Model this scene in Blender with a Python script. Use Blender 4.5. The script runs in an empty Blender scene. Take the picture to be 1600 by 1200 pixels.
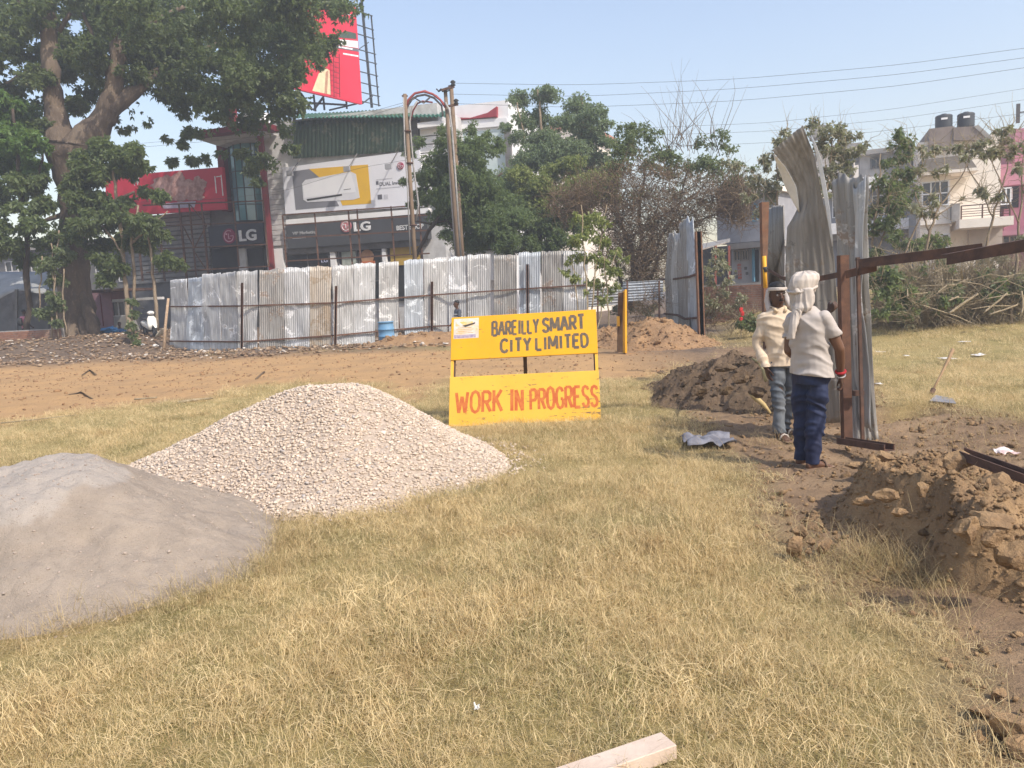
import bpy, bmesh, math, random
import numpy as np
from mathutils import Vector, Matrix
random.seed(7); rng = np.random.default_rng(11)
R = math.radians; PI = math.pi
S = bpy.context.scene
COL = S.collection
# ------------------------------------------------------------------ camera, sky, sun, exposure
EYE = Vector((0.0, 0.0, 1.65))
FPX = 1200.0                                   # focal length in pixels of the 1600 px wide frame
cam = bpy.data.objects.new('camera', bpy.data.cameras.new('camera')); COL.objects.link(cam)
CR = Matrix.Rotation(R(90 - 6.7), 3, 'X') @ Matrix.Rotation(R(-3.0), 3, 'Z')
cam.location = EYE; cam.rotation_euler = CR.to_euler()
cam.data.sensor_width = 36; cam.data.lens = 36 * FPX / 1600
cam.data.clip_start = 0.05; cam.data.clip_end = 3000
S.camera = cam
SUN_AZ, SUN_EL = R(133), R(46)                 # azimuth clockwise from +Y
sun_dir = Vector((math.sin(SUN_AZ) * math.cos(SUN_EL), math.cos(SUN_AZ) * math.cos(SUN_EL), math.sin(SUN_EL)))
w = bpy.data.worlds.new('World'); S.world = w; w.use_nodes = True
nt = w.node_tree; sky = nt.nodes.new('ShaderNodeTexSky'); sky.sky_type = 'NISHITA'; sky.sun_disc = False
sky.sun_elevation = SUN_EL; sky.sun_rotation = SUN_AZ; sky.air_density = 1.45; sky.dust_density = 1.5; sky.ozone_density = 0.6
bg = nt.nodes['Background']; bg.inputs[1].default_value = 0.15
wb = nt.nodes.new('ShaderNodeMix'); wb.data_type = 'RGBA'; wb.blend_type = 'MULTIPLY'; wb.inputs[0].default_value = 1; wb.inputs[7].default_value = (1.02, .955, 1.0, 1)   # white balance of the sky
nt.links.new(sky.outputs[0], wb.inputs[6]); nt.links.new(wb.outputs[2], bg.inputs[0])
sl = bpy.data.lights.new('sun', 'SUN'); sl.energy = 3.3; sl.angle = R(0.55); sl.color = (1.0, 0.93, 0.82)
so = bpy.data.objects.new('sun', sl); COL.objects.link(so)
so.rotation_euler = sun_dir.to_track_quat('Z', 'Y').to_euler(); so.location = (8, -8, 20)
S.view_settings.view_transform = 'Standard'; S.view_settings.look = 'None'
S.view_settings.exposure = 0.63; S.view_settings.gamma = 1.0; S.view_settings.use_curve_mapping = False
S.render.engine = 'CYCLES'
S.cycles.max_bounces = 6; S.cycles.transparent_max_bounces = 6

# ------------------------------------------------------------------ measuring helpers: photo pixel -> place
def ray(px, py):
    return CR @ Vector(((px - 800) / FPX, (600 - py) / FPX, -1))
def at(px, py, d):
    r = ray(px, py); return EYE + r * (d / r.y)
def gnd(px, py, z=0.0):
    r = ray(px, py); return EYE + r * ((z - EYE.z) / r.z)

# ------------------------------------------------------------------ numpy noise
def _h(ix, iy, iz, seed):
    n = (ix * 374761393 + iy * 668265263 + iz * 2147483647 + seed * 1274126177) & 0xffffffff
    n = ((n ^ (n >> 13)) * 1274126177) & 0xffffffff
    return ((n ^ (n >> 16)) & 0xffff) / 65535.0
def vnoise(x, y, z=None, seed=0):
    x = np.asarray(x, float); y = np.asarray(y, float); z = np.zeros_like(x) if z is None else np.asarray(z, float)
    xi = np.floor(x).astype(np.int64); yi = np.floor(y).astype(np.int64); zi = np.floor(z).astype(np.int64)
    fx, fy, fz = x - xi, y - yi, z - zi
    fx = fx * fx * (3 - 2 * fx); fy = fy * fy * (3 - 2 * fy); fz = fz * fz * (3 - 2 * fz)
    o = 0
    for dz in (0, 1):
        for dy in (0, 1):
            for dx in (0, 1):
                o = o + _h(xi + dx, yi + dy, zi + dz, seed) * (fx if dx else 1 - fx) * (fy if dy else 1 - fy) * (fz if dz else 1 - fz)
    return o * 2 - 1
def fbm(x, y, z=None, oct=4, seed=0, gain=0.5):
    o = 0; a = 1.0; f = 1.0
    for k in range(oct):
        o = o + a * vnoise(np.asarray(x) * f, np.asarray(y) * f, None if z is None else np.asarray(z) * f, seed + k); a *= gain; f *= 2.03
    return o
def sstep(x, a, b):
    t = np.clip((np.asarray(x, float) - a) / (b - a), 0, 1); return t * t * (3 - 2 * t)

# ------------------------------------------------------------------ terrain height and zones
def height(x, y):
    x = np.asarray(x, float); y = np.asarray(y, float)
    h = 0.025 * fbm(x * 0.8, y * 0.8, oct=3, seed=3) * sstep(y, 1, 4)
    h = h + 0.7 * sstep(y, 28, 34) * sstep(-x, 13, 17)
    h = h + 1.1 * sstep(y, 15, 34) * sstep(x - 0.20 * y, 1.5, 6)
    # low ridge of loose soil along the foot of the long fence
    h = h + 0.16 * np.exp(-((y - 26.5 - 0.5 * np.sin(x * .5)) / 1.6) ** 2) * sstep(-x, -3, 4) * (0.6 + 0.4 * vnoise(x * .9, y * .9, seed=5))
    # narrow trench beside the sheets
    dx = np.abs((x - 4.05) * 0.93 + (y - 8.75) * -0.2); dy = (y - 8.75)
    tx = x - 4.3; ty = y - 8.9
    a = tx * 0.95 + ty * 0.3; b = -tx * 0.3 + ty * 0.95
    h = h - 0.3 * np.exp(-(a / 0.75) ** 4) * np.exp(-(b / 0.26) ** 4)
    return h
def hz(x, y): return float(height(np.array([x]), np.array([y]))[0])
def on(px, py):
    """point of the terrain seen at a pixel"""
    p = gnd(px, py)
    for _ in range(6):
        p = gnd(px, py, min(hz(p.x, p.y), 1.4))
    return p
def poly_mask(x, y, pts, soft, wob=0.25, seed=9, freq=1.1):
    P = np.array([(p.x, p.y) for p in pts])
    x = x + wob * vnoise(x * freq, y * freq, seed=seed) + wob * .5 * vnoise(x * freq * 3, y * freq * 3, seed=seed + 1)
    y = y + wob * vnoise(x * freq, y * freq, seed=seed + 2) + wob * .5 * vnoise(x * freq * 3, y * freq * 3, seed=seed + 3)
    inside = np.zeros(x.shape, bool); dist = np.full(x.shape, 1e9)
    n = len(P)
    for i in range(n):
        x0, y0 = P[i]; x1, y1 = P[(i + 1) % n]
        c = ((y0 > y) != (y1 > y)) & (x < (x1 - x0) * (y - y0) / (y1 - y0 + 1e-12) + x0)
        inside ^= c
        L2 = (x1 - x0) ** 2 + (y1 - y0) ** 2
        t = np.clip(((x - x0) * (x1 - x0) + (y - y0) * (y1 - y0)) / (L2 + 1e-9), 0, 1)
        dist = np.minimum(dist, np.hypot(x - x0 - t * (x1 - x0), y - y0 - t * (y1 - y0)))
    sd = np.where(inside, dist, -dist)
    return np.clip(0.5 + sd / soft * 0.5, 0, 1)
G = lambda *a: [gnd(*p) for p in a]
# bare trampled soil on the right, between the two grass areas
Z_SOIL = G((1035, 598), (1062, 640), (1078, 690), (1135, 718), (1158, 770), (1178, 850), (1262, 915), (1400, 975), (1470, 1060), (1490, 1200), (1530, 1300), (2100, 1300),
           (2300, 760), (1900, 690), (1600, 655), (1480, 632), (1400, 640), (1372, 600), (1320, 585), (1200, 540), (1130, 545))
# dug orange soil across the back
Z_RED = G((-900, 690), (-300, 672), (0, 662), (110, 648), (330, 628), (420, 600), (560, 596), (640, 628), (700, 632), (720, 590), (870, 588), (940, 592), (1050, 592), (1130, 560), (1130, 540), (1020, 535),
          (940, 548), (860, 548), (700, 546), (400, 556), (150, 560), (-300, 566), (-900, 570))
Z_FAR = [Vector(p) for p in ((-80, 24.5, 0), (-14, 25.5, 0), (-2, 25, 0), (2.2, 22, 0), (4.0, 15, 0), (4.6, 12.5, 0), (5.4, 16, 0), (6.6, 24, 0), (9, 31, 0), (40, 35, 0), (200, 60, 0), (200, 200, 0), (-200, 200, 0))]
def zones(x, y):
    red = poly_mask(x, y, Z_RED, 0.5, 0.45, 21, 0.5)
    soil = poly_mask(x, y, Z_SOIL, 0.30, 0.10, 31, 1.6)
    far = poly_mask(x, y, Z_FAR, 1.2, 0.5, 41, 0.5)
    bare = np.maximum(np.maximum(red, soil), far)
    return red, soil, far, 1 - bare

# ------------------------------------------------------------------ object helpers
def tag(o, label=None, cat=None, group=None, kind=None):
    if label: o['label'] = label
    if cat: o['category'] = cat
    if group: o['group'] = group
    if kind: o['kind'] = kind
    return o
def thing(name, loc, label, cat, group=None, rz=0.0):
    o = bpy.data.objects.new(name, None); COL.objects.link(o)
    o.location = loc; o.rotation_euler = (0, 0, rz); o.empty_display_size = 0.2
    return tag(o, label, cat, group)
def wloc(o):
    v = Vector((0, 0, 0))
    while o is not None: v += o.location; o = o.parent
    return v
def link_mesh(name, me, mat=None, parent=None):
    o = bpy.data.objects.new(name, me); COL.objects.link(o)
    if mat is not None:
        me.materials.clear(); me.materials.append(mat)
    if parent is not None: o.parent = parent
    return o
def np_mesh(name, V, F, mat=None, parent=None, smooth=False, attrs=None, local=False):
    """mesh from numpy arrays: V (n,3), F (m,k)"""
    V = np.asarray(V, np.float32)
    if parent is not None and not local: V = V - np.array(wloc(parent), np.float32)
    F = np.asarray(F, np.int32); k = F.shape[1]; m = len(F)
    me = bpy.data.meshes.new(name); me.vertices.add(len(V)); me.vertices.foreach_set('co', V.ravel())
    me.loops.add(m * k); me.loops.foreach_set('vertex_index', F.ravel())
    me.polygons.add(m); me.polygons.foreach_set('loop_start', np.arange(m, dtype=np.int32) * k)
    me.polygons.foreach_set('loop_total', np.full(m, k, np.int32))
    if smooth: me.polygons.foreach_set('use_smooth', np.ones(m, bool))
    for an, av in (attrs or {}).items():
        a = me.attributes.new(an, 'FLOAT', 'POINT'); a.data.foreach_set('value', np.asarray(av, np.float32))
    me.update(calc_edges=True); me.validate()
    return link_mesh(name, me, mat, parent)
class MB:
    """collects shapes, then links them as ONE mesh object"""
    def __init__(s): s.v = []; s.f = []
    def add(s, vs, fs):
        n = len(s.v); s.v += [tuple(v) for v in vs]; s.f += [tuple(i + n for i in f) for f in fs]; return s
    def frame_box(s, o, a, b, c):
        """box from a corner and three edge vectors"""
        o, a, b, c = Vector(o), Vector(a), Vector(b), Vector(c)
        if a.cross(b).dot(c) < 0: o, a = o + a, -a
        s.add([o, o + a, o + a + b, o + b, o + c, o + a + c, o + a + b + c, o + b + c],
              [(3, 2, 1, 0), (4, 5, 6, 7), (0, 1, 5, 4), (1, 2, 6, 5), (2, 3, 7, 6), (3, 0, 4, 7)]); return s
    def box(s, c, size, rz=0.0):
        c = Vector(c); m = Matrix.Rotation(rz, 3, 'Z')
        a, b, d = m @ Vector((size[0], 0, 0)), m @ Vector((0, size[1], 0)), Vector((0, 0, size[2]))
        return s.frame_box(c - (a + b + d) / 2, a, b, d)
    def tube(s, pts, rad, n=8, cap=True, jit=0.0):
        pts = [Vector(p) for p in pts]
        if not hasattr(rad, '__len__'): rad = [rad] * len(pts)
        n0 = len(s.v); vs = []; fs = []
        t0 = (pts[1] - pts[0]).normalized(); up = Vector((0, 0, 1)) if abs(t0.z) < .9 else Vector((1, 0, 0))
        u = t0.cross(up).normalized()
        for i, p in enumerate(pts):
            t = (pts[min(i + 1, len(pts) - 1)] - pts[max(i - 1, 0)]).normalized()
            u = (u - t * u.dot(t)).normalized(); v = t.cross(u)
            for k in range(n):
                a = 2 * PI * k / n; r = rad[i] * (1 + jit * random.uniform(-1, 1))
                vs.append(p + (u * math.cos(a) + v * math.sin(a)) * r)
        for i in range(len(pts) - 1):
            for k in range(n):
                a, b = i * n + k, i * n + (k + 1) % n
                fs.append((a, b, b + n, a + n))
        if cap:
            fs.append(tuple(range(n - 1, -1, -1))); fs.append(tuple(range(len(vs) - n, len(vs))))
        return s.add(vs, fs)
    def bar(s, p, q, wd, th=None, up=(0, 0, 1)):
        """rectangular bar from p to q"""
        p, q = Vector(p), Vector(q); th = th or wd; t = (q - p); up = Vector(up)
        if abs(t.normalized().dot(up)) > .95: up = Vector((0, 1, 0))
        u = t.cross(up).normalized() * wd; v = u.cross(t).normalized() * th
        return s.frame_box(p - u / 2 - v / 2, u, v, t)
    def angle(s, p, q, wd, th, d1, d2):
        """steel angle: two thin flanges from p to q along d1 and d2"""
        p, q = Vector(p), Vector(q); d1, d2 = Vector(d1).normalized(), Vector(d2).normalized(); t = q - p
        s.frame_box(p, d1 * wd, d2 * th, t); s.frame_box(p + d2 * (th + .0005), d1 * th, d2 * (wd - th), t); return s
    def lathe(s, c, prof, n=20, axis=None):
        c = Vector(c); ax = Vector(axis).normalized() if axis else Vector((0, 0, 1))
        u = ax.cross(Vector((1, 0, 0)) if abs(ax.x) < .9 else Vector((0, 1, 0))).normalized(); v = ax.cross(u)
        vs = []; fs = []
        for r, h in prof:
            for k in range(n):
                a = 2 * PI * k / n; vs.append(c + ax * h + (u * math.cos(a) + v * math.sin(a)) * r)
        for i in range(len(prof) - 1):
            for k in range(n):
                a, b = i * n + k, i * n + (k + 1) % n; fs.append((a, b, b + n, a + n))
        fs.append(tuple(range(n - 1, -1, -1))); fs.append(tuple(range(len(vs) - n, len(vs))))
        return s.add(vs, fs)
    def loft(s, rings, n=16):
        """rings: (centre, half-axis a, half-axis b); closed at both ends"""
        vs = []; fs = []
        for c, a, b in rings:
            c, a, b = Vector(c), Vector(a), Vector(b)
            for k in range(n):
                t = 2 * PI * k / n; vs.append(c + a * math.cos(t) + b * math.sin(t))
        for i in range(len(rings) - 1):
            for k in range(n):
                p, q = i * n + k, i * n + (k + 1) % n; fs.append((p, q, q + n, p + n))
        fs.append(tuple(range(n - 1, -1, -1))); fs.append(tuple(range(len(vs) - n, len(vs))))
        return s.add(vs, fs)
    def ball(s, c, r, n=10, sq=(1, 1, 1)):
        c = Vector(c); m = n // 2 + 1
        rings = []
        for i in range(1, m):
            t = PI * i / m - PI / 2
            rings.append((c + Vector((0, 0, math.sin(t) * r * sq[2])), Vector((math.cos(t) * r * sq[0], 0, 0)), Vector((0, math.cos(t) * r * sq[1], 0))))
        return s.loft(rings, n)
    def capsule(s, p, q, r0, r1, n=12):
        p, q = Vector(p), Vector(q); t = (q - p).normalized()
        u = t.cross(Vector((0, 0, 1)) if abs(t.z) < .9 else Vector((1, 0, 0))).normalized(); v = t.cross(u)
        rings = [(p - t * r0 * math.sin(a), u * r0 * math.cos(a), v * r0 * math.cos(a)) for a in (1.35, .9, .45)]
        rings += [(p + (q - p) * k, u * (r0 + (r1 - r0) * k), v * (r0 + (r1 - r0) * k)) for k in (0, .5, 1)]
        rings += [(q + t * r1 * math.sin(a), u * r1 * math.cos(a), v * r1 * math.cos(a)) for a in (.45, .9, 1.35)]
        return s.loft(rings, n)
    def chain(s, pts, rad, n=12):
        for i in range(len(pts) - 1): s.capsule(pts[i], pts[i + 1], rad[i], rad[i + 1], n)
        return s
    def build(s, name, mat, parent=None, smooth=False, local=False, bevel=0.0):
        off = Vector((0, 0, 0)) if (parent is None or local) else wloc(parent)
        me = bpy.data.meshes.new(name)
        me.from_pydata([(v[0] - off.x, v[1] - off.y, v[2] - off.z) for v in s.v], [], s.f)
        if smooth: me.polygons.foreach_set('use_smooth', [True] * len(me.polygons))
        me.update()
        o = link_mesh(name, me, mat, parent)
        if bevel:
            m = o.modifiers.new('b', 'BEVEL'); m.width = bevel; m.segments = 1; m.limit_method = 'ANGLE'
        return o
def evaluated(o):
    dg = bpy.context.evaluated_depsgraph_get(); dg.update()
    me = bpy.data.meshes.new_from_object(o.evaluated_get(dg)); o.modifiers.clear(); old = o.data; o.data = me
    return me
def mesh_arrays(me):
    V = np.empty(len(me.vertices) * 3, np.float32); me.vertices.foreach_get('co', V); return V.reshape(-1, 3)
def add_attr(me, name, vals):
    a = me.attributes.new(name, 'FLOAT', 'POINT'); a.data.foreach_set('value', np.asarray(vals, np.float32))

# ------------------------------------------------------------------ materials
def newmat(name):
    m = bpy.data.materials.new(name); m.use_nodes = True; t = m.node_tree
    b = t.nodes['Principled BSDF']; b.inputs['Specular IOR Level'].default_value = 0.3
    return m, t, b
def N(t, typ, **k):
    n = t.nodes.new(typ)
    for a, v in k.items(): setattr(n, a, v)
    return n
def mixc(t, fac, a, b, mode='MIX'):
    n = N(t, 'ShaderNodeMix', data_type='RGBA', blend_type=mode)
    for s, v in ((0, fac), (6, a), (7, b)):
        if isinstance(v, (int, float)): n.inputs[s].default_value = v
        elif isinstance(v, tuple): n.inputs[s].default_value = (*v, 1)
        else: t.links.new(v, n.inputs[s])
    return n.outputs[2]
def noise(t, scale, detail=4, rough=.55, vec=None, dist=0.0):
    n = N(t, 'ShaderNodeTexNoise'); n.inputs['Scale'].default_value = scale; n.inputs['Detail'].default_value = detail
    n.inputs['Roughness'].default_value = rough; n.inputs['Distortion'].default_value = dist
    if vec is not None: t.links.new(vec, n.inputs['Vector'])
    return n.outputs['Fac']
def ramp(t, v, a, b):
    n = N(t, 'ShaderNodeMapRange', interpolation_type='SMOOTHSTEP'); n.inputs['From Min'].default_value = a; n.inputs['From Max'].default_value = b
    t.links.new(v, n.inputs['Value']); return n.outputs[0]
def coord(t, kind='Object', scale=None):
    c = N(t, 'ShaderNodeTexCoord').outputs[kind]
    if scale:
        m = N(t, 'ShaderNodeMapping'); m.inputs['Scale'].default_value = scale; t.links.new(c, m.inputs[0]); c = m.outputs[0]
    return c
def bump(t, b, v, strength, dist):
    n = N(t, 'ShaderNodeBump'); n.inputs['Strength'].default_value = strength; n.inputs['Distance'].default_value = dist
    t.links.new(v, n.inputs['Height']); t.links.new(n.outputs[0], b.inputs['Normal']); return n
def attr(t, name): return N(t, 'ShaderNodeAttribute', attribute_name=name).outputs['Fac']
def math_(t, op, a, b):
    n = N(t, 'ShaderNodeMath', operation=op)
    for i, v in enumerate((a, b)):
        if isinstance(v, (int, float)): n.inputs[i].default_value = v
        else: t.links.new(v, n.inputs[i])
    return n.outputs[0]
_mc = {}
def M(name, c1, c2=None, scale=3.0, rough=.7, metal=0.0, bmp=0.0, bscale=None, dirt=None, dirt_amt=.5, spec=.3, stretch=None, lo=.35, hi=.65):
    """general worn paint / cloth / plaster: two tones broken up by noise, optional blotches of a third"""
    if name in _mc: return _mc[name]
    m, t, b = newmat(name); v = coord(t, 'Object', stretch)
    c2 = c2 or tuple(x * .8 for x in c1)
    col = mixc(t, ramp(t, noise(t, scale, 5, .6, v), lo, hi), c1, c2)
    if dirt:
        d = ramp(t, noise(t, scale * .37, 6, .7, v, .6), 1 - dirt_amt - .12, 1 - dirt_amt + .12); col = mixc(t, d, col, dirt)
    t.links.new(col, b.inputs['Base Color'])
    b.inputs['Roughness'].default_value = rough; b.inputs['Metallic'].default_value = metal; b.inputs['Specular IOR Level'].default_value = spec
    if bmp: bump(t, b, noise(t, bscale or scale * 6, 4, .6, v), 1.0, bmp)
    _mc[name] = m; return m

def mat_ground():
    m, t, b = newmat('ground_soil_and_grass'); v = coord(t, 'Object')
    n1 = noise(t, .9, 6, .6, v); n2 = noise(t, 7, 6, .65, v); n3 = noise(t, 45, 5, .7, v); n4 = noise(t, 160, 3, .6, v)
    g = mixc(t, ramp(t, n2, .35, .65), (.30, .235, .095), (.40, .31, .14)); g = mixc(t, ramp(t, n1, .5, .68), g, (.22, .195, .07))
    g = mixc(t, ramp(t, n3, .3, .7), g, mixc(t, .5, g, (.36, .28, .12)))
    red = mixc(t, ramp(t, n1, .35, .7), (.50, .31, .15), (.41, .26, .135)); red = mixc(t, ramp(t, n2, .58, .78), red, (.29, .19, .11)); red = mixc(t, ramp(t, n3, .55, .8), red, (.50, .34, .18))
    so_ = mixc(t, ramp(t, n2, .35, .65), (.29, .195, .12), (.215, .145, .09)); so_ = mixc(t, ramp(t, n1, .45, .65), so_, (.35, .24, .145)); so_ = mixc(t, ramp(t, n3, .6, .8), so_, (.40, .29, .175))
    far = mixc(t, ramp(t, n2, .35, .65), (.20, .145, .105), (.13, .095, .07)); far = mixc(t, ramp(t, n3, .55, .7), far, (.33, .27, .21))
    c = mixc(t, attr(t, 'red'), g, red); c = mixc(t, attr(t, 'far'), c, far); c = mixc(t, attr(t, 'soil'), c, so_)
    t.links.new(c, b.inputs['Base Color']); b.inputs['Roughness'].default_value = .95; b.inputs['Specular IOR Level'].default_value = .1
    bump(t, b, math_(t, 'ADD', math_(t, 'MULTIPLY', n2, 2.0), math_(t, 'ADD', n3, math_(t, 'MULTIPLY', n4, .4))), 1.0, .02)
    return m
def mat_soil(name, c1, c2, c3, sc=6):
    m, t, b = newmat(name); v = coord(t, 'Object')
    n1 = noise(t, sc * .35, 5, .6, v); n2 = noise(t, sc * 2, 6, .65, v); n3 = noise(t, sc * 12, 4, .7, v)
    c = mixc(t, ramp(t, n1, .35, .65), c1, c2); c = mixc(t, ramp(t, n2, .5, .75), c, c3); c = mixc(t, ramp(t, n3, .55, .8), c, tuple(x * 1.25 for x in c1))
    t.links.new(c, b.inputs['Base Color']); b.inputs['Roughness'].default_value = .95; b.inputs['Specular IOR Level'].default_value = .08
    bump(t, b, math_(t, 'ADD', math_(t, 'MULTIPLY', n2, 2.2), n3), 1.0, .016)
    return m
def mat_leaf(name, c1, c2, c3=None, trans=.45):
    m, t, b = newmat(name)
    va = attr(t, 'var'); c = mixc(t, va, c1, c2)
    if c3: c = mixc(t, ramp(t, va, .86, .97), c, c3)
    cl = attr(t, 'clump'); c = mixc(t, math_(t, 'MULTIPLY', cl, .6), c, tuple((x + y) * .62 for x, y in zip(c1, c2)))
    t.links.new(c, b.inputs['Base Color']); b.inputs['Roughness'].default_value = .5; b.inputs['Specular IOR Level'].default_value = .35
    tr = N(t, 'ShaderNodeBsdfTranslucent'); t.links.new(mixc(t, .5, c, (.32, .42, .09)), tr.inputs[0])
    mx = N(t, 'ShaderNodeMixShader'); mx.inputs[0].default_value = trans
    t.links.new(b.outputs[0], mx.inputs[1]); t.links.new(tr.outputs[0], mx.inputs[2]); t.links.new(mx.outputs[0], t.nodes['Material Output'].inputs[0])
    return m
def mat_bark(name, c1, c2, c3, sc=2.0):
    m, t, b = newmat(name); v = coord(t, 'Object', (1, 1, .35))
    n1 = noise(t, sc, 6, .65, v, .5); n2 = noise(t, sc * 6, 5, .7, v)
    c = mixc(t, ramp(t, n1, .35, .65), c1, c2); c = mixc(t, ramp(t, n2, .55, .72), c, c3)
    t.links.new(c, b.inputs['Base Color']); b.inputs['Roughness'].default_value = .9; b.inputs['Specular IOR Level'].default_value = .15
    bump(t, b, math_(t, 'ADD', n1, n2), 1.0, .05); return m
def mat_sheet(name, base, dark, rust, rust_amt, spangle=.5):
    """galvanised corrugated iron: dull zinc, white bloom, streaks running down, rust blotches"""
    m, t, b = newmat(name); oi = N(t, 'ShaderNodeObjectInfo')
    v = coord(t, 'Object'); ad = N(t, 'ShaderNodeVectorMath', operation='ADD'); t.links.new(v, ad.inputs[0])
    cm = N(t, 'ShaderNodeVectorMath', operation='SCALE'); t.links.new(oi.outputs['Location'], cm.inputs[0]); cm.inputs['Scale'].default_value = 3.7
    t.links.new(cm.outputs[0], ad.inputs[1]); v = ad.outputs[0]
    mp = N(t, 'ShaderNodeMapping'); mp.inputs['Scale'].default_value = (9, 9, .5); t.links.new(v, mp.inputs[0])
    st = noise(t, 1.6, 5, .6, mp.outputs[0]); bl = noise(t, 1.3, 6, .7, v, .8); fine = noise(t, 14, 4, .7, v)
    c = mixc(t, ramp(t, st, .35, .65), base, dark)
    c = mixc(t, ramp(t, bl, .56, .62), c, tuple(min(.82, x * 1.4 + .08) for x in base)); c = mixc(t, ramp(t, noise(t, 3.3, 6, .75, v, 1.2), .60, .66), c, tuple(x * .62 for x in base))
    r = math_(t, 'MULTIPLY', ramp(t, math_(t, 'ADD', bl, math_(t, 'MULTIPLY', fine, .35)), 1.02 - rust_amt, 1.12 - rust_amt), .8)
    r2 = ramp(t, st, .72 - rust_amt * .2, .85); r = math_(t, 'MAXIMUM', r, math_(t, 'MULTIPLY', r2, .5))
    c = mixc(t, r, c, rust)
    t.links.new(c, b.inputs['Base Color'])
    mt = math_(t, 'MULTIPLY', math_(t, 'SUBTRACT', 1.0, r), .18); t.links.new(mt, b.inputs['Metallic'])
    ro = math_(t, 'ADD', .42, math_(t, 'MULTIPLY', fine, .25)); t.links.new(ro, b.inputs['Roughness'])
    bump(t, b, fine, .25, .01); return m
RUST = M('rust_steel', (.145, .075, .05), (.09, .05, .036), 9, .85, 0, .002, 60, dirt=(.21, .105, .06), dirt_amt=.4)
RUST_O = M('rust_orange', (.215, .118, .07), (.15, .085, .055), 7, .85, 0, .002, 60, dirt=(.2, .08, .04), dirt_amt=.4)
RUST_D = M('rust_dark', (.13, .075, .055), (.08, .05, .04), 8, .8, .1, .002, 50, dirt=(.18, .09, .055), dirt_amt=.4)
SH = [mat_sheet('sheet_zinc_bright', (.55, .55, .545), (.39, .39, .385), (.30, .20, .12), .20),
      mat_sheet('sheet_zinc_blue', (.48, .51, .54), (.33, .355, .38), (.27, .19, .12), .2),
      mat_sheet('sheet_zinc_worn', (.52, .515, .50), (.36, .355, .345), (.29, .21, .13), .24),
      mat_sheet('sheet_zinc_beige', (.50, .45, .38), (.40, .34, .27), (.28, .2, .12), .35),
      mat_sheet('sheet_zinc_dull', (.36, .345, .32), (.245, .23, .21), (.2, .13, .08), .30),
      mat_sheet('sheet_zinc_brown', (.285, .262, .232), (.205, .185, .16), (.2, .14, .095), .30)]
WHITE = M('white_paint', (.84, .83, .82), (.78, .77, .76), 1.2, .6, dirt=(.55, .53, .5), dirt_amt=.28)
GLASS_D = M('dark_glass', (.03, .035, .04), (.05, .055, .06), 1.5, .12, spec=.6)
BLACK = M('black_rubber', (.03, .03, .03), (.05, .05, .05), 8, .7)
CREAM = M('cream_plaster', (.86, .78, .68), (.81, .73, .63), .9, .85, bmp=.003, dirt=(.66, .58, .49), dirt_amt=.22)
CONC = M('grey_concrete', (.36, .34, .32), (.27, .255, .24), 1.4, .9, bmp=.004, dirt=(.18, .165, .15), dirt_amt=.35)
# ================================================================== SETTING: ground
def axis_x():
    a = list(np.arange(-7, 7.001, .06)); s = .06
    while a[-1] < 420: s *= 1.09; a.append(a[-1] + s)
    return np.array([-v for v in reversed(a[234:])] + a)
def axis_y():
    a = list(np.arange(1.2, 13, .06)); s = .06
    while a[-1] < 900: s *= 1.022 if a[-1] < 40 else 1.12; a.append(a[-1] + s)
    return np.array([-60, -30, -15, -8, -4, -2, -1, 0, .5, .9] + a)
def make_ground():
    gx, gy = axis_x(), axis_y(); X, Y = np.meshgrid(gx, gy); x, y = X.ravel(), Y.ravel()
    red, soil, far, gr = zones(x, y)
    z = height(x, y)
    lump = 0.022 * fbm(x * 6, y * 6, oct=3, seed=60) + .02 * np.maximum(0, vnoise(x * 2.3, y * 2.3, seed=66))
    z = z + lump * np.maximum(soil, red * .9) * sstep(-y, -26, -14) + .06 * fbm(x * 1.2, y * 1.2, oct=4, seed=70) * far * sstep(y, 20, 26)
    nx, ny = len(gx), len(gy)
    i = np.arange(ny - 1)[:, None] * nx + np.arange(nx - 1)[None, :]
    F = np.stack([i, i + 1, i + 1 + nx, i + nx], -1).reshape(-1, 4)
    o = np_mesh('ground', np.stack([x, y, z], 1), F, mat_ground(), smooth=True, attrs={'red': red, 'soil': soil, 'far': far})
    return tag(o, kind='structure')
make_ground()

# ================================================================== heaps
def heap(name, label, cat, c, ext, hfun, mat, res=.03, attrs=None, group=None):
    gx = np.arange(-ext[0], ext[0] + res, res); gy = np.arange(-ext[1], ext[1] + res, res)
    X, Y = np.meshgrid(gx, gy); x, y = X.ravel() + c[0], Y.ravel() + c[1]
    z = hfun(x, y); nx, ny = len(gx), len(gy)
    i = np.arange(ny - 1)[:, None] * nx + np.arange(nx - 1)[None, :]
    F = np.stack([i, i + 1, i + 1 + nx, i + nx], -1).reshape(-1, 4)
    keep = (z[F] > -.05).any(1); F = F[keep]
    base = height(x, y)
    u, inv = np.unique(F, return_inverse=True)
    V = np.stack([x, y, base + np.maximum(z, -.09)], 1)[u]
    t = thing(name, (c[0], c[1], hz(*c)), label, cat, group)
    at_ = {k: f(x, y, z)[u] for k, f in (attrs or {}).items()}
    o = np_mesh('surface', V, inv.reshape(F.shape), mat, t, True, at_)
    return t

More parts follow.
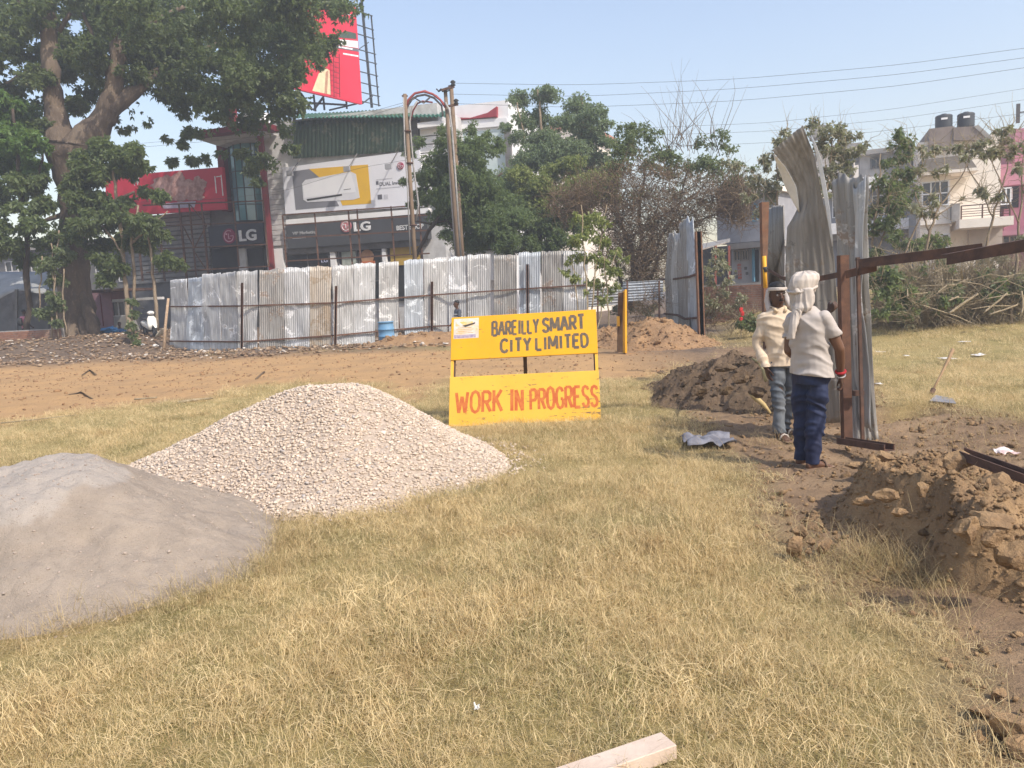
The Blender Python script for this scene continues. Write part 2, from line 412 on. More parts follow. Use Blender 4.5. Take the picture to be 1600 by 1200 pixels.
ICO_V = None
def ico():
    global ICO_V, ICO_F
    if ICO_V is None:
        bm = bmesh.new(); bmesh.ops.create_icosphere(bm, subdivisions=1, radius=1)
        ICO_V = np.array([v.co[:] for v in bm.verts]); ICO_F = np.array([[v.index for v in f.verts] for f in bm.faces]); bm.free()
    return ICO_V, ICO_F
def rand_rot(n):
    q = rng.normal(size=(n, 4)); q /= np.linalg.norm(q, axis=1)[:, None]; a, b, c, d = q.T
    return np.stack([np.stack([1 - 2 * (c * c + d * d), 2 * (b * c - a * d), 2 * (b * d + a * c)], -1),
                     np.stack([2 * (b * c + a * d), 1 - 2 * (b * b + d * d), 2 * (c * d - a * b)], -1),
                     np.stack([2 * (b * d - a * c), 2 * (c * d + a * b), 1 - 2 * (b * b + c * c)], -1)], 1)
def stones(name, P, size, mat, parent, kind=True, flat=.7):
    """many irregular stones in one mesh"""
    iv, fi = ico(); n = len(P); k = len(iv)
    shp = np.array([.55, .75, 1.0]) * rng.uniform(.75, 1.3, (n, 3))
    V = iv[None] * (1 + rng.uniform(-.28, .28, (n, k, 1))); V = V * shp[:, None, :]
    V = np.einsum('nij,nkj->nki', rand_rot(n), V); V[:, :, 2] *= flat
    V = V * size[:, None, None] + P[:, None, :]
    F = fi[None] + (np.arange(n) * k)[:, None, None]
    o = np_mesh(name, V.reshape(-1, 3), F.reshape(-1, 3), mat, parent, False, {'var': np.repeat(rng.random(n), k)})
    if kind: tag(o, kind='stuff')
    return o
def clod_mesh(r, seed, sq=(1, .8, .7), sub=2, sharp=.35):
    bm = bmesh.new(); bmesh.ops.create_icosphere(bm, subdivisions=sub, radius=1)
    rs = random.Random(seed); planes = [(Vector((rs.uniform(-1, 1), rs.uniform(-1, 1), rs.uniform(-1, 1))).normalized(), rs.uniform(.42, .8)) for _ in range(10)]
    co = np.array([v.co[:] for v in bm.verts])
    nz = 1 + sharp * .5 * fbm(co[:, 0] * 1.7 + seed, co[:, 1] * 1.7, co[:, 2] * 1.7, 3, seed)
    for v, k in zip(bm.verts, nz):
        for pn, pd in planes:
            d = v.co.dot(pn)
            if d > pd: v.co -= pn * (d - pd)
        v.co *= k; v.co.x *= sq[0] * r; v.co.y *= sq[1] * r; v.co.z *= sq[2] * r
    me = bpy.data.meshes.new('clod'); bm.to_mesh(me); bm.free()
    me.polygons.foreach_set('use_smooth', [False] * len(me.polygons))
    return me

# --- gravel heap
def gravel_h(x, y):
    dx, dy = x + 1.72, y - 7.5
    a = np.arctan2(dy, dx)
    rx = np.where(dx > 0, 1.70, 2.30); ry = np.where(dy > 0, 1.65, 1.72)
    rot = R(-4); ex = dx * math.cos(rot) + dy * math.sin(rot); ey = -dx * math.sin(rot) + dy * math.cos(rot)
    r = np.hypot(ex / rx, ey / ry) * (1 + .04 * np.sin(3 * a + 1) + .03 * np.sin(5 * a))
    r = np.sqrt(np.maximum(r - .10, 0) ** 2 / .81 + .014)
    h = .93 * (.80 * (1 - r) + .20 * (np.cos(PI * np.clip(r, 0, 1)) * .5 + .5))
    h = np.where(r > 1, -(r - 1) * .9, h)
    return h + .025 * fbm(x * 1.6, y * 1.6, oct=3, seed=80) * (r < 1)
m, t, b = newmat('gravel_stone'); va = attr(t, 'var')
c = mixc(t, va, (.59, .48, .375), (.42, .34, .265)); c = mixc(t, ramp(t, va, .86, .9), c, (.70, .59, .48)); c = mixc(t, ramp(t, va, .965, .975), c, (.36, .33, .31))
c = mixc(t, math_(t, 'MULTIPLY', noise(t, 60, 3, .6, coord(t)), .3), c, (.70, .58, .47))
t.links.new(c, b.inputs['Base Color']); b.inputs['Roughness'].default_value = .9; b.inputs['Specular IOR Level'].default_value = .12
GRAVEL = m
gp = heap('gravel_pile', 'broad heap of pale crushed stone between the grey sand heap and the yellow board', 'gravel heap', (-1.98, 7.5), (2.3, 2.1), gravel_h,
          M('gravel_bed', (.48, .39, .31), (.35, .28, .22), 30, .95, bmp=.012, bscale=60), .05)
n = 36000; x = rng.uniform(-4.2, .25, n); y = rng.uniform(5.6, 9.4, n); hh = gravel_h(x, y)
k = hh > .0; x, y, hh = x[k], y[k], hh[k]; sz = rng.uniform(.009, .024, len(x)) * (1 + .35 * (rng.random(len(x)) > .92))
stones('gravel_stones', np.stack([x, y, height(x, y) + hh + rng.uniform(-.004, .010, len(x))], 1), sz * .98, GRAVEL, gp)
# stones that rolled off into the grass
n = 900; a = rng.uniform(0, 2 * PI, n); rr = .97 + np.abs(rng.normal(0, .09, n))
x = -1.72 + np.cos(a) * np.where(np.cos(a) > 0, 1.70, 2.30) * rr; y = 7.5 + np.sin(a) * 1.68 * rr
stones('scattered_stones', np.stack([x, y, height(x, y) + .012], 1), rng.uniform(.012, .022, n), GRAVEL, gp)

# --- grey sand heap
def sand_r(x, y):
    dx, dy = x + 3.28, y - 5.05; a = np.arctan2(dy, dx)
    return np.hypot(dx / np.where(dx > 0, 1.68, 1.9), dy / np.where(dy > 0, 1.75, 1.22)) * (1 + .05 * np.sin(3 * a + .6) + .025 * np.sin(7 * a)), dx, dy
def sand_h(x, y):
    r, dx, dy = sand_r(x, y); r2 = np.sqrt(r * r + .004)
    h = .85 * (.72 * (1 - r2) + .28 * (np.cos(PI * np.clip(r2, 0, 1)) * .5 + .5))
    h = np.where(r > 1, -(r - 1) * .9, h)
    top = .565 + .02 * (dx + .3) + .09 * dy + .02 * vnoise(x * 2.5, y * 2.5, seed=91) + .025 * fbm(x * 5, y * 5, oct=3, seed=99)
    h = np.where(h > top, top + (h - top) * .10 + .03 * sstep(h - top, 0, .04), h)
    ins = sstep(1 - r, 0, .15)
    h = h + ins * (.02 * fbm(x * 2.2, y * 2.2, oct=3, seed=92) + .011 * fbm(x * 13, y * 13, oct=4, seed=95, gain=.6) + .012 * np.abs(fbm(x * 4 + y * 2, y * 5, oct=3, seed=93)))
    # small slumps on the front face
    for sx, sy, q in ((-2.28, 4.55, .10), (-2.62, 4.5, .07), (-2.05, 5.2, .08)):
        h = h - ins * .045 * np.exp(-((x - sx) / (q * 1.3)) ** 2 - ((y - sy) / q) ** 2)
    return h
def sand_dry(x, y, z):
    r, dx, dy = sand_r(x, y); w_ = .07 * fbm(x * 4, y * 4, oct=5, seed=97)
    top = .565 + .02 * (dx + .3) + .09 * dy
    return .8 * sstep(z - top + w_, -.05, .0) * sstep(-dx, -.85, -.6)
m, t, b = newmat('sand_grey'); v = coord(t)
n2 = noise(t, 6, 6, .65, v); n3 = noise(t, 130, 4, .75, v); n4 = noise(t, 30, 6, .75, v)
c = mixc(t, ramp(t, n2, .35, .65), (.405, .335, .268), (.345, .285, .228)); c = mixc(t, attr(t, 'dry'), c, mixc(t, n2, (.50, .44, .385), (.43, .38, .33)))
c = mixc(t, ramp(t, n3, .62, .75), c, (.52, .42, .34)); c = mixc(t, ramp(t, n3, .42, .30), c, (.20, .165, .14))
t.links.new(c, b.inputs['Base Color']); b.inputs['Roughness'].default_value = .95; b.inputs['Specular IOR Level'].default_value = .08
bump(t, b, math_(t, 'ADD', n3, math_(t, 'MULTIPLY', n4, 2.0)), 1.0, .009)
sp = heap('sand_pile', 'grey sand heap in the near left corner with a pale dry flattened top', 'sand heap', (-3.28, 5.1), (2.1, 2.0), sand_h, m, .022, {'dry': sand_dry})
n = 5000; x = rng.uniform(-5.0, -1.4, n); y = rng.uniform(3.7, 6.6, n); hh = sand_h(x, y); k = (hh > -.06); x, y, hh = x[k], y[k], np.maximum(hh[k], 0)
stones('sand_lumps', np.stack([x, y, height(x, y) + hh], 1), np.minimum(.003 + rng.exponential(.003, len(x)), .02), M('sand_lump', (.40, .33, .27), (.33, .27, .225), 20, .95), sp)

# --- soil heaps
SOIL_A = mat_soil('soil_fresh', (.38, .25, .135), (.27, .175, .098), (.17, .112, .068))
SOIL_B = mat_soil('soil_dark_shaded', (.175, .122, .08), (.135, .095, .062), (.22, .16, .10))  # dark soil, darkened further to paint in the tall sheet's shadow
SOIL_C = mat_soil('soil_orange', (.36, .22, .115), (.28, .175, .10), (.42, .28, .16))
def seg_d(x, y, pts):
    best = np.full(x.shape, 1e9); side = np.zeros(x.shape); hh = np.zeros(x.shape)
    for (x0, y0, h0), (x1, y1, h1) in zip(pts[:-1], pts[1:]):
        vx, vy = x1 - x0, y1 - y0; t_ = np.clip(((x - x0) * vx + (y - y0) * vy) / (vx * vx + vy * vy), 0, 1)
        d = np.hypot(x - x0 - t_ * vx, y - y0 - t_ * vy); s_ = np.sign(vx * (y - y0) - vy * (x - x0)); k_ = d < best
        best = np.where(k_, d, best); side = np.where(k_, s_, side); hh = np.where(k_, h0 + (h1 - h0) * t_, hh)
    return best, side, hh
def rough(x, y, s, a=1.0):
    n_ = fbm(x * 2.4, y * 2.4, oct=2, seed=s) * .04 + np.abs(fbm(x * 8, y * 8, oct=5, seed=s + 5, gain=.6)) * .042 + fbm(x * 28, y * 28, oct=3, seed=s + 9, gain=.65) * .013
    return n_ * a
RIDGE = [(2.95, 6.1, .08), (2.5, 5.5, .20), (2.36, 4.95, .40), (2.37, 4.45, .52), (2.48, 4.0, .44), (2.75, 3.55, .28), (3.1, 3.2, .10)]
def near_h(x, y):
    xx = x + .08 * vnoise(x * 3, y * 3, seed=101); yy = y + .08 * vnoise(x * 3, y * 3, seed=102)
    d, sd, h0 = seg_d(xx, yy, RIDGE)
    prof = np.where(sd < 0, h0 - d * .28, h0 - np.maximum(0, d * 1.75))       # left side steep, right side long
    left = sd < 0
    prof = np.where(left, h0 - d * 2.3, h0 - d * .27)
    g2 = .16 * np.exp(-((x - 2.0) / .26) ** 2 - ((y - 4.95) / .35) ** 2) + .10 * np.exp(-((x - 2.15) / .34) ** 2 - ((y - 5.35) / .40) ** 2) + .26 * np.exp(-((x - 3.4) / .7) ** 2 - ((y - 5.6) / .6) ** 2) + .06 * np.exp(-((x - 2.5) / .8) ** 2 - ((y - 6.2) / .35) ** 2)
    h = np.maximum(prof, -.2) * 1.0
    h = np.where(h > 0, h, h * .5) + g2
    m_ = sstep(h, .0, .12)
    return h - .06 + rough(x, y, 110) * m_ * 1.2
near = heap('soil_heap', 'large freshly dug heap of brown earth in the near right corner below the leaning sheets', 'earth heap', (3.0, 4.9), (1.9, 2.2), near_h, SOIL_A, .025)
def mid_h(x, y):
    d, sd, h0 = seg_d(x + .1 * vnoise(x * 2, y * 2, seed=121), y + .1 * vnoise(x * 2, y * 2, seed=122), [(2.3, 12.8, .10), (2.7, 11.8, .42), (3.1, 10.9, .68), (3.45, 10.2, .58), (3.6, 9.5, .34)])
    h = h0 - d * .5; h = np.where(h > 0, h, h * .5); return h - .05 + rough(x, y, 130, 1.3) * sstep(h, 0, .15)
mid = heap('soil_heap', 'dark shade-toned earth bank behind the worker in the cream shirt with a sunlit crest', 'earth heap', (3.0, 11.0), (1.9, 2.6), mid_h, SOIL_B, .035)
def back_h(x, y):
    h = .78 * np.exp(-((x - 4.2) / 1.15) ** 2 - ((y - 21.2) / 1.1) ** 2) + .5 * np.exp(-((x - 2.9) / 1.3) ** 2 - ((y - 22.5) / .9) ** 2) - .1
    return h + rough(x, y, 140, 1.6) * sstep(h, 0, .2)
back = heap('soil_heap', 'crumbly orange earth heap at the foot of the far grey sheets', 'earth heap', (3.8, 21.4), (3.2, 2.7), back_h, SOIL_C, .06)
def left_h(x, y):
    h = .5 * np.exp(-((x + 2.6) / 2.0) ** 2 - ((y - 26.6) / 1.0) ** 2) - .08
    return h + rough(x, y, 150, 1.6) * sstep(h, 0, .2)
bank = heap('soil_heap', 'low orange earth bank along the long sheet fence just behind the yellow board', 'earth heap', (-2.6, 26.6), (4.2, 2.2), left_h, SOIL_C, .08)
def hrow_h(x, y):
    h = .42 * np.exp(-((x - 5.1) / 1.0) ** 2 - ((y - 8.0) / .3) ** 2) + .3 * np.exp(-((x - 5.5) / .8) ** 2 - ((y - 9.6 ) / .5) ** 2) - .1
    return h + rough(x, y, 160, 1.2) * sstep(h, 0, .12)
def place_clods(parent, hf, n, xr, yr, smin, smax, mat, seed0, minh=.05):
    meshes = [clod_mesh(1, seed0 + i, (1, random.uniform(.7, .95), random.uniform(.55, .8)), 2) for i in range(7)]
    for me in meshes: me.materials.append(mat)
    c_ = 0; L = wloc(parent)
    while c_ < n:
        x, y = random.uniform(*xr), random.uniform(*yr); h = float(hf(np.array([x]), np.array([y]))[0])
        if h < minh: continue
        o = bpy.data.objects.new('clod', random.choice(meshes)); COL.objects.link(o); o.parent = parent
        s = smin + (smax - smin) * random.random() ** 2.5; o.scale = (s, s, s)
        o.location = Vector((x, y, hz(x, y) + h + s * .15)) - L; o.rotation_euler = (random.uniform(-.5, .5), random.uniform(-.5, .5), random.uniform(0, 6.3)); c_ += 1
def crumbs(parent, hf, n, xr, yr, smax, mat, minh=.0):
    x = rng.uniform(*xr, n); y = rng.uniform(*yr, n); h = hf(x, y); k = h > minh; x, y, h = x[k], y[k], h[k]
    stones('crumbs', np.stack([x, y, height(x, y) + h], 1), np.minimum(smax, .006 + rng.exponential(smax * .22, len(x))), mat, parent)
def big_clod(parent, px, py, wpx, hpx, z, mat, seed, sub=3):
    p = gnd(px, py, z); s = FPX / p.y; r = wpx / s / 2
    me = clod_mesh(r * 1.12, seed, (1, .85, hpx / wpx), sub, .5); me.materials.append(mat)
    o = bpy.data.objects.new('clod', me); COL.objects.link(o); o.parent = parent; o.location = p - wloc(parent)
place_clods(near, near_h, 160, (1.4, 4.4), (3.2, 6.8), .010, .042, SOIL_A, 200)
crumbs(near, near_h, 22000, (1.3, 4.6), (3.0, 6.9), .035, SOIL_A, -.03)
for i, a in enumerate(((1560, 764, 62, 50, .32), (1497, 724, 52, 34, .30), (1385, 717, 46, 26, .22), (1243, 850, 28, 40, .10), (1510, 828, 46, 40, .42), (1547, 838, 44, 30, .40), (1558, 812, 74, 30, .40),
                       (1590, 866, 56, 56, .30), (1253, 831, 24, 20, .10), (1287, 851, 26, 26, .10), (1268, 848, 14, 12, .09), (1264, 862, 14, 12, .08), (1336, 728, 22, 14, .16), (1364, 730, 24, 16, .2), (1578, 1140, 62, 52, .05), (1535, 1112, 44, 30, .03), (1600, 1170, 60, 50, .03), (1560, 1085, 26, 18, .02), (1525, 1150, 26, 20, .02), (1405, 800, 26, 18, .5),
                       (1440, 765, 30, 22, .5), (1385, 773, 40, 20, .42), (1345, 782, 30, 16, .36), (1590, 790, 34, 22, .3), (1530, 775, 24, 18, .38))):
    big_clod(near, *a, SOIL_A, 300 + i)
place_clods(mid, mid_h, 45, (1.8, 4.2), (9.0, 12.9), .02, .08, SOIL_B, 220); crumbs(mid, mid_h, 4000, (1.6, 4.4), (8.8, 13), .05, SOIL_B, -.03)
place_clods(back, back_h, 70, (1.6, 5.6), (19.6, 23.5), .04, .14, SOIL_C, 230); crumbs(back, back_h, 3500, (1.4, 6), (19.4, 23.8), .08, SOIL_C, -.04)
place_clods(bank, left_h, 50, (-6, 1), (25, 28), .04, .13, SOIL_C, 240)
for i, a in enumerate(((1100, 590, 26, 14, .62), (1135, 575, 34, 14, .8), (1090, 612, 26, 16, .5), (1130, 610, 30, 14, .55), (1160, 590, 30, 20, .7), (1185, 612, 26, 18, .5), (1060, 586, 12, 8, .05), (1034, 583, 14, 9, .05))):
    big_clod(mid, *a, SOIL_B, 340 + i)
# loose crumbs over the trampled ground
def zero(x, y): return zones(x, y)[1] - .5
n = 9000; x = rng.uniform(1.2, 7, n); y = rng.uniform(2.4, 13, n); k = zones(x, y)[1] > .5; x, y = x[k], y[k]
o = stones('soil_crumbs', np.stack([x, y, height(x, y) + .012], 1), np.minimum(.05, .005 + rng.exponential(.009, len(x))), SOIL_A, None)
n = 5000; x = rng.uniform(-22, 4, n); y = rng.uniform(11, 28, n); k = zones(x, y)[0] > .5; x, y = x[k], y[k]
stones('red_soil_crumbs', np.stack([x, y, height(x, y) + .01], 1), np.minimum(.09, .008 + rng.exponential(.015, len(x))), SOIL_C, None)
# fallen leaves and rubble along the far edge
m, t, b = newmat('leaf_litter'); va = attr(t, 'var')
c = mixc(t, va, (.16, .10, .06), (.36, .26, .17)); c = mixc(t, ramp(t, va, .9, .95), c, (.58, .52, .45)); t.links.new(c, b.inputs['Base Color']); b.inputs['Roughness'].default_value = .8
LITTER = m
n = 9000; x = rng.uniform(-27, 1, n); y = rng.uniform(25, 40, n); k = (zones(x, y)[2] > .4); x, y = x[k], y[k]
stones('leaf_litter', np.stack([x, y, height(x, y) + rng.uniform(0, .1, len(x))], 1), rng.uniform(.03, .11, len(x)), LITTER, None, True, .5)

# ================================================================== dry grass
def blades(nb, rad, hmin, hmax, wd, lean, seed, strawy=.7, nseg=4):
    r_ = np.random.default_rng(seed); V = []; F = []; va = []
    for i in range(nb):
        a = r_.uniform(0, 2 * PI); d = rad * math.sqrt(r_.random()); p = np.array([math.cos(a) * d, math.sin(a) * d, -.01])
        L = r_.uniform(hmin, hmax); th = r_.uniform(0, 2 * PI); el = PI / 2 - abs(r_.normal(0, lean)); cu = r_.uniform(.2, 1.6) / nseg; sw = r_.uniform(-.8, .8) / nseg
        val = r_.random(); n0 = len(V)
        for s in range(nseg + 1):
            w_ = wd * (1 - (s / nseg) ** 1.5 * .85) * .5; sd = np.array([-math.sin(th), math.cos(th), 0])
            V.append(p - sd * w_); V.append(p + sd * w_); va += [val, val]
            p = p + np.array([math.cos(th) * math.cos(el), math.sin(th) * math.cos(el), math.sin(el)]) * L / nseg
            p[2] = max(p[2], .004); el -= cu; th += sw
        for s in range(nseg): F.append((n0 + 2 * s, n0 + 2 * s + 1, n0 + 2 * s + 3, n0 + 2 * s + 2))
    return V, F, va
def hidden_mesh(name, V, F, va, mat):
    o = np_mesh(name, V, F, mat, None, True, {'var': va}); COL.objects.unlink(o); return o
def grass_mat(name, straw, pale, green, gamt, trans=.3):
    m, t, b = newmat(name); va = attr(t, 'var')
    pos = N(t, 'ShaderNodeNewGeometry').outputs['Position']
    big = noise(t, .55, 4, .6, pos); mid_ = noise(t, 2.2, 4, .6, pos)
    c = mixc(t, va, straw, pale)
    g = math_(t, 'MULTIPLY', ramp(t, big, .40, .62), ramp(t, mid_, .3, .6)); g = math_(t, 'MULTIPLY', math_(t, 'ADD', g, .25), gamt)
    gg = ramp(t, math_(t, 'SUBTRACT', g, math_(t, 'MULTIPLY', va, .8)), -.12, .12)
    c = mixc(t, gg, c, green); c = mixc(t, math_(t, 'MULTIPLY', ramp(t, noise(t, 3.1, 3, .6, pos), .55, .75), .5), c, tuple(x * y for x, y in zip(straw, (.72, .6, .55))))
    t.links.new(c, b.inputs['Base Color']); b.inputs['Roughness'].default_value = .6; b.inputs['Specular IOR Level'].default_value = .25
    tr = N(t, 'ShaderNodeBsdfTranslucent'); t.links.new(c, tr.inputs[0])
    mx = N(t, 'ShaderNodeMixShader'); mx.inputs[0].default_value = trans
    t.links.new(b.outputs[0], mx.inputs[1]); t.links.new(tr.outputs[0], mx.inputs[2]); t.links.new(mx.outputs[0], t.nodes['Material Output'].inputs[0])
    return m
GR = grass_mat('dry_grass', (.59, .44, .205), (.80, .645, .37), (.33, .285, .12), .42)
STRAW = grass_mat('dry_straw', (.40, .28, .13), (.58, .45, .24), (.26, .22, .09), .25)
def scatter(name, P, rot, scl, idx, protos, lab=None, cat=None):
    """points that carry clumps as instances"""
    me = bpy.data.meshes.new(name); me.vertices.add(len(P)); me.vertices.foreach_set('co', np.asarray(P, np.float32).ravel())
    a = me.attributes.new('rot', 'FLOAT_VECTOR', 'POINT'); a.data.foreach_set('vector', np.asarray(rot, np.float32).ravel())
    a = me.attributes.new('scl', 'FLOAT_VECTOR', 'POINT'); a.data.foreach_set('vector', np.asarray(scl, np.float32).ravel())
    a = me.attributes.new('idx', 'INT', 'POINT'); a.data.foreach_set('value', np.asarray(idx, np.int32))
    o = bpy.data.objects.new(name, me); COL.objects.link(o)
    g = bpy.data.node_groups.new(name, 'GeometryNodeTree')
    g.interface.new_socket('Geometry', in_out='INPUT', socket_type='NodeSocketGeometry'); g.interface.new_socket('Geometry', in_out='OUTPUT', socket_type='NodeSocketGeometry')
    gi = g.nodes.new('NodeGroupInput'); go = g.nodes.new('NodeGroupOutput'); ip = g.nodes.new('GeometryNodeInstanceOnPoints'); jn = g.nodes.new('GeometryNodeJoinGeometry')
    for p in protos:
        oi = g.nodes.new('GeometryNodeObjectInfo'); oi.inputs['Object'].default_value = p; oi.inputs['As Instance'].default_value = True
        g.links.new(oi.outputs['Geometry'], jn.inputs[0])
    def na(nm, typ):
        n_ = g.nodes.new('GeometryNodeInputNamedAttribute'); n_.data_type = typ; n_.inputs[0].default_value = nm
        return [s for s in n_.outputs if s.enabled and s.name == 'Attribute'][0]
    g.links.new(gi.outputs[0], ip.inputs['Points']); g.links.new(jn.outputs[0], ip.inputs['Instance']); ip.inputs['Pick Instance'].default_value = True
    g.links.new(na('idx', 'INT'), ip.inputs['Instance Index']); g.links.new(na('rot', 'FLOAT_VECTOR'), ip.inputs['Rotation']); g.links.new(na('scl', 'FLOAT_VECTOR'), ip.inputs['Scale'])
    g.links.new(ip.outputs[0], go.inputs[0])
    md = o.modifiers.new('scatter', 'NODES'); md.node_group = g
    return tag(o, lab, cat, kind='stuff')
tufts = []
for i in range(7):
    V, F, va = blades(64, .13, .03, .115, .0026, .95, 500 + i); tufts.append(hidden_mesh('grass_tuft', V, F, va, GR))
def grass_zone(n, xf, yr, smin, smax, dens=1.0, pal=tufts):
    y = np.sqrt(rng.uniform(yr[0] ** 2, yr[1] ** 2, n)); x = rng.uniform(-1, 1, n) * (xf * y + .4)
    gm = zones(x, y)[3]; cl = .55 + .45 * sstep(vnoise(x * 1.1, y * 1.1, seed=300), -.6, .2)
    k = (rng.random(n) < gm * cl) & (gravel_h(x, y) < .015) & (sand_h(x, y) < .045)
    x, y = x[k], y[k]; z = height(x, y); s = rng.uniform(smin, smax, len(x)) * (1 + .38 * vnoise(x * 1.3, y * 1.3, seed=310) + .2 * vnoise(x * 4, y * 4, seed=312))
    return np.stack([x, y, z], 1), s
P1, s1 = grass_zone(14000, .74, (1.5, 7), .6, 1.0); P2, s2 = grass_zone(20000, .74, (7, 14), .65, 1.1); P3, s3 = grass_zone(11000, .78, (14, 34), 1.1, 1.9)
P = np.concatenate([P1, P2, P3]); s = np.concatenate([s1, s2, s3]); n = len(P)
rot = np.stack([rng.normal(0, .24, n), rng.normal(0, .24, n), rng.uniform(0, 2 * PI, n)], 1)
scl = np.stack([s * rng.uniform(.9, 1.3, n), s * rng.uniform(.9, 1.3, n), s * rng.uniform(.55, 1.1, n)], 1)
scatter('dry_grass', P, rot, scl, rng.integers(0, len(tufts), n), tufts)
# long pale stems lying across the sward and tangles of pulled-up roots round the diggings
stems = []
for i in range(5):
    V, F, va = blades(14, .16, .16, .42, .003, 1.25, 600 + i, nseg=7); stems.append(hidden_mesh('long_stem', V, F, va, STRAW))
a_ = rng.uniform(-2.6, .6, 420); q_ = rng.uniform(.95, 1.18, 420); Pe = np.stack([-3.28 + np.cos(a_) * np.where(np.cos(a_) > 0, 1.68, 1.9) * q_, 5.05 + np.sin(a_) * 1.24 * q_], 1); Pe = np.concatenate([Pe, height(Pe[:, 0], Pe[:, 1])[:, None] + np.maximum(0, sand_h(Pe[:, 0], Pe[:, 1]))[:, None]], 1)
Pl, sl_ = grass_zone(3600, .72, (1.6, 9), .55, 1.0)
tang = []
for i in range(330):
    q = random.random()
    if q < .22: px, py = random.gauss(1352, 30), random.gauss(880, 16)
    elif q < .4: px, py = random.gauss(1436, 26), random.gauss(905, 18)
    elif q < .52: px, py = random.uniform(1380, 1600), random.gauss(690, 14)
    elif q < .75: px, py = random.uniform(1385, 1600), random.gauss(650, 12)
    elif q < .9: px, py = random.uniform(1080, 1260), random.gauss(690, 22)
    else: px, py = random.uniform(1230, 1600), random.uniform(700, 1000)
    p = gnd(px, py); z = max(0, float(near_h(np.array([p.x]), np.array([p.y]))[0])) if p.y < 7.2 else 0
    p = gnd(px, py, z); tang.append((p.x, p.y, hz(p.x, p.y) + max(0, float(near_h(np.array([p.x]), np.array([p.y]))[0])) if p.y < 7.2 else hz(p.x, p.y)))
P = np.concatenate([Pl, Pe, np.array(tang)]); n = len(P)
s = np.concatenate([sl_, rng.uniform(.4, .8, len(Pe)), rng.uniform(.6, 1.0, len(tang))])
scatter('straw_stems', P, np.stack([rng.normal(0, .1, n), rng.normal(0, .1, n), rng.uniform(0, 6.28, n)], 1), np.stack([s, s, s * .7], 1), rng.integers(0, 5, n), stems)
# ================================================================== corrugated sheet fences
def resample(pts, n):
    P = np.array([tuple(p) for p in pts], float); d = np.r_[0, np.cumsum(np.linalg.norm(np.diff(P, axis=0), axis=1))]
    t_ = np.linspace(0, d[-1], n); return np.stack([np.interp(t_, d, P[:, k]) for k in range(3)], 1)
def corr(parent, L, Rt, mat, seed, pitch=.078, amp=.010, rows=16, dent=.02, name='sheet', horizontal=False, jag=.02, th=.0016):
    """corrugated sheet between two edges (lists of points, bottom to top)"""
    A, B = resample(L, rows), resample(Rt, rows)
    W = np.linalg.norm(B - A, axis=1).mean(); H = np.linalg.norm(np.diff(A, axis=0), axis=1).sum()
    if horizontal: rows = max(rows, int(H / pitch * 6)); A, B = resample(L, rows), resample(Rt, rows)
    cols = 9 if horizontal else max(8, int(W / pitch * 6))
    u = np.linspace(0, 1, cols)[None, :]; v = np.linspace(0, 1, rows)[:, None]
    P = A[:, None, :] * (1 - u[..., None]) + B[:, None, :] * u[..., None]
    nrm = np.cross(B - A, np.gradient(A, axis=0)); nrm /= np.linalg.norm(nrm, axis=1)[:, None] + 1e-9
    wave = np.sin(2 * PI * (v * H if horizontal else u * W) / pitch) * amp
    wave = wave + dent * fbm((u + 0 * v) * 1.4 + seed * 3.1, (v + 0 * u) * 3.2 + seed, oct=3, seed=seed)
    P = P + nrm[:, None, :] * wave[..., None]
    if jag and not horizontal: P[-1, :, 2] += jag * vnoise(u[0] * 3 + seed, u[0] * 0 + seed, seed=seed + 3) + jag * .5 * vnoise(u[0] * 11, u[0] * 0 + seed, seed=seed + 4)
    i = np.arange(rows - 1)[:, None] * cols + np.arange(cols - 1)[None, :]
    F = np.stack([i, i + 1, i + 1 + cols, i + cols], -1).reshape(-1, 4)
    o = np_mesh(name, P.reshape(-1, 3), F, mat, parent, True)
    md = o.modifiers.new('thickness', 'SOLIDIFY'); md.thickness = th
    return o
def pix_edge(pts): return [at(*p) for p in pts]

# --- long fence across the back
fence = thing('sheet_fence', gnd(480, 548), 'long fence of upright corrugated zinc sheets on rusty posts behind the gravel heap', 'fence')
FB = [(262, 548), (380, 549), (523, 543), (690, 531), (822, 525), (918, 521)]     # foot line in the photo
def foot(px):
    y = np.interp(px, [a for a, _ in FB], [b for _, b in FB]); return gnd(px, y, .0)
sheets = [(263.5, 290, 437, 435, 0), (290.5, 317, 435, 433, 1), (314, 343, 428, 426, 0), (342, 369, 427, 424, 2), (368, 404, 424, 422, 2), (405, 445, 422, 420, 4), (443, 484, 419, 417, 0), (484, 519, 417, 416, 3),
          (519, 553, 416, 413, 2), (552, 588, 413, 410, 0), (591, 623, 410, 408, 2), (632, 664, 407, 405, 1), (663, 700, 405, 402, 2), (700, 731, 402, 399, 0), (730, 767, 399, 397, 2), (771, 810, 399, 398, 4),
          (810, 845, 395, 393, 1), (845, 880, 393, 391, 4), (880, 919, 392, 394, 2)]
for i, (x0, x1, t0, t1, mi) in enumerate(sheets):
    x1 -= random.choice((0, 0, 1, 2)); x0 += random.choice((0, 0, 1))
    a, c_ = foot(x0 + (2 if i < 4 else 0)), foot(x1 + (2 if i < 4 else 0)); off = .012 * (i % 3)
    ta, tc = at(x0 + (3 if i < 3 else 0), t0, a.y), at(x1 + (2 if i < 3 else 0), t1, c_.y)
    lean = random.uniform(-.02, .02); n_ = Vector((0, -off, 0))
    a.z = hz(a.x, a.y) - .06; c_.z = hz(c_.x, c_.y) - .06
    corr(fence, [a + n_, ta + n_ + Vector((lean, random.uniform(-.03, .03), 0))], [c_ + n_, tc + n_ + Vector((lean, random.uniform(-.03, .03), 0))], SH[mi], 10 + i, .085, .012, 18, .045, jag=.035)
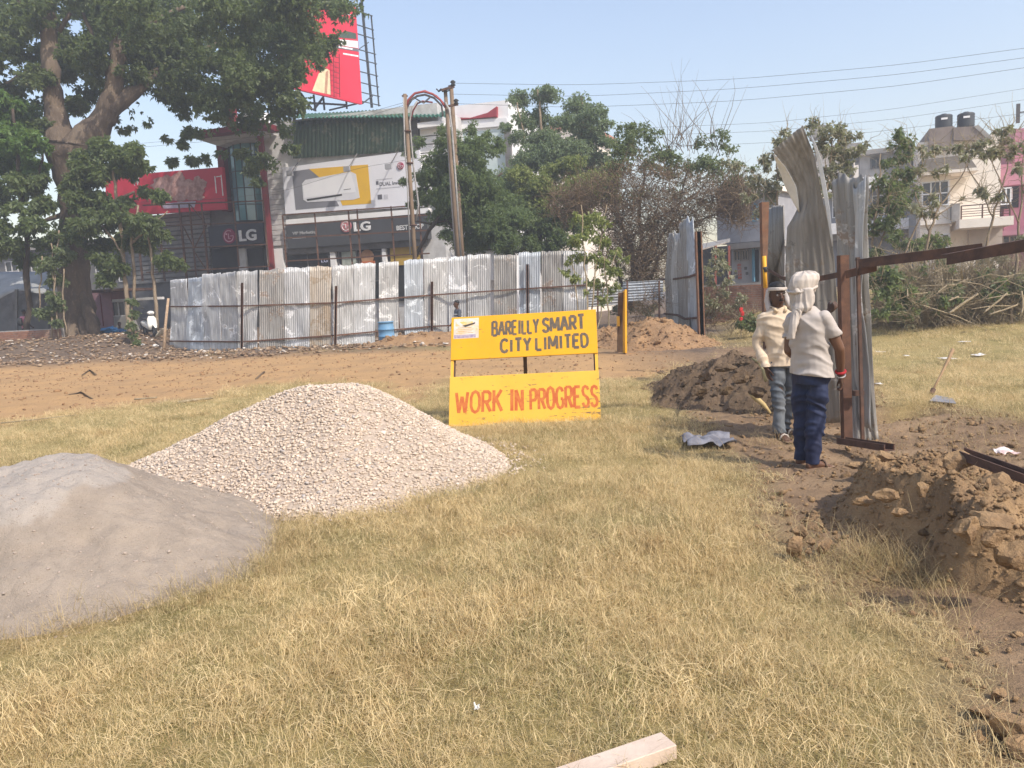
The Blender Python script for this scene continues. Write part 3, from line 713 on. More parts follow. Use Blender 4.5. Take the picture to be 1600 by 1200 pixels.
for px, yt in ((378, 442), (523, 447), (673, 440), (822, 413)):
    f = foot(px) + Vector((0, -.20, 0)); tp = at(px - (2 if px == 378 else 0), yt, f.y); f.z = hz(f.x, f.y) - .1
    mb = MB(); mb.angle(f, tp, .10, .01, (1, 0, 0), (0, 1, 0)); mb.bar(f + Vector((.05, .03, 0)), tp + Vector((.05, .03, 0)), .05, .06); mb.build('post', RUST_O if px == 523 else RUST, fence)
def rail(ys):
    pts = []
    for px, py in ys:
        f = foot(px); pts.append(at(px, py, f.y - .10))
    for p, q in zip(pts[:-1], pts[1:]): MB().angle(p, q, .055, .007, (0, 0, -1), (0, 1, 0)).build('rail', RUST, fence)
rail([(264, 478), (378, 477), (523, 472), (673, 460), (822, 450), (918, 444)]); rail([(264, 532), (378, 533), (523, 523), (673, 509), (822, 502), (918, 497)])
# narrow gaps seen between some sheets hold a dark patch of splice strap
prop = thing('leaning_pole', gnd(263, 550), 'slender bare wooden pole propping the left end of the long sheet fence', 'wooden pole')
MB().tube([gnd(261, 552, -.05) + Vector((0, -.3, 0)), at(264, 510, 32) + Vector((0, -.35, 0)), at(268, 466, 32) + Vector((0, -.3, 0))], [.07, .06, .05], 8).build('shaft', M('pale_wood', (.46, .33, .22), (.36, .25, .16), 12, .85, bmp=.003), prop, True)

# --- low fence of sheets laid on their side
low = thing('sheet_fence', at(980, 480, 31) * 1.0, 'low fence of corrugated sheets laid sideways, right of the long upright fence', 'fence')
for i, (x0, x1, y0, y1, mi) in enumerate(((917, 975, 452, 480, 2), (973, 1036, 441, 472, 1))):
    corr(low, [at(x0, y1, 28.6), at(x0, y0, 28.6)], [at(x1, y1 - 4, 28.3), at(x1, y0 - 4, 28.3)], SH[mi], 60 + i, .10, .02, 12, .03, horizontal=True)
for px in (934, 980, 1030): MB().bar(at(px, 512, 28.2), at(px, 438, 28.2), .06).build('post', RUST_D, low)

# --- far right piece: dull upright sheets on a rusty post
seg = thing('sheet_fence', gnd(1092, 537), 'short row of dull grey sheets ending in an orange rusty post by an earth heap', 'fence')
def seg_pt(px, py): # foot line runs away from the viewer
    d = float(np.interp(px, [1038, 1096], [25.5, 21.3])); return at(px, py, d)
for i, (b0, b1, t0, t1, y0, y1, mi) in enumerate(((1041, 1051, 1043, 1052, 368, 364, 4), (1050, 1060, 1052, 1062, 362, 366, 2), (1059, 1078, 1059, 1076, 348, 343, 4), (1077, 1090, 1073, 1081, 342, 341, 1))):
    a, c_ = seg_pt(b0, 520), seg_pt(b1, 524); a.z = hz(a.x, a.y) - .1; c_.z = hz(c_.x, c_.y) - .1
    m1, m2 = seg_pt(b0 + (t0 - b0) * .5, 430), seg_pt(b1 + 1, 430)
    corr(seg, [a, m1, seg_pt(t0, y0)], [c_, m2, seg_pt(t1, y1)], SH[mi], 70 + i, .085, .015, 14, .05, jag=.08)
f = gnd(1093, 538); tp = at(1087, 362, f.y); f.z = -.1
MB().angle(f, tp, .17, .015, (1, 0, 0), (0, 1, 0)).bar(f + Vector((.085, .05, 0)), tp + Vector((.085, .05, 0)), .1, .1).build('post', RUST_O, seg)
MB().tube([at(1030, 436, 26.2), at(1046, 437, 25), at(1066, 434, 23.4), at(1078, 432, 22.3), at(1089, 428, 21.2)], .035, 6).build('rail', RUST_D, seg, True)
MB().tube([at(1038, 490, 25.5), at(1058, 492, 24), at(1070, 498, 23), at(1082, 497, 22), at(1094, 496, 21.15)], .035, 6).build('rail', RUST_D, seg, True)

# --- near piece: the sheets the two workers stand at
gate = thing('sheet_fence', gnd(1320, 687), 'half torn down row of tall grey sheets that the two workers stand beside', 'fence')
# far grey sheet beside the old post
corr(gate, [gnd(1203, 560), at(1200, 440, 12.2), at(1203, 323, 12.2)], [at(1228, 560, 11.6), at(1226, 440, 11.6), at(1226, 322, 11.6)], SH[4], 81, .085, .012, 14, .02)
# large sheet bent over at the top
Lb = [(1236, 668, 9.05), (1234, 600, 9.05), (1231, 520, 9.05), (1226, 420, 9.0), (1228, 352, 8.98), (1246, 322, 8.97), (1243, 292, 8.93), (1227, 262, 8.84), (1208, 236, 8.70)]
Rb = [(1313, 660, 8.75), (1312, 590, 8.75), (1310, 490, 8.75), (1304, 407, 8.74), (1298, 362, 8.72), (1290, 330, 8.7), (1281, 290, 8.68), (1272, 240, 8.66), (1252, 195, 8.62)]
corr(gate, pix_edge(Lb), pix_edge(Rb), SH[5], 82, .070, .0055, 44, .045, jag=.006)
# its torn edges curl forward; their sunlit white is put into the colour
SUNLIT = M('sunlit_zinc', (.80, .81, .82), (.70, .71, .72), 9, .45, .1)
fl = [(1247, 331, 8.93), (1237, 312, 8.90), (1227, 293, 8.87), (1216, 264, 8.78), (1208, 242, 8.66)]
fr = [(1249, 331, 8.88), (1247, 310, 8.80), (1244, 290, 8.76), (1228, 261, 8.68), (1210, 240, 8.60)]
o = corr(gate, pix_edge(fl), pix_edge(fr), SUNLIT, 83, .076, .002, 12, .004, name='curled_edge', jag=0); o['label'] = 'bright curled left edge of the torn sheet'
re = [(1300, 385, 8.66), (1291, 330, 8.62), (1283, 285, 8.6), (1275, 240, 8.58), (1266, 212, 8.58)]
o = corr(gate, pix_edge(re), pix_edge([(a + w_, b, c - .04) for (a, b, c), w_ in zip(re, (1.5, 6, 7, 6, 2))]), SUNLIT, 84, .076, .002, 10, .003, name='curled_edge', jag=0); o['label'] = 'bright folded right edge of the torn sheet'
# narrower sheets right of it
corr(gate, [gnd(1332, 687) + Vector((-.03, 0, -.08)), at(1322, 560, 7.95), at(1312, 430, 7.98), at(1299, 279, 8.02)], [gnd(1374, 684) + Vector((0, 0, -.05)), at(1360, 560, 7.62), at(1357, 430, 7.6), at(1354, 269, 7.6)], SH[4], 85, .076, .012, 30, .03, jag=.07)
corr(gate, [at(1328, 640, 7.9), at(1323, 500, 7.92), at(1328, 296, 7.92)], [at(1362, 676, 7.56), at(1353, 500, 7.55), at(1351, 285, 7.55)], SH[2], 86, .085, .012, 26, .03, jag=.06)
# posts and rails
f = gnd(1320, 690); tp = at(1313, 399, f.y - .02); f.z = -.15
MB().angle(f, tp, .085, .008, (1, 0, 0), (0, 1, 0)).build('post', RUST, gate)
MB().bar(f + Vector((.075, .08, 0)), tp + Vector((.075, .08, 0)), .035, .05).build('post', RUST_O, gate)
MB().bar(at(1348, 688, 7.42), at(1340, 402, 7.42), .03, .03).build('post', RUST_D, gate)
f = gnd(1196, 560); f = at(1196, 530, 13.4); f.z = -.1; tp = at(1190, 316, 13.4)
MB().angle(f, tp, .13, .012, (1, 0, 0), (0, 1, 0)).bar(f + Vector((.06, .04, 0)), tp + Vector((.06, .04, 0)), .07, .06).build('post', RUST_O, gate)['label'] = 'older rusty post at the far end'
MB().tube([at(1196, 450, 13.2), at(1194, 400, 13.2)], .035, 8).build('striped_pipe', M('striped_pipe', (.80, .42, .03), (.75, .38, .03), 3, .6), gate, True)
MB().tube([at(1196.5, 425, 13.19), at(1195.3, 417, 13.19)], .039, 8).build('black_band', BLACK, gate, True)
rl = [(1200, 419, 12.0), (1222, 431, 11.0), (1245, 436, 8.5), (1278, 432, 8.3), (1312, 425, 7.85)]
pp = [at(*a) for a in rl]
for p, q in zip(pp[:-1], pp[1:]): MB().angle(p, q, .055, .007, (0, 0, -1), (0, 1, 0)).build('rail', RUST_D, gate)
# two loose angle irons run on from the post towards the right
p, q = at(1322, 423, 7.55), at(1370, 411, 7.2); MB().angle(p, q, .075, .008, (0, 0, -1), (0, 1, 0)).build('rail', RUST, gate)
p, q = at(1342, 405, 7.3), at(1535, 380, 6.1); MB().angle(p, q, .085, .008, (0, 0, -1), (0, 1, 0)).build('rail', RUST_D, gate)
p, q = at(1480, 397, 6.1), at(1645, 366, 5.2); MB().angle(p, q, .085, .008, (0, 0, -1), (0, 1, 0)).build('rail', RUST_D, gate)
MB().box(at(1341, 614, 7.50), (.10, .05, .05)).build('clamp', RUST_D, gate)
for a in ((1318, 444, 7.62), (1320, 560, 7.62)): MB().lathe(at(*a), [(.012, -.02), (.012, .02)], 8, (0, 1, 0)).build('bolt', RUST_D, gate)

# --- steel channels lying on the ground
def channel(name, p, q, label, grp):
    t = thing(name, (p + q) / 2, label, 'steel channel', grp); mb = MB(); d = (q - p); u = d.cross(Vector((0, 0, 1))).normalized(); up = Vector((0, 0, 1))
    mb.frame_box(p, u * .10, up * .009, d); mb.frame_box(p + up * .0095, u * .009, up * .05, d); mb.frame_box(p + up * .0095 + u * .091, u * .009, up * .05, d)
    mb.build('channel_bar', RUST_D, t); return t
a, c_ = gnd(1322, 692, .05), gnd(1398, 704, .12); channel('steel_channel', a, c_, 'rusty steel channel lying at the foot of the rusty post', 'steel channels on the soil')
a, c_ = gnd(1508, 712, .34), gnd(1660, 768, .30); channel('steel_channel', a, c_, 'rusty steel channel lying across the heap beside the big clod', 'steel channels on the soil')

# ================================================================== yellow work board
GL = {'A': [[(0, 0), (.33, 1), (.66, 0)], [(.13, .36), (.53, .36)]], 'B': [[(0, 0), (0, 1), (.38, 1), (.5, .9), (.5, .64), (.4, .54), (.02, .54)], [(.4, .52), (.55, .42), (.55, .12), (.42, 0), (.02, 0)]],
      'C': [[(.55, .8), (.47, .95), (.3, 1), (.12, .93), (.0, .72), (0, .28), (.12, .07), (.3, 0), (.47, .05), (.55, .2)]], 'D': [[(.02, 0), (.0, 1), (.3, 1), (.48, .88), (.56, .65), (.56, .35), (.48, .12), (.3, 0), (.02, 0)]],
      'E': [[(.5, 1), (0, 1), (0, 0), (.5, 0)], [(.02, .53), (.42, .53)]], 'G': [[(.55, .8), (.45, .95), (.3, 1), (.12, .93), (0, .7), (0, .3), (.12, .07), (.3, 0), (.48, .06), (.57, .2), (.57, .45), (.36, .45)]],
      'I': [[(.12, 0), (.12, 1)]], 'K': [[(0, 0), (0, 1)], [(.52, 1), (.03, .45)], [(.16, .6), (.55, 0)]], 'L': [[(0, 1), (0, 0), (.46, 0)]], 'M': [[(0, 0), (.03, 1), (.37, .2), (.71, 1), (.74, 0)]],
      'N': [[(0, 0), (0, 1), (.52, 0), (.52, 1)]], 'O': [[(.29, 1), (.1, .92), (0, .7), (0, .3), (.1, .08), (.29, 0), (.48, .08), (.58, .3), (.58, .7), (.48, .92), (.29, 1)]],
      'P': [[(0, 0), (0, 1), (.36, 1), (.5, .9), (.5, .58), (.36, .47), (.02, .47)]], 'R': [[(0, 0), (0, 1), (.36, 1), (.5, .9), (.5, .6), (.36, .5), (.02, .5)], [(.24, .49), (.54, 0)]],
      'S': [[(.52, .82), (.44, .95), (.27, 1), (.1, .94), (.03, .78), (.1, .6), (.42, .44), (.52, .24), (.44, .06), (.26, 0), (.09, .05), (.0, .2)]], 'T': [[(0, 1), (.56, 1)], [(.28, .98), (.28, 0)]],
      'W': [[(0, 1), (.18, 0), (.4, .8), (.62, 0), (.8, 1)]], 'Y': [[(0, 1), (.28, .48), (.56, 1)], [(.28, .5), (.28, 0)]], 'U': [[(0, 1), (0, .2), (.12, .03), (.28, 0), (.44, .03), (.55, .2), (.55, 1)]]}
def stroke(mb, pts, wd, z, fr):
    """flat brush stroke with mitred corners"""
    P = [Vector((a, b)) for a, b in pts]; closed = (P[0] - P[-1]).length < 1e-6; L_ = []; R_ = []
    n = len(P)
    for i in range(n):
        pv = P[i - 1] if i else (P[-2] if closed else None); nx = P[i + 1] if i < n - 1 else (P[1] if closed else None)
        d1 = (P[i] - pv).normalized() if pv is not None else (nx - P[i]).normalized(); d2 = (nx - P[i]).normalized() if nx is not None else d1
        n1, n2 = Vector((-d1.y, d1.x)), Vector((-d2.y, d2.x)); mm = n1 + n2
        mm = n1 if mm.length < .3 else mm.normalized(); k = min(1 / max(.35, mm.dot(n1)), 1.9)
        L_.append(P[i] + mm * wd / 2 * k); R_.append(P[i] - mm * wd / 2 * k)
    vs = []
    for a, b in zip(L_, R_): vs += [fr(a.x, a.y, z), fr(b.x, b.y, z)]
    mb.add(vs, [(2 * i, 2 * i + 1, 2 * i + 3, 2 * i + 2) for i in range(n - 1)])
def split_sharp(strokes):
    out = []
    for s_ in strokes:
        cur = [s_[0]]
        for i in range(1, len(s_)):
            cur.append(s_[i])
            if i < len(s_) - 1:
                d1 = (Vector(s_[i]) - Vector(s_[i - 1])).normalized(); d2 = (Vector(s_[i + 1]) - Vector(s_[i])).normalized()
                if d1.dot(d2) < .35: out.append(cur); cur = [s_[i]]
        out.append(cur)
    return out
def letters(parent, text, fr, u0, v0, u1, v1, hgt, wd, mat, rise=0):
    """hand painted capitals along a line from (u0,v0) to (u1,v1); each letter a sub-part"""
    adv = {c: max(p[0] for s_ in GL[c] for p in s_) for c in GL}; adv['I'] = .24
    tot = sum((adv[c] + .23) if c != ' ' else .38 for c in text) - .23; sx = (u1 - u0) / (tot * hgt) * hgt
    u = 0
    for c in text:
        if c == ' ': u += .38; continue
        mb = MB(); jit = random.uniform(-.012, .012); hk = hgt * random.uniform(.96, 1.04)
        for si, s_ in enumerate(split_sharp(GL[c])):
            pts = []
            for a, b in s_:
                uu = (u + a) * sx; f_ = uu / (u1 - u0); pts.append((u0 + uu + b * hk * jit, v0 + (v1 - v0) * f_ + b * hk))
            stroke(mb, pts, wd * random.uniform(.92, 1.06), .0016 + .0006 * si, fr)
        mb.build('letter', mat, parent); u += adv[c] + .23
def yellow(name, c1, c2, rubs):
    m, t, b = newmat(name); v = coord(t)
    n1 = noise(t, 1.6, 5, .6, v); n2 = noise(t, 18, 5, .7, v); st = N(t, 'ShaderNodeMapping'); st.inputs['Scale'].default_value = (7, 7, 30); t.links.new(v, st.inputs[0]); n3 = noise(t, 1.0, 5, .7, st.outputs[0])
    c = mixc(t, ramp(t, n1, .35, .65), c1, c2); c = mixc(t, math_(t, 'MULTIPLY', ramp(t, n2, .5, .8), .25), c, (.55, .36, .12))
    c = mixc(t, ramp(t, math_(t, 'ADD', n3, math_(t, 'MULTIPLY', n1, .35)), rubs, rubs + .05), c, (.22, .14, .07))
    t.links.new(c, b.inputs['Base Color']); b.inputs['Roughness'].default_value = .55; bump(t, b, n2, .3, .003); return m
Y_TOP, Y_BOT = yellow('yellow_board_upper', (.80, .40, .012), (.74, .36, .015), .82), yellow('yellow_board_lower', (.80, .47, .06), (.74, .42, .05), .775)
BL, BR_, TL, TR = gnd(702, 665), gnd(939, 656), None, None
sd = (BL.y + BR_.y) / 2
LB = .34                                                             # the board leans back
TLp, TRp = at(706, 497, BL.y + LB), at(931, 484, BR_.y + LB)
BL.z = BR_.z = -.02
ux = ((BR_ - BL) + (TRp - TLp)).normalized(); Hs = ((TLp - BL).length + (TRp - BR_).length) / 2; Ws = (BR_ - BL).length; Wt = (TRp - TLp).length
def bfr(u, v, z):
    """board frame: u 0..1 across, v 0..1 up, z metres towards the viewer"""
    p = BL.lerp(BR_, u).lerp(TLp.lerp(TRp, u), v); nn = ux.cross((TLp - BL).normalized()).normalized(); nn = nn if nn.y < 0 else -nn
    return p + nn * z
board = thing('work_board', (BL + BR_) / 2, 'yellow painted two panel notice board with black and red hand lettering standing in the grass', 'notice board')
def slab(u0, v0, u1, v1, z0, z1):
    mb = MB(); c8 = [bfr(u, v, z) for z in (z0, z1) for u, v in ((u0, v0), (u1, v0), (u1, v1), (u0, v1))]
    return mb.add(c8, [(3, 2, 1, 0), (4, 5, 6, 7), (0, 1, 5, 4), (1, 2, 6, 5), (2, 3, 7, 6), (3, 0, 4, 7)])
top = slab(0, .605, 1, 1, -.004, .028).build('upper_panel', Y_TOP, board, bevel=.004)
bot = slab(-.004, .0, 1.0, .452, -.004, .016).build('lower_panel', Y_BOT, board, bevel=.004)
for u in (.0, .978): slab(u + .001, .453, u + .021, .604, -.03, .012).build('side_rail', Y_BOT, board)
slab(0, .0, .03, .999, -.05, -.006).build('back_rail', RUST_D, board); slab(.97, .0, 1, .999, -.05, -.006).build('back_rail', RUST_D, board)
p = bfr(.5, .95, -.03); q = p + Vector((.0, .75, 0)); q.z = -.05
MB().bar(p, q, .05, .03).build('back_leg', M('brown_wood', (.14, .085, .05), (.1, .06, .035), 8, .8), board)
INK = M('faded_black_paint', (.10, .085, .075), (.17, .125, .08), 22, .7, dirt=(.40, .24, .05), dirt_amt=.22)
REDP = M('faded_red_paint', (.52, .115, .032), (.58, .18, .045), 16, .7, dirt=(.72, .36, .06), dirt_amt=.25)
K = Hs
def fr_top(u, v, z): return bfr(u, v, .028 + z)
def fr_bot(u, v, z): return bfr(u, v, .016 + z)

def panel_letters(parent, text, fr, a, c_, hv, wd, mat):
    # u in board widths; letter strokes are laid out in metres then mapped back
    W_ = (Ws + Wt) / 2; f2 = lambda x, y, z: fr(x / W_, y / Hs, z)
    letters(parent, text, f2, a[0] * W_, a[1] * Hs, c_[0] * W_, c_[1] * Hs, hv * Hs, wd * Hs, mat)
panel_letters(top, 'BAREILLY', fr_top, (.288, .812), (.603, .818), .122, .022, INK)
panel_letters(top, 'SMART', fr_top, (.636, .820), (.916, .832), .122, .026, INK)
panel_letters(top, 'CITY', fr_top, (.347, .655), (.548, .660), .112, .025, INK)
panel_letters(top, 'LIMITED', fr_top, (.588, .660), (.935, .668), .112, .025, INK)
panel_letters(bot, 'WORK', fr_bot, (.045, .122), (.35, .126), .185, .028, REDP)
panel_letters(bot, 'IN', fr_bot, (.408, .124), (.488, .124), .185, .028, REDP)
panel_letters(bot, 'PROGRESS', fr_bot, (.543, .128), (.982, .136), .182, .026, REDP)
# pasted notice in the upper left corner
PAPER = M('pasted_paper', (.72, .66, .60), (.62, .54, .47), 9, .8, dirt=(.74, .46, .10), dirt_amt=.4)
pz = lambda u0, v0, u1, v1, z, nm, mt, par=top: slab(u0, v0, u1, v1, .0283 + z, .0283 + z + .0007).build(nm, mt, par)
pz(.018, .800, .192, .985, .0005, 'notice', PAPER)
pz(.022, .805, .172, .835, .0016, 'notice_band', M('violet_print', (.30, .24, .38), (.45, .38, .42), 22, .8))
for k in range(4): pz(.035 + .01 * (k % 2), .848 + k * .016, .155 - .012 * (k % 2), .854 + k * .016, .0016, 'notice_line', M('notice_ink', (.50, .30, .14), (.62, .45, .2), 30, .8))
pz(.03, .915, .15, .955, .0012, 'notice_patch', M('notice_yellow', (.76, .48, .08), (.7, .55, .35), 14, .8))
mb = MB(); vs = [bfr(u, v, .031) for u, v in ((.075, .918), (.10, .905), (.165, .93), (.168, .945), (.10, .925))]; mb.add(vs, [(0, 1, 2, 3, 4)]); mb.build('notice_bird', M('notice_dark', (.08, .07, .06)), top)
mb = MB(); vs = [bfr(u, v, .0315) for u, v in ((.03, .97), (.045, .965), (.085, .925), (.07, .905), (.04, .94))]; mb.add(vs, [(0, 1, 2, 3, 4)]); mb.build('notice_bird', PAPER, top)
# ================================================================== people
def remesh(o, vox, sm=4):
    m = o.modifiers.new('r', 'REMESH'); m.mode = 'VOXEL'; m.voxel_size = vox
    m = o.modifiers.new('s', 'SMOOTH'); m.iterations = sm; m.factor = .5
    me = evaluated(o)
    me.polygons.foreach_set('use_smooth', [True] * len(me.polygons)); return me
def wrinkle(o, amp, freq, seed, stretch=(1, 1, 1), cutoff=None):
    me = o.data; V = mesh_arrays(me); nr = np.empty(len(V) * 3, np.float32); me.vertices.foreach_get('normal', nr); nr = nr.reshape(-1, 3)
    a_ = np.array([.42, .30, .86]); b_ = np.array([.90, -.15, -.40]); ps, qs = V @ a_, V @ b_; wv = .35 * vnoise(V[:, 0] * 6 + seed, V[:, 1] * 6, V[:, 2] * 6, seed)
    if stretch[2] < 1:                                                  # folds that run lengthwise (gathers, hanging cloth)
        c0_ = V.mean(0); ps, qs = np.arctan2(V[:, 1] - c0_[1], V[:, 0] - c0_[0]) * .11, V[:, 2] * .4; wv = wv * .4
    fold = 1 - np.abs(vnoise(ps * freq * 2.2 + wv * 3, qs * freq * .55 + seed, V[:, 1] * freq * .5, seed)) * 1.7
    fine = vnoise(ps * freq * 5 + wv * 4, qs * freq * 1.4 + seed, V[:, 1] * freq * 2, seed + 3)
    d = amp * (.55 * (fold - .45) + .14 * fine)
    V = V + nr * d[:, None]; me.vertices.foreach_set('co', V.ravel()); me.update()
def cut(o, planes):
    bm = bmesh.new(); bm.from_mesh(o.data)
    for co, no in planes:
        bmesh.ops.bisect_plane(bm, geom=bm.verts[:] + bm.edges[:] + bm.faces[:], plane_co=co, plane_no=no, clear_outer=True)
    bm.to_mesh(o.data); bm.free()
    m = o.modifiers.new('hem', 'SOLIDIFY'); m.thickness = .006; m.offset = -1
def cloth(name, mb, mat, root, vox=.010, wr=(.008, 9, 1, (1, 1, 1.6)), cuts=(), sm=4):
    o = mb.build(name, mat, root, True, True); remesh(o, vox, sm)
    if wr: wrinkle(o, *wr)
    if cuts: cut(o, cuts)
    return o
V3 = lambda *a: Vector(a)
def sleeve(mb, pts, rad):
    mb.chain(pts[:2], rad[:2]); d = (pts[-1] - pts[0]).normalized(); u = d.cross(V3(0, 1, 0)).normalized(); v = d.cross(u)
    mb.loft([(p, u * r_, v * r_) for p, r_ in zip(pts, rad)], 14)
def hand(mb, wrist, fwd, palm_n, side, size=.19, curl=.5, thumb=1):
    """palm and five bent fingers; fwd = pointing direction, palm_n = out of the palm, side towards the thumb"""
    f, n, s_ = fwd.normalized(), palm_n.normalized(), side.normalized(); k = size / .19
    pc = wrist + f * .05 * k
    mb.loft([(wrist - f * .01, s_ * .026 * k, n * .019 * k), (wrist + f * .03 * k, s_ * .038 * k, n * .018 * k), (wrist + f * .075 * k, s_ * .043 * k, n * .016 * k), (wrist + f * .10 * k, s_ * .040 * k, n * .012 * k)], 12)
    for i, (off, L) in enumerate(((.032, .072), (.011, .082), (-.011, .076), (-.031, .058))):
        b = wrist + f * .088 * k + s_ * off * k; pts = [b]; d = f.copy(); q = n
        for j, fr in enumerate((.45, .32, .25)):
            a = curl * (.55 + .35 * j); d = (f * math.cos(a * (j + 1) * .8) + n * math.sin(a * (j + 1) * .8)); pts.append(pts[-1] + d * L * k * fr)
        mb.chain(pts, [.0095 * k, .009 * k, .008 * k, .007 * k], 8)
    b = wrist + f * .025 * k + s_ * .028 * k; t1 = b + (f * .6 + s_ * .7 + n * .25).normalized() * .04 * k; t2 = t1 + (f * .85 + s_ * .2 + n * .4).normalized() * .032 * k; t3 = t2 + (f * .9 + n * .45).normalized() * .024 * k
    mb.chain([b, t1, t2, t3], [.014 * k, .011 * k, .0095 * k, .008 * k], 8)
def head_shape(mb, c, fwd, up, k=1.0):
    """head with brow, nose, lips, jaw and ears; c = centre of the skull"""
    f, u = fwd.normalized(), up.normalized(); r = f.cross(u).normalized(); u = r.cross(f)
    P = lambda x, y, z: c + r * x * k + f * y * k + u * z * k
    mb.loft([(P(0, .045, -.122), r * .022 * k, f * .02 * k), (P(0, .035, -.112), r * .038 * k, f * .05 * k), (P(0, .018, -.08), r * .056 * k, f * .074 * k), (P(0, .006, -.045), r * .066 * k, f * .088 * k), (P(0, 0, 0), r * .073 * k, f * .096 * k),
             (P(0, -.004, .04), r * .075 * k, f * .098 * k), (P(0, -.008, .075), r * .066 * k, f * .086 * k), (P(0, -.01, .100), r * .045 * k, f * .060 * k), (P(0, -.01, .114), r * .016 * k, f * .02 * k)], 18)
    mb.loft([(P(0, .094, .022), r * .008 * k, f * .008 * k), (P(0, .106, -.008), r * .011 * k, f * .012 * k), (P(0, .113, -.026), r * .017 * k, f * .015 * k), (P(0, .098, -.040), r * .016 * k, f * .012 * k)], 8)
    mb.capsule(P(-.04, .082, .026), P(.04, .082, .026), .011 * k, .011 * k, 8)
    mb.capsule(P(-.018, .090, -.058), P(.018, .090, -.058), .008 * k, .008 * k, 8); mb.capsule(P(-.015, .088, -.071), P(.015, .088, -.071), .009 * k, .009 * k, 8)
    for s_ in (-1, 1): mb.loft([(P(s_ * .074, -.012, -.03), r * .008 * k, f * .012 * k), (P(s_ * .079, -.016, -.005), r * .008 * k, f * .018 * k), (P(s_ * .080, -.018, .022), r * .007 * k, f * .016 * k)], 8)
    return P
def foot_shape(mb, ank, fwd, k=1.0, sandal=True):
    f = Vector((fwd.x, fwd.y, 0)).normalized(); r = f.cross(Vector((0, 0, 1))); z0 = ank.z - .085
    P = lambda x, y, z: Vector((ank.x, ank.y, z0)) + r * x * k + f * y * k + Vector((0, 0, z * k))
    up = Vector((0, 0, 1))
    mb.loft([(P(0, -.06, .035), r * .022, up * .026), (P(0, -.035, .04), r * .033, up * .038), (P(0, .02, .05), r * .034, up * .048), (P(0, .08, .036), r * .040, up * .033), (P(0, .13, .024), r * .045, up * .021), (P(0, .155, .02), r * .042, up * .016)], 12)
    for i, (x, L) in enumerate(((-.032, .042), (-.014, .046), (.003, .042), (.018, .036), (.032, .028))): mb.capsule(P(x, .15, .016), P(x * 1.05, .15 + L, .012), .010, .008, 6)
    return P
SKIN = M('skin_brown', (.155, .075, .042), (.125, .060, .034), 6, .5, spec=.35)
SKIN2 = M('skin_dark', (.095, .048, .03), (.075, .038, .025), 6, .5, spec=.35)
HAIR = M('black_hair', (.012, .011, .011), (.02, .018, .016), 40, .55, bmp=.002, bscale=90)
SCARF = M('white_scarf_cloth', (.56, .495, .435), (.46, .40, .345), 8, .9, dirt=(.55, .36, .28), dirt_amt=.26)
TSHIRT = M('white_tshirt', (.47, .42, .38), (.40, .355, .32), 3, .9, dirt=(.5, .42, .34), dirt_amt=.3)
SHIRT = M('cream_shirt', (.64, .52, .385), (.57, .455, .33), 3, .9, dirt=(.5, .36, .22), dirt_amt=.3)
NAVY = M('navy_jogger', (.016, .020, .050), (.024, .034, .078), 5, .75, dirt=(.04, .045, .075), dirt_amt=.25)
JEANS = M('faded_jeans', (.17, .185, .20), (.09, .105, .125), 4, .9, dirt=(.24, .22, .19), dirt_amt=.3)
SOLE = M('brown_sandal', (.16, .10, .065), (.22, .15, .10), 10, .85)
EYEW = M('eye_white', (.55, .5, .46), None, 3, .3); EYEB = M('eye_dark', (.01, .008, .006), None, 3, .2); LIP = M('lips', (.11, .045, .035), None, 5, .5)

# --- front worker, seen from behind: white head cloth, white T-shirt, navy trousers
base = gnd(1267, 733); base.z = hz(base.x, base.y)
w1 = thing('person', base, 'worker seen from behind in a white head cloth, white T-shirt and navy trousers', 'person')
f = V3(.75, .66, 0).normalized(); r = V3(f.y, -f.x, 0); up = V3(0, 0, 1)          # r = his right
def L1(x, z, d=0.0): return V3(x, d, z)
hipR, hipL = L1(.055, .86, -.06), L1(-.045, .86, .07)
knR, knL = L1(.045, .47, .0), L1(-.02, .47, .12)
anR, anL = L1(.0, .085, -.04), L1(-.02, .085, .15)
shR, shL = L1(.082, 1.315, -.115), L1(-.105, 1.305, .125)
elR, wrR = L1(.20, 1.045, -.12), L1(.258, .80, -.01)
elL, wrL = L1(-.145, 1.03, .10), L1(0, .93, .26)
hc = L1(-.025, 1.545, .05)
mb = MB()
mb.loft([(L1(.01, .80, 0), r * .115, f * .09), (L1(.005, .93, 0), r * .12, f * .09), (L1(-.01, 1.05, .0), r * .145, f * .10), (L1(-.015, 1.18, 0), r * .165, f * .115), (L1(-.02, 1.30, 0), r * .145, f * .09), (L1(-.02, 1.36, .01), r * .09, f * .06), (L1(-.022, 1.41, .02), r * .055, f * .05)], 18)
mb.capsule(L1(-.022, 1.36, .02), hc - up * .06, .062, .058)
head_shape(mb, hc, V3(.72, .69, -.05), up)
for a, b_, c_ in ((shR, elR, wrR), (shL, elL, wrL)): mb.chain([a, a.lerp(b_, .5), b_, b_.lerp(c_, .35), c_], [.046, .050, .042, .041, .028])
for a, b_, c_ in ((hipR, knR, anR), (hipL, knL, anL)): mb.chain([a, a.lerp(b_, .5), b_, b_.lerp(c_, .3), c_], [.070, .070, .054, .054, .036])
hand(mb, wrR, V3(.12, .12, -1), V3(-.6, -.2, 0), V3(.25, .9, .1), .18, .75)
hand(mb, wrL, V3(.7, .3, -.4), V3(.3, -.9, 0), V3(0, .3, .9), .18, .7)
foot_shape(mb, anR, V3(.95, .3, 0)); foot_shape(mb, anL, V3(.9, .42, 0))
body = mb.build('body', SKIN, w1, True, True); remesh(body, .0065, 3)
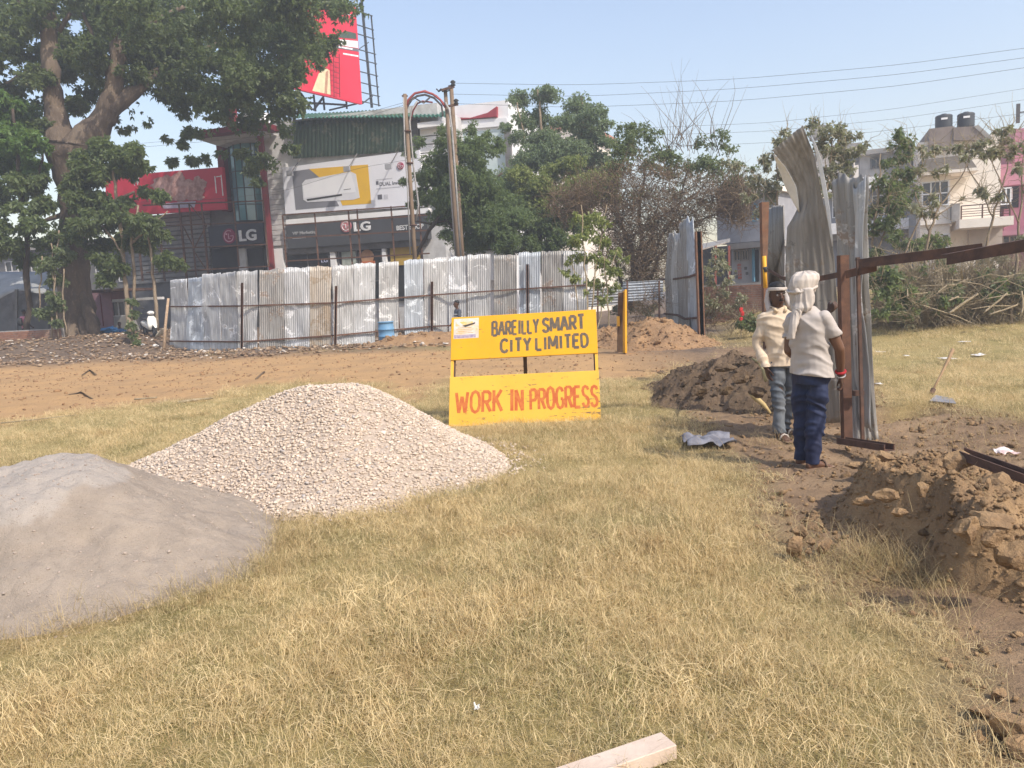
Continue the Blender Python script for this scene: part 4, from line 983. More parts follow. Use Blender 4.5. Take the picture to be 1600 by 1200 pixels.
# T-shirt
mb = MB()
mb.loft([(L1(.015, .78, 0), r * .186, f * .150), (L1(.01, .88, 0), r * .178, f * .142), (L1(0, 1.0, -.0), r * .158, f * .124), (L1(-.015, 1.15, 0), r * .172, f * .130), (L1(-.028, 1.26, 0), r * .185, f * .126), (L1(-.03, 1.32, .005), r * .178, f * .108), (L1(-.028, 1.37, .012), r * .12, f * .085), (L1(-.026, 1.41, .02), r * .075, f * .07)], 20)
for a, b_ in ((shR, elR), (shL, elL)): sleeve(mb, [a, a.lerp(b_, .3), a.lerp(b_, .62)], [.058, .064, .068])
d1, d2 = (elR - shR).normalized(), (elL - shL).normalized()
cloth('t_shirt', mb, TSHIRT, w1, .009, (.042, 6, 4, (1.0, 1.0, 1.7)), [(L1(0, .82, 0) , V3(-.12, 0, -1))])
# trousers
mb = MB()
mb.loft([(L1(.01, .74, 0), r * .145, f * .125), (L1(.01, .82, 0), r * .155, f * .13), (L1(.005, .90, 0), r * .145, f * .112), (L1(0, .96, 0), r * .13, f * .10)], 20)
for a, b_, c_ in ((hipR, knR, anR), (hipL, knL, anL)): mb.chain([a, a.lerp(b_, .5), b_, b_.lerp(c_, .45), b_.lerp(c_, .85), c_ + up * -.03], [.086, .092, .080, .076, .064, .060])
tr = cloth('trousers', mb, NAVY, w1, .009, (.036, 8, 9, (1, 1, 2.2)), [(L1(0, .945, 0), V3(0, 0, 1)), (L1(0, .055, 0), V3(0, 0, -1))])
# head cloth: gathered cap, knot band, tails
mb = MB(); c0 = hc
mb.loft([(c0 + V3(-.02, 0, -.02), r * .098, f * .118), (c0 + V3(-.015, 0, .035), r * .108, f * .128), (c0 + V3(-.0, 0, .085), r * .114, f * .130), (c0 + V3(.01, 0, .125), r * .104, f * .115), (c0 + V3(.014, 0, .148), r * .075, f * .08), (c0 + V3(.014, 0, .157), r * .03, f * .03)], 22)
cap = cloth('head_cloth', mb, SCARF, w1, .006, (.026, 13, 15, (1.6, 1.6, .35)), (), 2)
mb = MB(); ring = [c0 + V3(-.02, 0, .015) + r * math.cos(a) * .112 + f * math.sin(a) * .128 + V3(0, 0, .03 * math.sin(a)) for a in np.linspace(0, 2 * PI, 21)]
mb.chain(ring, [.013] * 21, 8); mb.ball(c0 - f * .13 + V3(.0, 0, -.0), .026, 10); cloth('knot_band', mb, SCARF, w1, .007, (.006, 22, 3, (1, 1, 1)), (), 2)
mb = MB(); rows_ = []
b0 = c0 - f * .115
for k, (x, z, wd_, dp) in enumerate(((.02, .01, .095, .04), (.03, -.05, .105, .055), (.03, -.10, .105, .06), (.025, -.145, .095, .06), (.02, -.18, .075, .05))):
    rows_.append((b0 + V3(x, -.0, z) + f * (.015 if k < 3 else .0), r * wd_, f * dp))
mb.loft(rows_, 18); cloth('neck_drape', mb, SCARF, w1, .006, (.030, 10, 21, (1.3, 1.3, .8)), (), 2)
mb = MB(); mb.loft([(b0 + V3(.0, .0, -.12), r * .055, f * .03), (b0 + V3(-.025, -.03, -.20), r * .04, f * .03), (b0 + V3(-.05, -.045, -.28), r * .034, f * .026), (b0 + V3(-.07, -.05, -.35), r * .030, f * .024), (b0 + V3(-.08, -.05, -.40), r * .036, f * .02)], 12)
cloth('scarf_tail', mb, SCARF, w1, .006, (.024, 14, 25, (1, 1, .5)), (), 2)
mb = MB(); mb.loft([(b0 + V3(.06, .03, -.08), r * .03, f * .02), (b0 + V3(.08, .05, -.14), r * .032, f * .02), (b0 + V3(.085, .06, -.19), r * .028, f * .014)], 12); cloth('scarf_tail', mb, SCARF, w1, .007, (.014, 14, 27, (1, 1, .5)), (), 2)
dw = (wrR - elR).normalized(); uw = dw.cross(V3(0, 1, 0)).normalized(); vw = dw.cross(uw)
for nm, off, mt, rr in (('thread_band', -.045, M('red_thread', (.45, .03, .03), (.3, .02, .03), 30, .9), .012), ('bangle', -.005, M('white_bangle', (.75, .72, .68), None, 4, .35, .3), .006)):
    c_ = wrR + dw * off; MB().tube([c_ + (uw * math.cos(a) + vw * math.sin(a)) * .036 for a in np.linspace(0, 2 * PI, 17)], rr, 8).build(nm, mt, w1, True, True)
for an, d_ in ((anR, V3(.95, .3, 0)), (anL, V3(.9, .42, 0))):
    d_ = d_.normalized(); s_ = V3(d_.y, -d_.x, 0); c_ = V3(an.x, an.y, .008)
    mb = MB().loft([(c_ - d_ * .085 - up * .008, s_ * .03, up * .012), (c_ - d_ * .04, s_ * .042, up * .014), (c_ + d_ * .06, s_ * .045, up * .012), (c_ + d_ * .15, s_ * .052, up * .012), (c_ + d_ * .21, s_ * .035, up * .010)], 14)
    sn = mb.build('sandal', SOLE, w1, True, True); MB().tube([c_ + d_ * .11 + s_ * x + up * z for x, z in ((-.05, .01), (-.035, .05), (0, .066), (.035, .05), (.05, .01))], .011, 6).build('strap', SOLE, sn, True, True)

# --- back worker, facing the camera: cream shirt, jeans, white headband; holds the sheet edge
base = gnd(1225, 684); base.z = hz(base.x, base.y)
w2 = thing('person', base, 'worker facing forward in a cream long sleeved shirt, white headband and faded jeans', 'person')
f = V3(.12, -1, 0).normalized(); r = V3(f.y, -f.x, 0)                                   # r = his right, at the left of the picture
hipR, hipL = L1(-.075, .86, 0), L1(.085, .86, .02)
knR, knL = L1(-.075, .46, -.05), L1(.085, .47, .06)
anR, anL = L1(-.055, .085, -.03), L1(.075, .085, .20)
shR, shL = L1(-.19, 1.275, .01), L1(.10, 1.27, .02)
elR, wrR = L1(-.262, 1.00, .04), L1(-.205, .77, -.07)
elL, wrL = L1(.33, 1.11, .12), L1(.515, 1.30, .10)
hc = L1(-.065, 1.505, -.03)
mb = MB()
mb.loft([(L1(0, .80, 0), r * .145, f * .10), (L1(0, .93, 0), r * .15, f * .11), (L1(-.02, 1.05, 0), r * .14, f * .10), (L1(-.035, 1.18, 0), r * .16, f * .11), (L1(-.045, 1.26, 0), r * .15, f * .09), (L1(-.05, 1.33, 0), r * .09, f * .055), (L1(-.055, 1.375, -.005), r * .058, f * .053)], 18)
mb.capsule(L1(-.055, 1.33, -.005), hc - up * .06, .058, .055)
PH = head_shape(mb, hc, V3(.10, -1, -.12), up, .98)
for a, b_, c_ in ((shR, elR, wrR), (shL, elL, wrL)): mb.chain([a, a.lerp(b_, .5), b_, b_.lerp(c_, .35), c_], [.044, .046, .039, .038, .027])
for a, b_, c_ in ((hipR, knR, anR), (hipL, knL, anL)): mb.chain([a, a.lerp(b_, .5), b_, b_.lerp(c_, .3), c_], [.083, .07, .052, .052, .034])
hand(mb, wrR, V3(.22, -.12, -1), V3(.7, .2, 0), V3(.1, -.9, .1), .18, .35)
hand(mb, wrL, V3(.75, .1, .65), V3(.3, .85, -.3), V3(-.6, .0, .75), .19, .9)
foot_shape(mb, anR, V3(.15, -1, 0)); foot_shape(mb, anL, V3(.45, -.9, 0))
body = mb.build('body', SKIN2, w2, True, True); remesh(body, .0065, 3)
mb = MB()
mb.loft([(L1(0, .72, 0), r * .175, f * .13), (L1(0, .85, 0), r * .172, f * .13), (L1(-.02, 1.0, 0), r * .165, f * .122), (L1(-.035, 1.14, 0), r * .178, f * .124), (L1(-.045, 1.23, 0), r * .182, f * .118), (L1(-.048, 1.285, 0), r * .18, f * .10), (L1(-.052, 1.33, 0), r * .125, f * .08), (L1(-.055, 1.37, 0), r * .072, f * .068)], 20)
for a, b_, c_, k in ((shR, elR, wrR, 1.0), (shL, elL, wrL, .55)): mb.chain([a, a.lerp(b_, .5), b_, b_.lerp(c_, .5 * k), b_.lerp(c_, k)], [.062, .062, .056, .054, .048])
cloth('shirt', mb, SHIRT, w2, .009, (.034, 7, 34, (1.1, 1.1, 1.5)), [(L1(0, .775, 0), V3(0, 0, -1))])
sh_ = M('cream_collar', (.74, .58, .40), (.66, .5, .33), 5, .9)
for s_ in (-1, 1):
    mb = MB(); c_ = L1(-.055, 1.365, -.02)
    mb.loft([(c_ - f * .03 + r * s_ * .075 + up * .025, r * .012, f * .03), (c_ + f * .035 + r * s_ * .06 + up * .01, r * .016, f * .022), (c_ + f * .07 + r * s_ * .045 - up * .035, r * .02, f * .01)], 10); mb.build('collar', sh_, w2, True, True)
for z in (1.22, 1.12, 1.02, .92): MB().lathe(L1(-.03, z, -.12), [(.006, -.012), (.006, .0)], 8, (0, 1, 0)).build('button', M('shirt_button', (.6, .5, .38)), w2, True, True)
mb = MB(); mb.loft([(L1(.005, .76, 0), r * .15, f * .115), (L1(.005, .85, 0), r * .158, f * .12), (L1(0, .96, 0), r * .15, f * .115)], 20)
for a, b_, c_ in ((hipR, knR, anR), (hipL, knL, anL)): mb.chain([a, a.lerp(b_, .5), b_, b_.lerp(c_, .5), c_ + up * -.02], [.094, .083, .068, .064, .062])
cloth('jeans', mb, JEANS, w2, .009, (.032, 8, 39, (1, 1, 2.0)), [(L1(0, .93, 0), V3(0, 0, 1)), (L1(0, .07, 0), V3(0, 0, -1))])
mb = MB(); hf, hr = V3(.10, -1, -.12).normalized(), None; hr = hf.cross(up).normalized()
mb.loft([(PH(0, -.03, .03), hr * .081, hf * .085), (PH(0, -.02, .07), hr * .084, hf * .100), (PH(0, -.014, .098), hr * .074, hf * .09), (PH(0, -.012, .122), hr * .052, hf * .062), (PH(0, -.01, .134), hr * .022, hf * .028)], 18)
cloth('hair', mb, HAIR, w2, .008, (.005, 30, 41, (1, 1, 1)), (), 2)
ring = [PH(math.cos(a) * .084, math.sin(a) * .103 - .002, .050 + .012 * math.sin(a)) for a in np.linspace(0, 2 * PI, 25)]
mb = MB(); mb.chain(ring, [.013] * 25, 8); mb.chain([p_ + up * .016 for p_ in ring], [.012] * 25, 8)
cloth('headband', mb, SCARF, w2, .007, (.004, 20, 43, (1, 1, 2)), (), 2)
mb = MB(); mb.chain([PH(-.085, -.03, .04), PH(-.11, -.02, -.05), PH(-.135, .0, -.11), PH(-.17, .0, -.15), PH(-.20, .0, -.165)], [.02, .034, .036, .03, .012], 10)
mb.chain([PH(-.05, -.09, -.05), PH(-.06, -.08, -.13), PH(-.09, -.03, -.16)], [.03, .04, .03]); mb.chain([PH(.085, -.03, .04), PH(.085, -.05, -.06), PH(.07, -.03, -.15)], [.02, .028, .03], 10)
cloth('scarf_tail', mb, M('grey_scarf', (.52, .48, .46), (.44, .40, .39), 9, .9), w2, .008, (.010, 14, 44, (1, 1, .7)), (), 2)
for s_ in (-1, 1):
    e = MB().ball(PH(s_ * .031, .079, .006), .0125, 10).build('eye', EYEW, w2, True, True); MB().ball(PH(s_ * .031, .0895, .006), .0055, 8).build('iris', EYEB, e, True, True)
    MB().chain([PH(s_ * .016, .096, .028), PH(s_ * .034, .094, .032), PH(s_ * .05, .084, .026)], [.004, .005, .003], 6).build('eyebrow', HAIR, w2, True, True)
MB().chain([PH(-.026, .098, -.050), PH(-.01, .106, -.047), PH(.01, .106, -.047), PH(.026, .098, -.050)], [.004, .006, .006, .004], 6).build('moustache', HAIR, w2, True, True)
MB().capsule(PH(-.016, .098, -.063), PH(.016, .098, -.063), .006, .006, 8).build('lips', LIP, w2, True, True)
for an, d_ in ((anR, V3(.15, -1, 0)), (anL, V3(.45, -.9, 0))):
    d_ = d_.normalized(); s_ = V3(d_.y, -d_.x, 0); c_ = V3(an.x, an.y, .004)
    mb = MB().loft([(c_ - d_ * .085, s_ * .03, up * .009), (c_ - d_ * .04, s_ * .042, up * .011), (c_ + d_ * .06, s_ * .045, up * .010), (c_ + d_ * .15, s_ * .052, up * .010), (c_ + d_ * .22, s_ * .035, up * .008)], 14)
    sn = mb.build('sandal', SOLE, w2, True, True); MB().tube([c_ + d_ * .10 + s_ * x + up * z for x, z in ((-.05, .01), (-.032, .052), (0, .066), (.032, .052), (.05, .01))], .009, 6).build('strap', SCARF, sn, True, True)

# --- three distant figures, simpler
def small_person(name, base, fwd, label, top, bottom, skin=SKIN2, sit=False, extra=None):
    t = thing('person', base, label, 'person'); f = Vector(fwd).normalized(); r = V3(f.y, -f.x, 0); mb = MB()
    dz = -.45 if sit else 0
    Q = lambda x, y, z: r * x + f * y + V3(0, 0, z + dz)
    hipz = .88
    mb.loft([(Q(0, 0, .85), r * .15, f * .10), (Q(0, 0, 1.05), r * .145, f * .1), (Q(0, 0, 1.28), r * .18, f * .11), (Q(0, 0, 1.38), r * .12, f * .07), (Q(0, .01, 1.42), r * .055, f * .05)], 12)
    mb.capsule(Q(0, .01, 1.38), Q(0, .02, 1.5), .055, .053); head_shape(mb, Q(0, .03, 1.58), f, up, .98)
    legs = []
    for s_ in (-1, 1):
        e, w_ = Q(s_ * .24, .03, 1.06), Q(s_ * .20, .2, .88); mb.chain([Q(s_ * .19, 0, 1.33), e, w_], [.052, .04, .027]); hand(mb, w_, f * .7 + V3(0, 0, -.6), -r * s_, f, .18, .6)
        if sit: lg = [Q(s_ * .09, 0, .88), Q(s_ * .16, .42, .90), Q(s_ * .10, .40, .535)]
        else: lg = [Q(s_ * .09, 0, .86), Q(s_ * .09, .02, .47), Q(s_ * .09, 0, .085)]
        legs.append(lg); mb.chain(lg, [.08, .055, .036]); foot_shape(mb, lg[2], f)
    o = mb.build('body', skin, t, True, True); remesh(o, .012, 2)
    mb = MB().loft([(Q(0, 0, .82), r * .17, f * .125), (Q(0, 0, 1.05), r * .165, f * .12), (Q(0, 0, 1.27), r * .195, f * .125), (Q(0, 0, 1.38), r * .12, f * .085)], 14)
    for s_ in (-1, 1): mb.chain([Q(s_ * .19, 0, 1.33), Q(s_ * .235, .02, 1.12)], [.07, .064])
    cloth('shirt', mb, top, t, .014, (.008, 9, 51, (1, 1, 1.4)), (), 3)
    mb = MB().loft([(Q(0, 0, .80), r * .15, f * .11), (Q(0, 0, .95), r * .155, f * .115)], 12)
    for lg in legs: mb.chain([lg[0], lg[1], lg[1].lerp(lg[2], .95)], [.1, .072, .06])
    cloth('trousers', mb, bottom, t, .014, (.006, 9, 52, (1, 1, 2)), (), 3)
    mb = MB().loft([(Q(0, .0, 1.60), r * .08, f * .088), (Q(0, .01, 1.65), r * .08, f * .1), (Q(0, .02, 1.70), r * .05, f * .06)], 12); mb.build('hair', HAIR, t, True, True)
    if extra: extra(t, Q, f, r)
    return t
p = at(718, 535, 26.8); p.z = hz(p.x, p.y) + float(left_h(np.array([p.x]), np.array([p.y]))[0]) * .5
p.z = at(716, 470, 26.8).z - 1.68
small_person('person', p, (-.9, -.35, 0), 'person in a dark striped shirt behind the top left corner of the yellow board', M('dark_shirt', (.05, .06, .075), (.09, .10, .12), 4, .9), NAVY,
             extra=lambda t, Q, f, r: [MB().loft([(Q(0, 0, z), r * .185, f * .138), (Q(0, 0, z + .05), r * .187, f * .139)], 16).build('white_stripe', M('pale_stripe', (.55, .56, .55)), t, True, True) for z in (1.10, 1.19)])
p = at(40, 520, 36.5); p.z = at(42, 484, 36.5).z - 1.68
small_person('person', p, (.5, .85, 0), 'person in a pink shirt carrying a black backpack beside the low brick wall', M('pink_shirt', (.62, .24, .30), (.55, .2, .26), 4, .9), M('dark_trousers', (.05, .05, .06)),
             extra=lambda t, Q, f, r: MB().loft([(Q(.02, -.2, .95), r * .15, f * .08), (Q(.02, -.22, 1.1), r * .17, f * .1), (Q(.02, -.2, 1.3), r * .14, f * .07)], 12).build('backpack', BLACK, t, True, True))
p = at(188, 520, 37.5); p.z = at(187, 502, 37.5).z - 1.28
small_person('person', p, (.3, -1, 0), 'seated person in a blue shirt beside the blue tarpaulin under the big tree', M('blue_shirt', (.06, .16, .32), (.05, .13, .27), 4, .9), M('grey_trousers', (.12, .12, .12)), sit=True)
# ================================================================== buildings
class FP:
    """an upright facade through two photo columns at given distances"""
    def __init__(s, px0, d0, px1, d1, z0=0.0):
        a, c_ = at(px0, 440, d0), at(px1, 440, d1); a.z = c_.z = 0; s.A = a; s.U = (c_ - a).normalized(); s.W = (c_ - a).length
        s.Nn = Vector((s.U.y, -s.U.x, 0)); s.Nn = s.Nn if s.Nn.y < 0 else -s.Nn
    def uz(s, px, py, off=0.0):
        r_ = ray(px, py); o = s.A + s.Nn * off; k = (o - EYE).dot(s.Nn) / r_.dot(s.Nn); p = EYE + r_ * k
        return (p - o).dot(s.U), p.z
    def P(s, u, z, off=0.0): return s.A + s.U * u + s.Nn * off + Vector((0, 0, z))
    def rect(s, px0, py0, px1, py1, off=0.0):
        xm, ym = (px0 + px1) / 2, (py0 + py1) / 2
        return s.uz(px0, ym, off)[0], s.uz(xm, py1, off)[1], s.uz(px1, ym, off)[0], s.uz(xm, py0, off)[1]
    def ub(s, mb, u0, z0, u1, z1, o0, o1):
        return mb.frame_box(s.P(u0, z0, o0), s.U * (u1 - u0), Vector((0, 0, z1 - z0)), s.Nn * (o1 - o0))
    def box(s, px0, py0, px1, py1, o0, o1, name, mat, parent, **k):
        u0, z0, u1, z1 = s.rect(px0, py0, px1, py1, o1); return s.ub(MB(), u0, z0, u1, z1, o0, o1).build(name, mat, parent, **k)
    def poly(s, pts, o0, th, name, mat, parent):
        P_ = [s.uz(a, b_, o0 + th) for a, b_ in pts]; n = len(P_)
        vs = [s.P(u, z, o0) for u, z in P_] + [s.P(u, z, o0 + th) for u, z in P_]
        return MB().add(vs, [tuple(range(n - 1, -1, -1)), tuple(range(n, 2 * n))] + [(i, (i + 1) % n, n + (i + 1) % n, n + i) for i in range(n)]).build(name, mat, parent)
    def window(s, px0, py0, px1, py1, parent, frame=WHITE, pane=GLASS_D, cols=2, rows=1, o=0.0, fw=.06):
        u0, z0, u1, z1 = s.rect(px0, py0, px1, py1, o); mb = MB()
        s.ub(mb, u0, z0, u1, z0 + fw, o, o + .07); s.ub(mb, u0, z1 - fw, u1, z1, o, o + .07); s.ub(mb, u0, z0 + fw, u0 + fw, z1 - fw, o, o + .07); s.ub(mb, u1 - fw, z0 + fw, u1, z1 - fw, o, o + .07)
        for c_ in range(1, cols): uu = u0 + (u1 - u0) * c_ / cols; s.ub(mb, uu - fw / 2, z0 + fw, uu + fw / 2, z1 - fw, o + .002, o + .066)
        for c_ in range(1, rows): zz = z0 + (z1 - z0) * c_ / rows; s.ub(mb, u0 + fw, zz - fw / 2, u1 - fw, zz + fw / 2, o + .004, o + .060)
        w_ = mb.build('window', frame, parent)
        for a in range(cols):
            for c_ in range(rows):
                s.ub(MB(), u0 + fw + (u1 - u0 - 2 * fw) * a / cols + .01, z0 + fw + (z1 - z0 - 2 * fw) * c_ / rows + .01, u0 + fw + (u1 - u0 - 2 * fw) * (a + 1) / cols - .01, z0 + fw + (z1 - z0 - 2 * fw) * (c_ + 1) / rows - .01, o + .005, o + .02).build('pane', pane, w_)
        return w_
    def text(s, txt, px0, py0, px1, py1, off, name, mat, parent, bold=.0, th=.02):
        u0, z0, u1, z1 = s.rect(px0, py0, px1, py1, off)
        cu = bpy.data.curves.new('t', 'FONT'); cu.body = txt; cu.extrude = .02; cu.offset = bold; cu.resolution_u = 3
        to = bpy.data.objects.new('t', cu); COL.objects.link(to); me = evaluated_text(to)
        V = mesh_arrays(me); x, y, z = V.T; x0, x1_, y0, y1_ = x.min(), x.max(), y.min(), y.max()
        uu = u0 + (x - x0) / (x1_ - x0) * (u1 - u0); zz = z0 + (y - y0) / (y1_ - y0) * (z1 - z0); oo = off + (z + .02) / .04 * th
        W_ = np.array(s.A)[None] + uu[:, None] * np.array(s.U)[None] + oo[:, None] * np.array(s.Nn)[None]; W_[:, 2] += zz
        W_ -= np.array(wloc(parent))[None]; me.vertices.foreach_set('co', W_.astype(np.float32).ravel()); me.update()
        return link_mesh(name, me, mat, parent)
    def disc(s, px, py, rpx, off, th, name, mat, parent):
        u, z = s.uz(px, py, off); d_ = (s.P(u, z, off) - EYE).y; return MB().lathe(s.P(u, z, off), [(rpx * d_ / FPX, 0), (rpx * d_ / FPX, th)], 24, s.Nn).build(name, mat, parent)
def evaluated_text(o):
    dg = bpy.context.evaluated_depsgraph_get(); dg.update(); me = bpy.data.meshes.new_from_object(o.evaluated_get(dg)); cu = o.data
    bpy.data.objects.remove(o); bpy.data.curves.remove(cu); return me
SIGNW = M('sign_letter_white', (.78, .78, .78), None, 3, .5); LGRED = M('emblem_red', (.38, .018, .075), (.34, .016, .07), 3, .45)
def emblem(fp, px, py, r_, off, par, line=SIGNW, face=LGRED):
    """round emblem: a face drawn with a ring, an upright stroke, a bar and a dot"""
    e = fp.disc(px, py, r_, off, .05, 'emblem', face, par); o = off + .054
    u, z = fp.uz(px, py, off); k = r_ * (fp.P(u, z, off) - EYE).y / FPX
    ring = [fp.P(u + k * .72 * math.cos(a), z + k * .72 * math.sin(a), o) for a in np.linspace(R(58), R(360), 26)]
    MB().tube(ring, k * .07, 6).build('ring', line, e)
    fp.ub(MB(), u - k * .08, z - k * .36, u + k * .02, z + k * .34, o - .002, o + .03).build('stroke', line, e)
    fp.ub(MB(), u + k * .025, z - k * .36, u + k * .26, z - k * .27, o - .002, o + .03).build('stroke', line, e)
    fp.ub(MB(), u + k * .22, z - k * .05, u + k * .70, z + k * .05, o - .002, o + .03).build('stroke', line, e)
    MB().lathe(fp.P(u - k * .36, z + k * .28, o - .002), [(k * .12, 0), (k * .12, .03)], 12, fp.Nn).build('dot', line, e)
    return e
CLAD = M('white_cladding', (.62, .61, .60), (.50, .49, .48), 1.5, .7, dirt=(.36, .34, .33), dirt_amt=.4)
GREYW = M('grey_wall', (.20, .19, .185), (.145, .14, .135), 1.2, .9, bmp=.004, dirt=(.09, .085, .08), dirt_amt=.45)
FASC = M('charcoal_fascia', (.075, .078, .085), (.062, .064, .07), 1.2, .55, dirt=(.11, .11, .115), dirt_amt=.3)
DARKIN = M('shade_and_print_black', (.025, .025, .027), (.04, .038, .036), 1.5, .8)  # near-black that paints in unlit interiors; also used for a door and print
REDP2 = M('red_print', (.60, .025, .055), (.54, .022, .05), .5, .55, dirt=(.50, .03, .06), dirt_amt=.3)
REDST = M('maroon_frame', (.20, .025, .03), (.16, .02, .025), 1.5, .6)
# ---- the appliance shop
A = FP(415, 46, 690, 43.2)
shop = thing('shop_building', A.P(4, 0, 0), 'white appliance shop with a charcoal fascia and air conditioner banner behind the fence', 'shop')
A.box(412, 176, 694, 520, -9, -.35, 'wall', CLAD, shop)
# left edge: slim white cladding boards
for k in range(16): A.box(416 + .12 * k * 1.7 * .8, 256 + k * 8.0, 446 + .1 * k, 263.4 + k * 8.0, -.33, -.02 + .008 * (k % 2), 'cladding_board', CLAD, shop)
for a in ((430, 388, 446, 500), (519, 388, 527, 500), (600, 388, 606, 500)): A.box(*a, -.34, .05, 'column', WHITE, shop)
for a, mt in (((447, 392, 518, 470), DARKIN), ((528, 388, 599, 470), DARKIN), ((607, 384, 660, 470), DARKIN)): A.box(*a, -.345, -.2, 'shop_front_shade', mt, shop)  # dark slabs paint in the shade of the shop interior
for a in ((449, 396, 516, 440), (530, 392, 560, 440), (562, 392, 598, 440)): A.window(*a, shop, GREYW, GLASS_D, 2, 1, -.19, .05)
A.box(448, 380, 662, 391, -.34, .12, 'soffit', GREYW, shop)
A.box(610, 385, 656, 414, -.18, -.13, 'yellow_poster', M('ochre_poster', (.52, .34, .07), (.46, .30, .06), 2, .7), shop); A.box(534, 393, 556, 415, -.118, -.08, 'pale_poster', M('pale_poster', (.42, .45, .40), (.3, .34, .3), 3, .7), shop)
A.disc(574, 401, 11, -.10, .03, 'round_poster', M('tan_poster', (.48, .28, .16), (.4, .2, .1), 4, .7), shop); A.box(564, 408, 586, 420, -.10, -.06, 'orange_poster', M('orange_poster', (.62, .17, .06), (.5, .14, .05), 4, .7), shop)
A.text('LG', 502, 404, 512, 410, -.08, 'small_sign', M('pale_blue_sign', (.55, .58, .78), None, 3, .5), shop, .01)
# fascia with lettering
fa = A.box(447, 341, 668, 381, -.3, .30, 'fascia', FASC, shop)
A.box(446, 334, 670, 342, -.3, .34, 'fascia_trim', WHITE, shop)
emblem(A, 541, 353.5, 9, .302, fa, SIGNW, M('emblem_pale_red', (.52, .10, .14), (.58, .3, .3), 14, .5))
A.text('LG', 553, 346.5, 579, 361, .302, 'lettering', SIGNW, fa, .03, .06); A.text('VIP Marketing', 457, 361, 495, 367.5, .302, 'lettering', M('dim_lettering', (.45, .45, .46), None, 3, .6), fa, .012)
A.box(457, 370.5, 478, 372.5, .301, .31, 'small_line', M('dim_lettering', (.4, .4, .4)), fa); A.text('BEST SHOP', 619.5, 351, 662, 358.5, .302, 'lettering', SIGNW, fa, .02)
# banner
ad = A.poly([(441, 262), (655, 234), (664, 322), (446, 336)], .02, .14, 'banner', M('banner_white', (.74, .74, .78), (.70, .70, .745), .8, .6), shop)
o_ = .164
A.poly([(456, 268), (483, 264), (508, 282), (530, 322), (462, 328)], o_, .004, 'print_grey', M('print_grey', (.20, .20, .225), (.18, .18, .2), 1, .6), ad)
A.poly([(483, 264), (575, 257), (580, 318), (535, 321), (526, 300), (505, 282)], o_ + .001, .004, 'print_yellow', M('print_yellow', (.72, .43, .03), (.68, .40, .03), 1, .6), ad)
A.poly([(472, 287), (477, 281), (548, 268), (556, 272), (562, 309), (552, 312), (480, 316), (474, 312)], o_ + .008, .01, 'print_appliance', M('print_pale', (.66, .66, .69), (.60, .60, .64), 1.2, .6), ad)
A.poly([(473, 289), (548, 270), (556, 300), (476, 309)], o_ + .0185, .004, 'print_appliance_front', M('print_white', (.76, .76, .78), (.72, .72, .75), 1.2, .6), ad)
A.poly([(479, 311), (534, 303), (534.5, 305.5), (480, 314)], o_ + .0245, .004, 'print_slot', DARKIN, ad); A.poly([(537, 296), (548, 294.5), (548, 295.5), (537, 297)], o_ + .0245, .004, 'print_mark', GREYW, ad)
emblem(A, 626, 259, 5.2, .165, ad)
A.text('DUAL Inverter', 593, 283, 636, 289, .166, 'print_lettering', M('print_ink', (.13, .13, .15), None, 3, .6), ad, .02, .004); A.box(587.5, 283, 591.5, 288.5, .166, .17, 'print_square', M('print_ink', (.13, .13, .15)), ad)
for y_, x1_ in ((279, 613), (292.5, 626)): A.box(588, y_, x1_, y_ + 1.6, .166, .169, 'print_line', M('print_line', (.42, .42, .46), (.6, .6, .64), 30, .6), ad)
A.box(590, 304, 597, 311.5, .166, .17, 'print_icon', M('print_ink', (.13, .13, .15)), ad); A.box(599.5, 304, 606, 311, .166, .17, 'print_icon', M('print_line', (.42, .42, .46)), ad)
for px, py in ((470, 247), (558, 240), (622, 236)):                                      # spotlights reaching over the banner
    a, z = A.uz(px, py, .1); p = A.P(a, z, .1); q = A.P(a - .25, z - .95, .95); lt = MB().tube([p, q], .025, 6).build('lamp_arm', GREYW, shop); MB().frame_box(q - A.U * .18 - Vector((0, 0, .14)), A.U * .36, Vector((0, 0, .28)), A.Nn * .14).build('floodlight', M('lamp_grey', (.34, .34, .36), None, 3, .5), lt)
# green sheet wall and roof edge
GRN = mat_sheet('green_sheet', (.10, .155, .10), (.055, .10, .065), (.16, .15, .09), .30); GRN_R = mat_sheet('green_roof_sheet', (.03, .13, .085), (.022, .095, .065), (.10, .10, .07), .12)
def fpt(px, py, off): u, z = A.uz(px, py, off); return A.P(u, z, off)
for k in range(5):
    f0, f1 = k / 5, (k + 1) / 5; L_ = lambda f_, y0, y1: fpt(458 + (641 - 458) * f_, y0 + (y1 - y0) * f_, -.1 + .01 * (k % 2))
    corr(shop, [L_(f0, 248, 236), L_(f0, 190, 176)], [L_(f1, 248, 236), L_(f1, 190, 176)], GRN, 400 + k, .24, .035, 6, .02, name='green_wall_sheet', jag=0)
corr(shop, [fpt(455, 184, .7), fpt(470, 178, -3.5)], [fpt(700, 183, .7), fpt(690, 166, -3.5)], GRN_R, 410, .24, .04, 6, .02, name='green_roof_sheet', jag=0)
A.box(652, 190, 690, 198, -.3, .55, 'cornice', WHITE, shop)
for k in range(9): A.box(656, 200 + k * 13, 692, 211 + k * 13, -.34, .02 + .01 * (k % 2), 'cladding_board', WHITE, shop)
A.box(642, 186, 656, 300, -.34, -.02, 'side_panel', GREYW, shop)
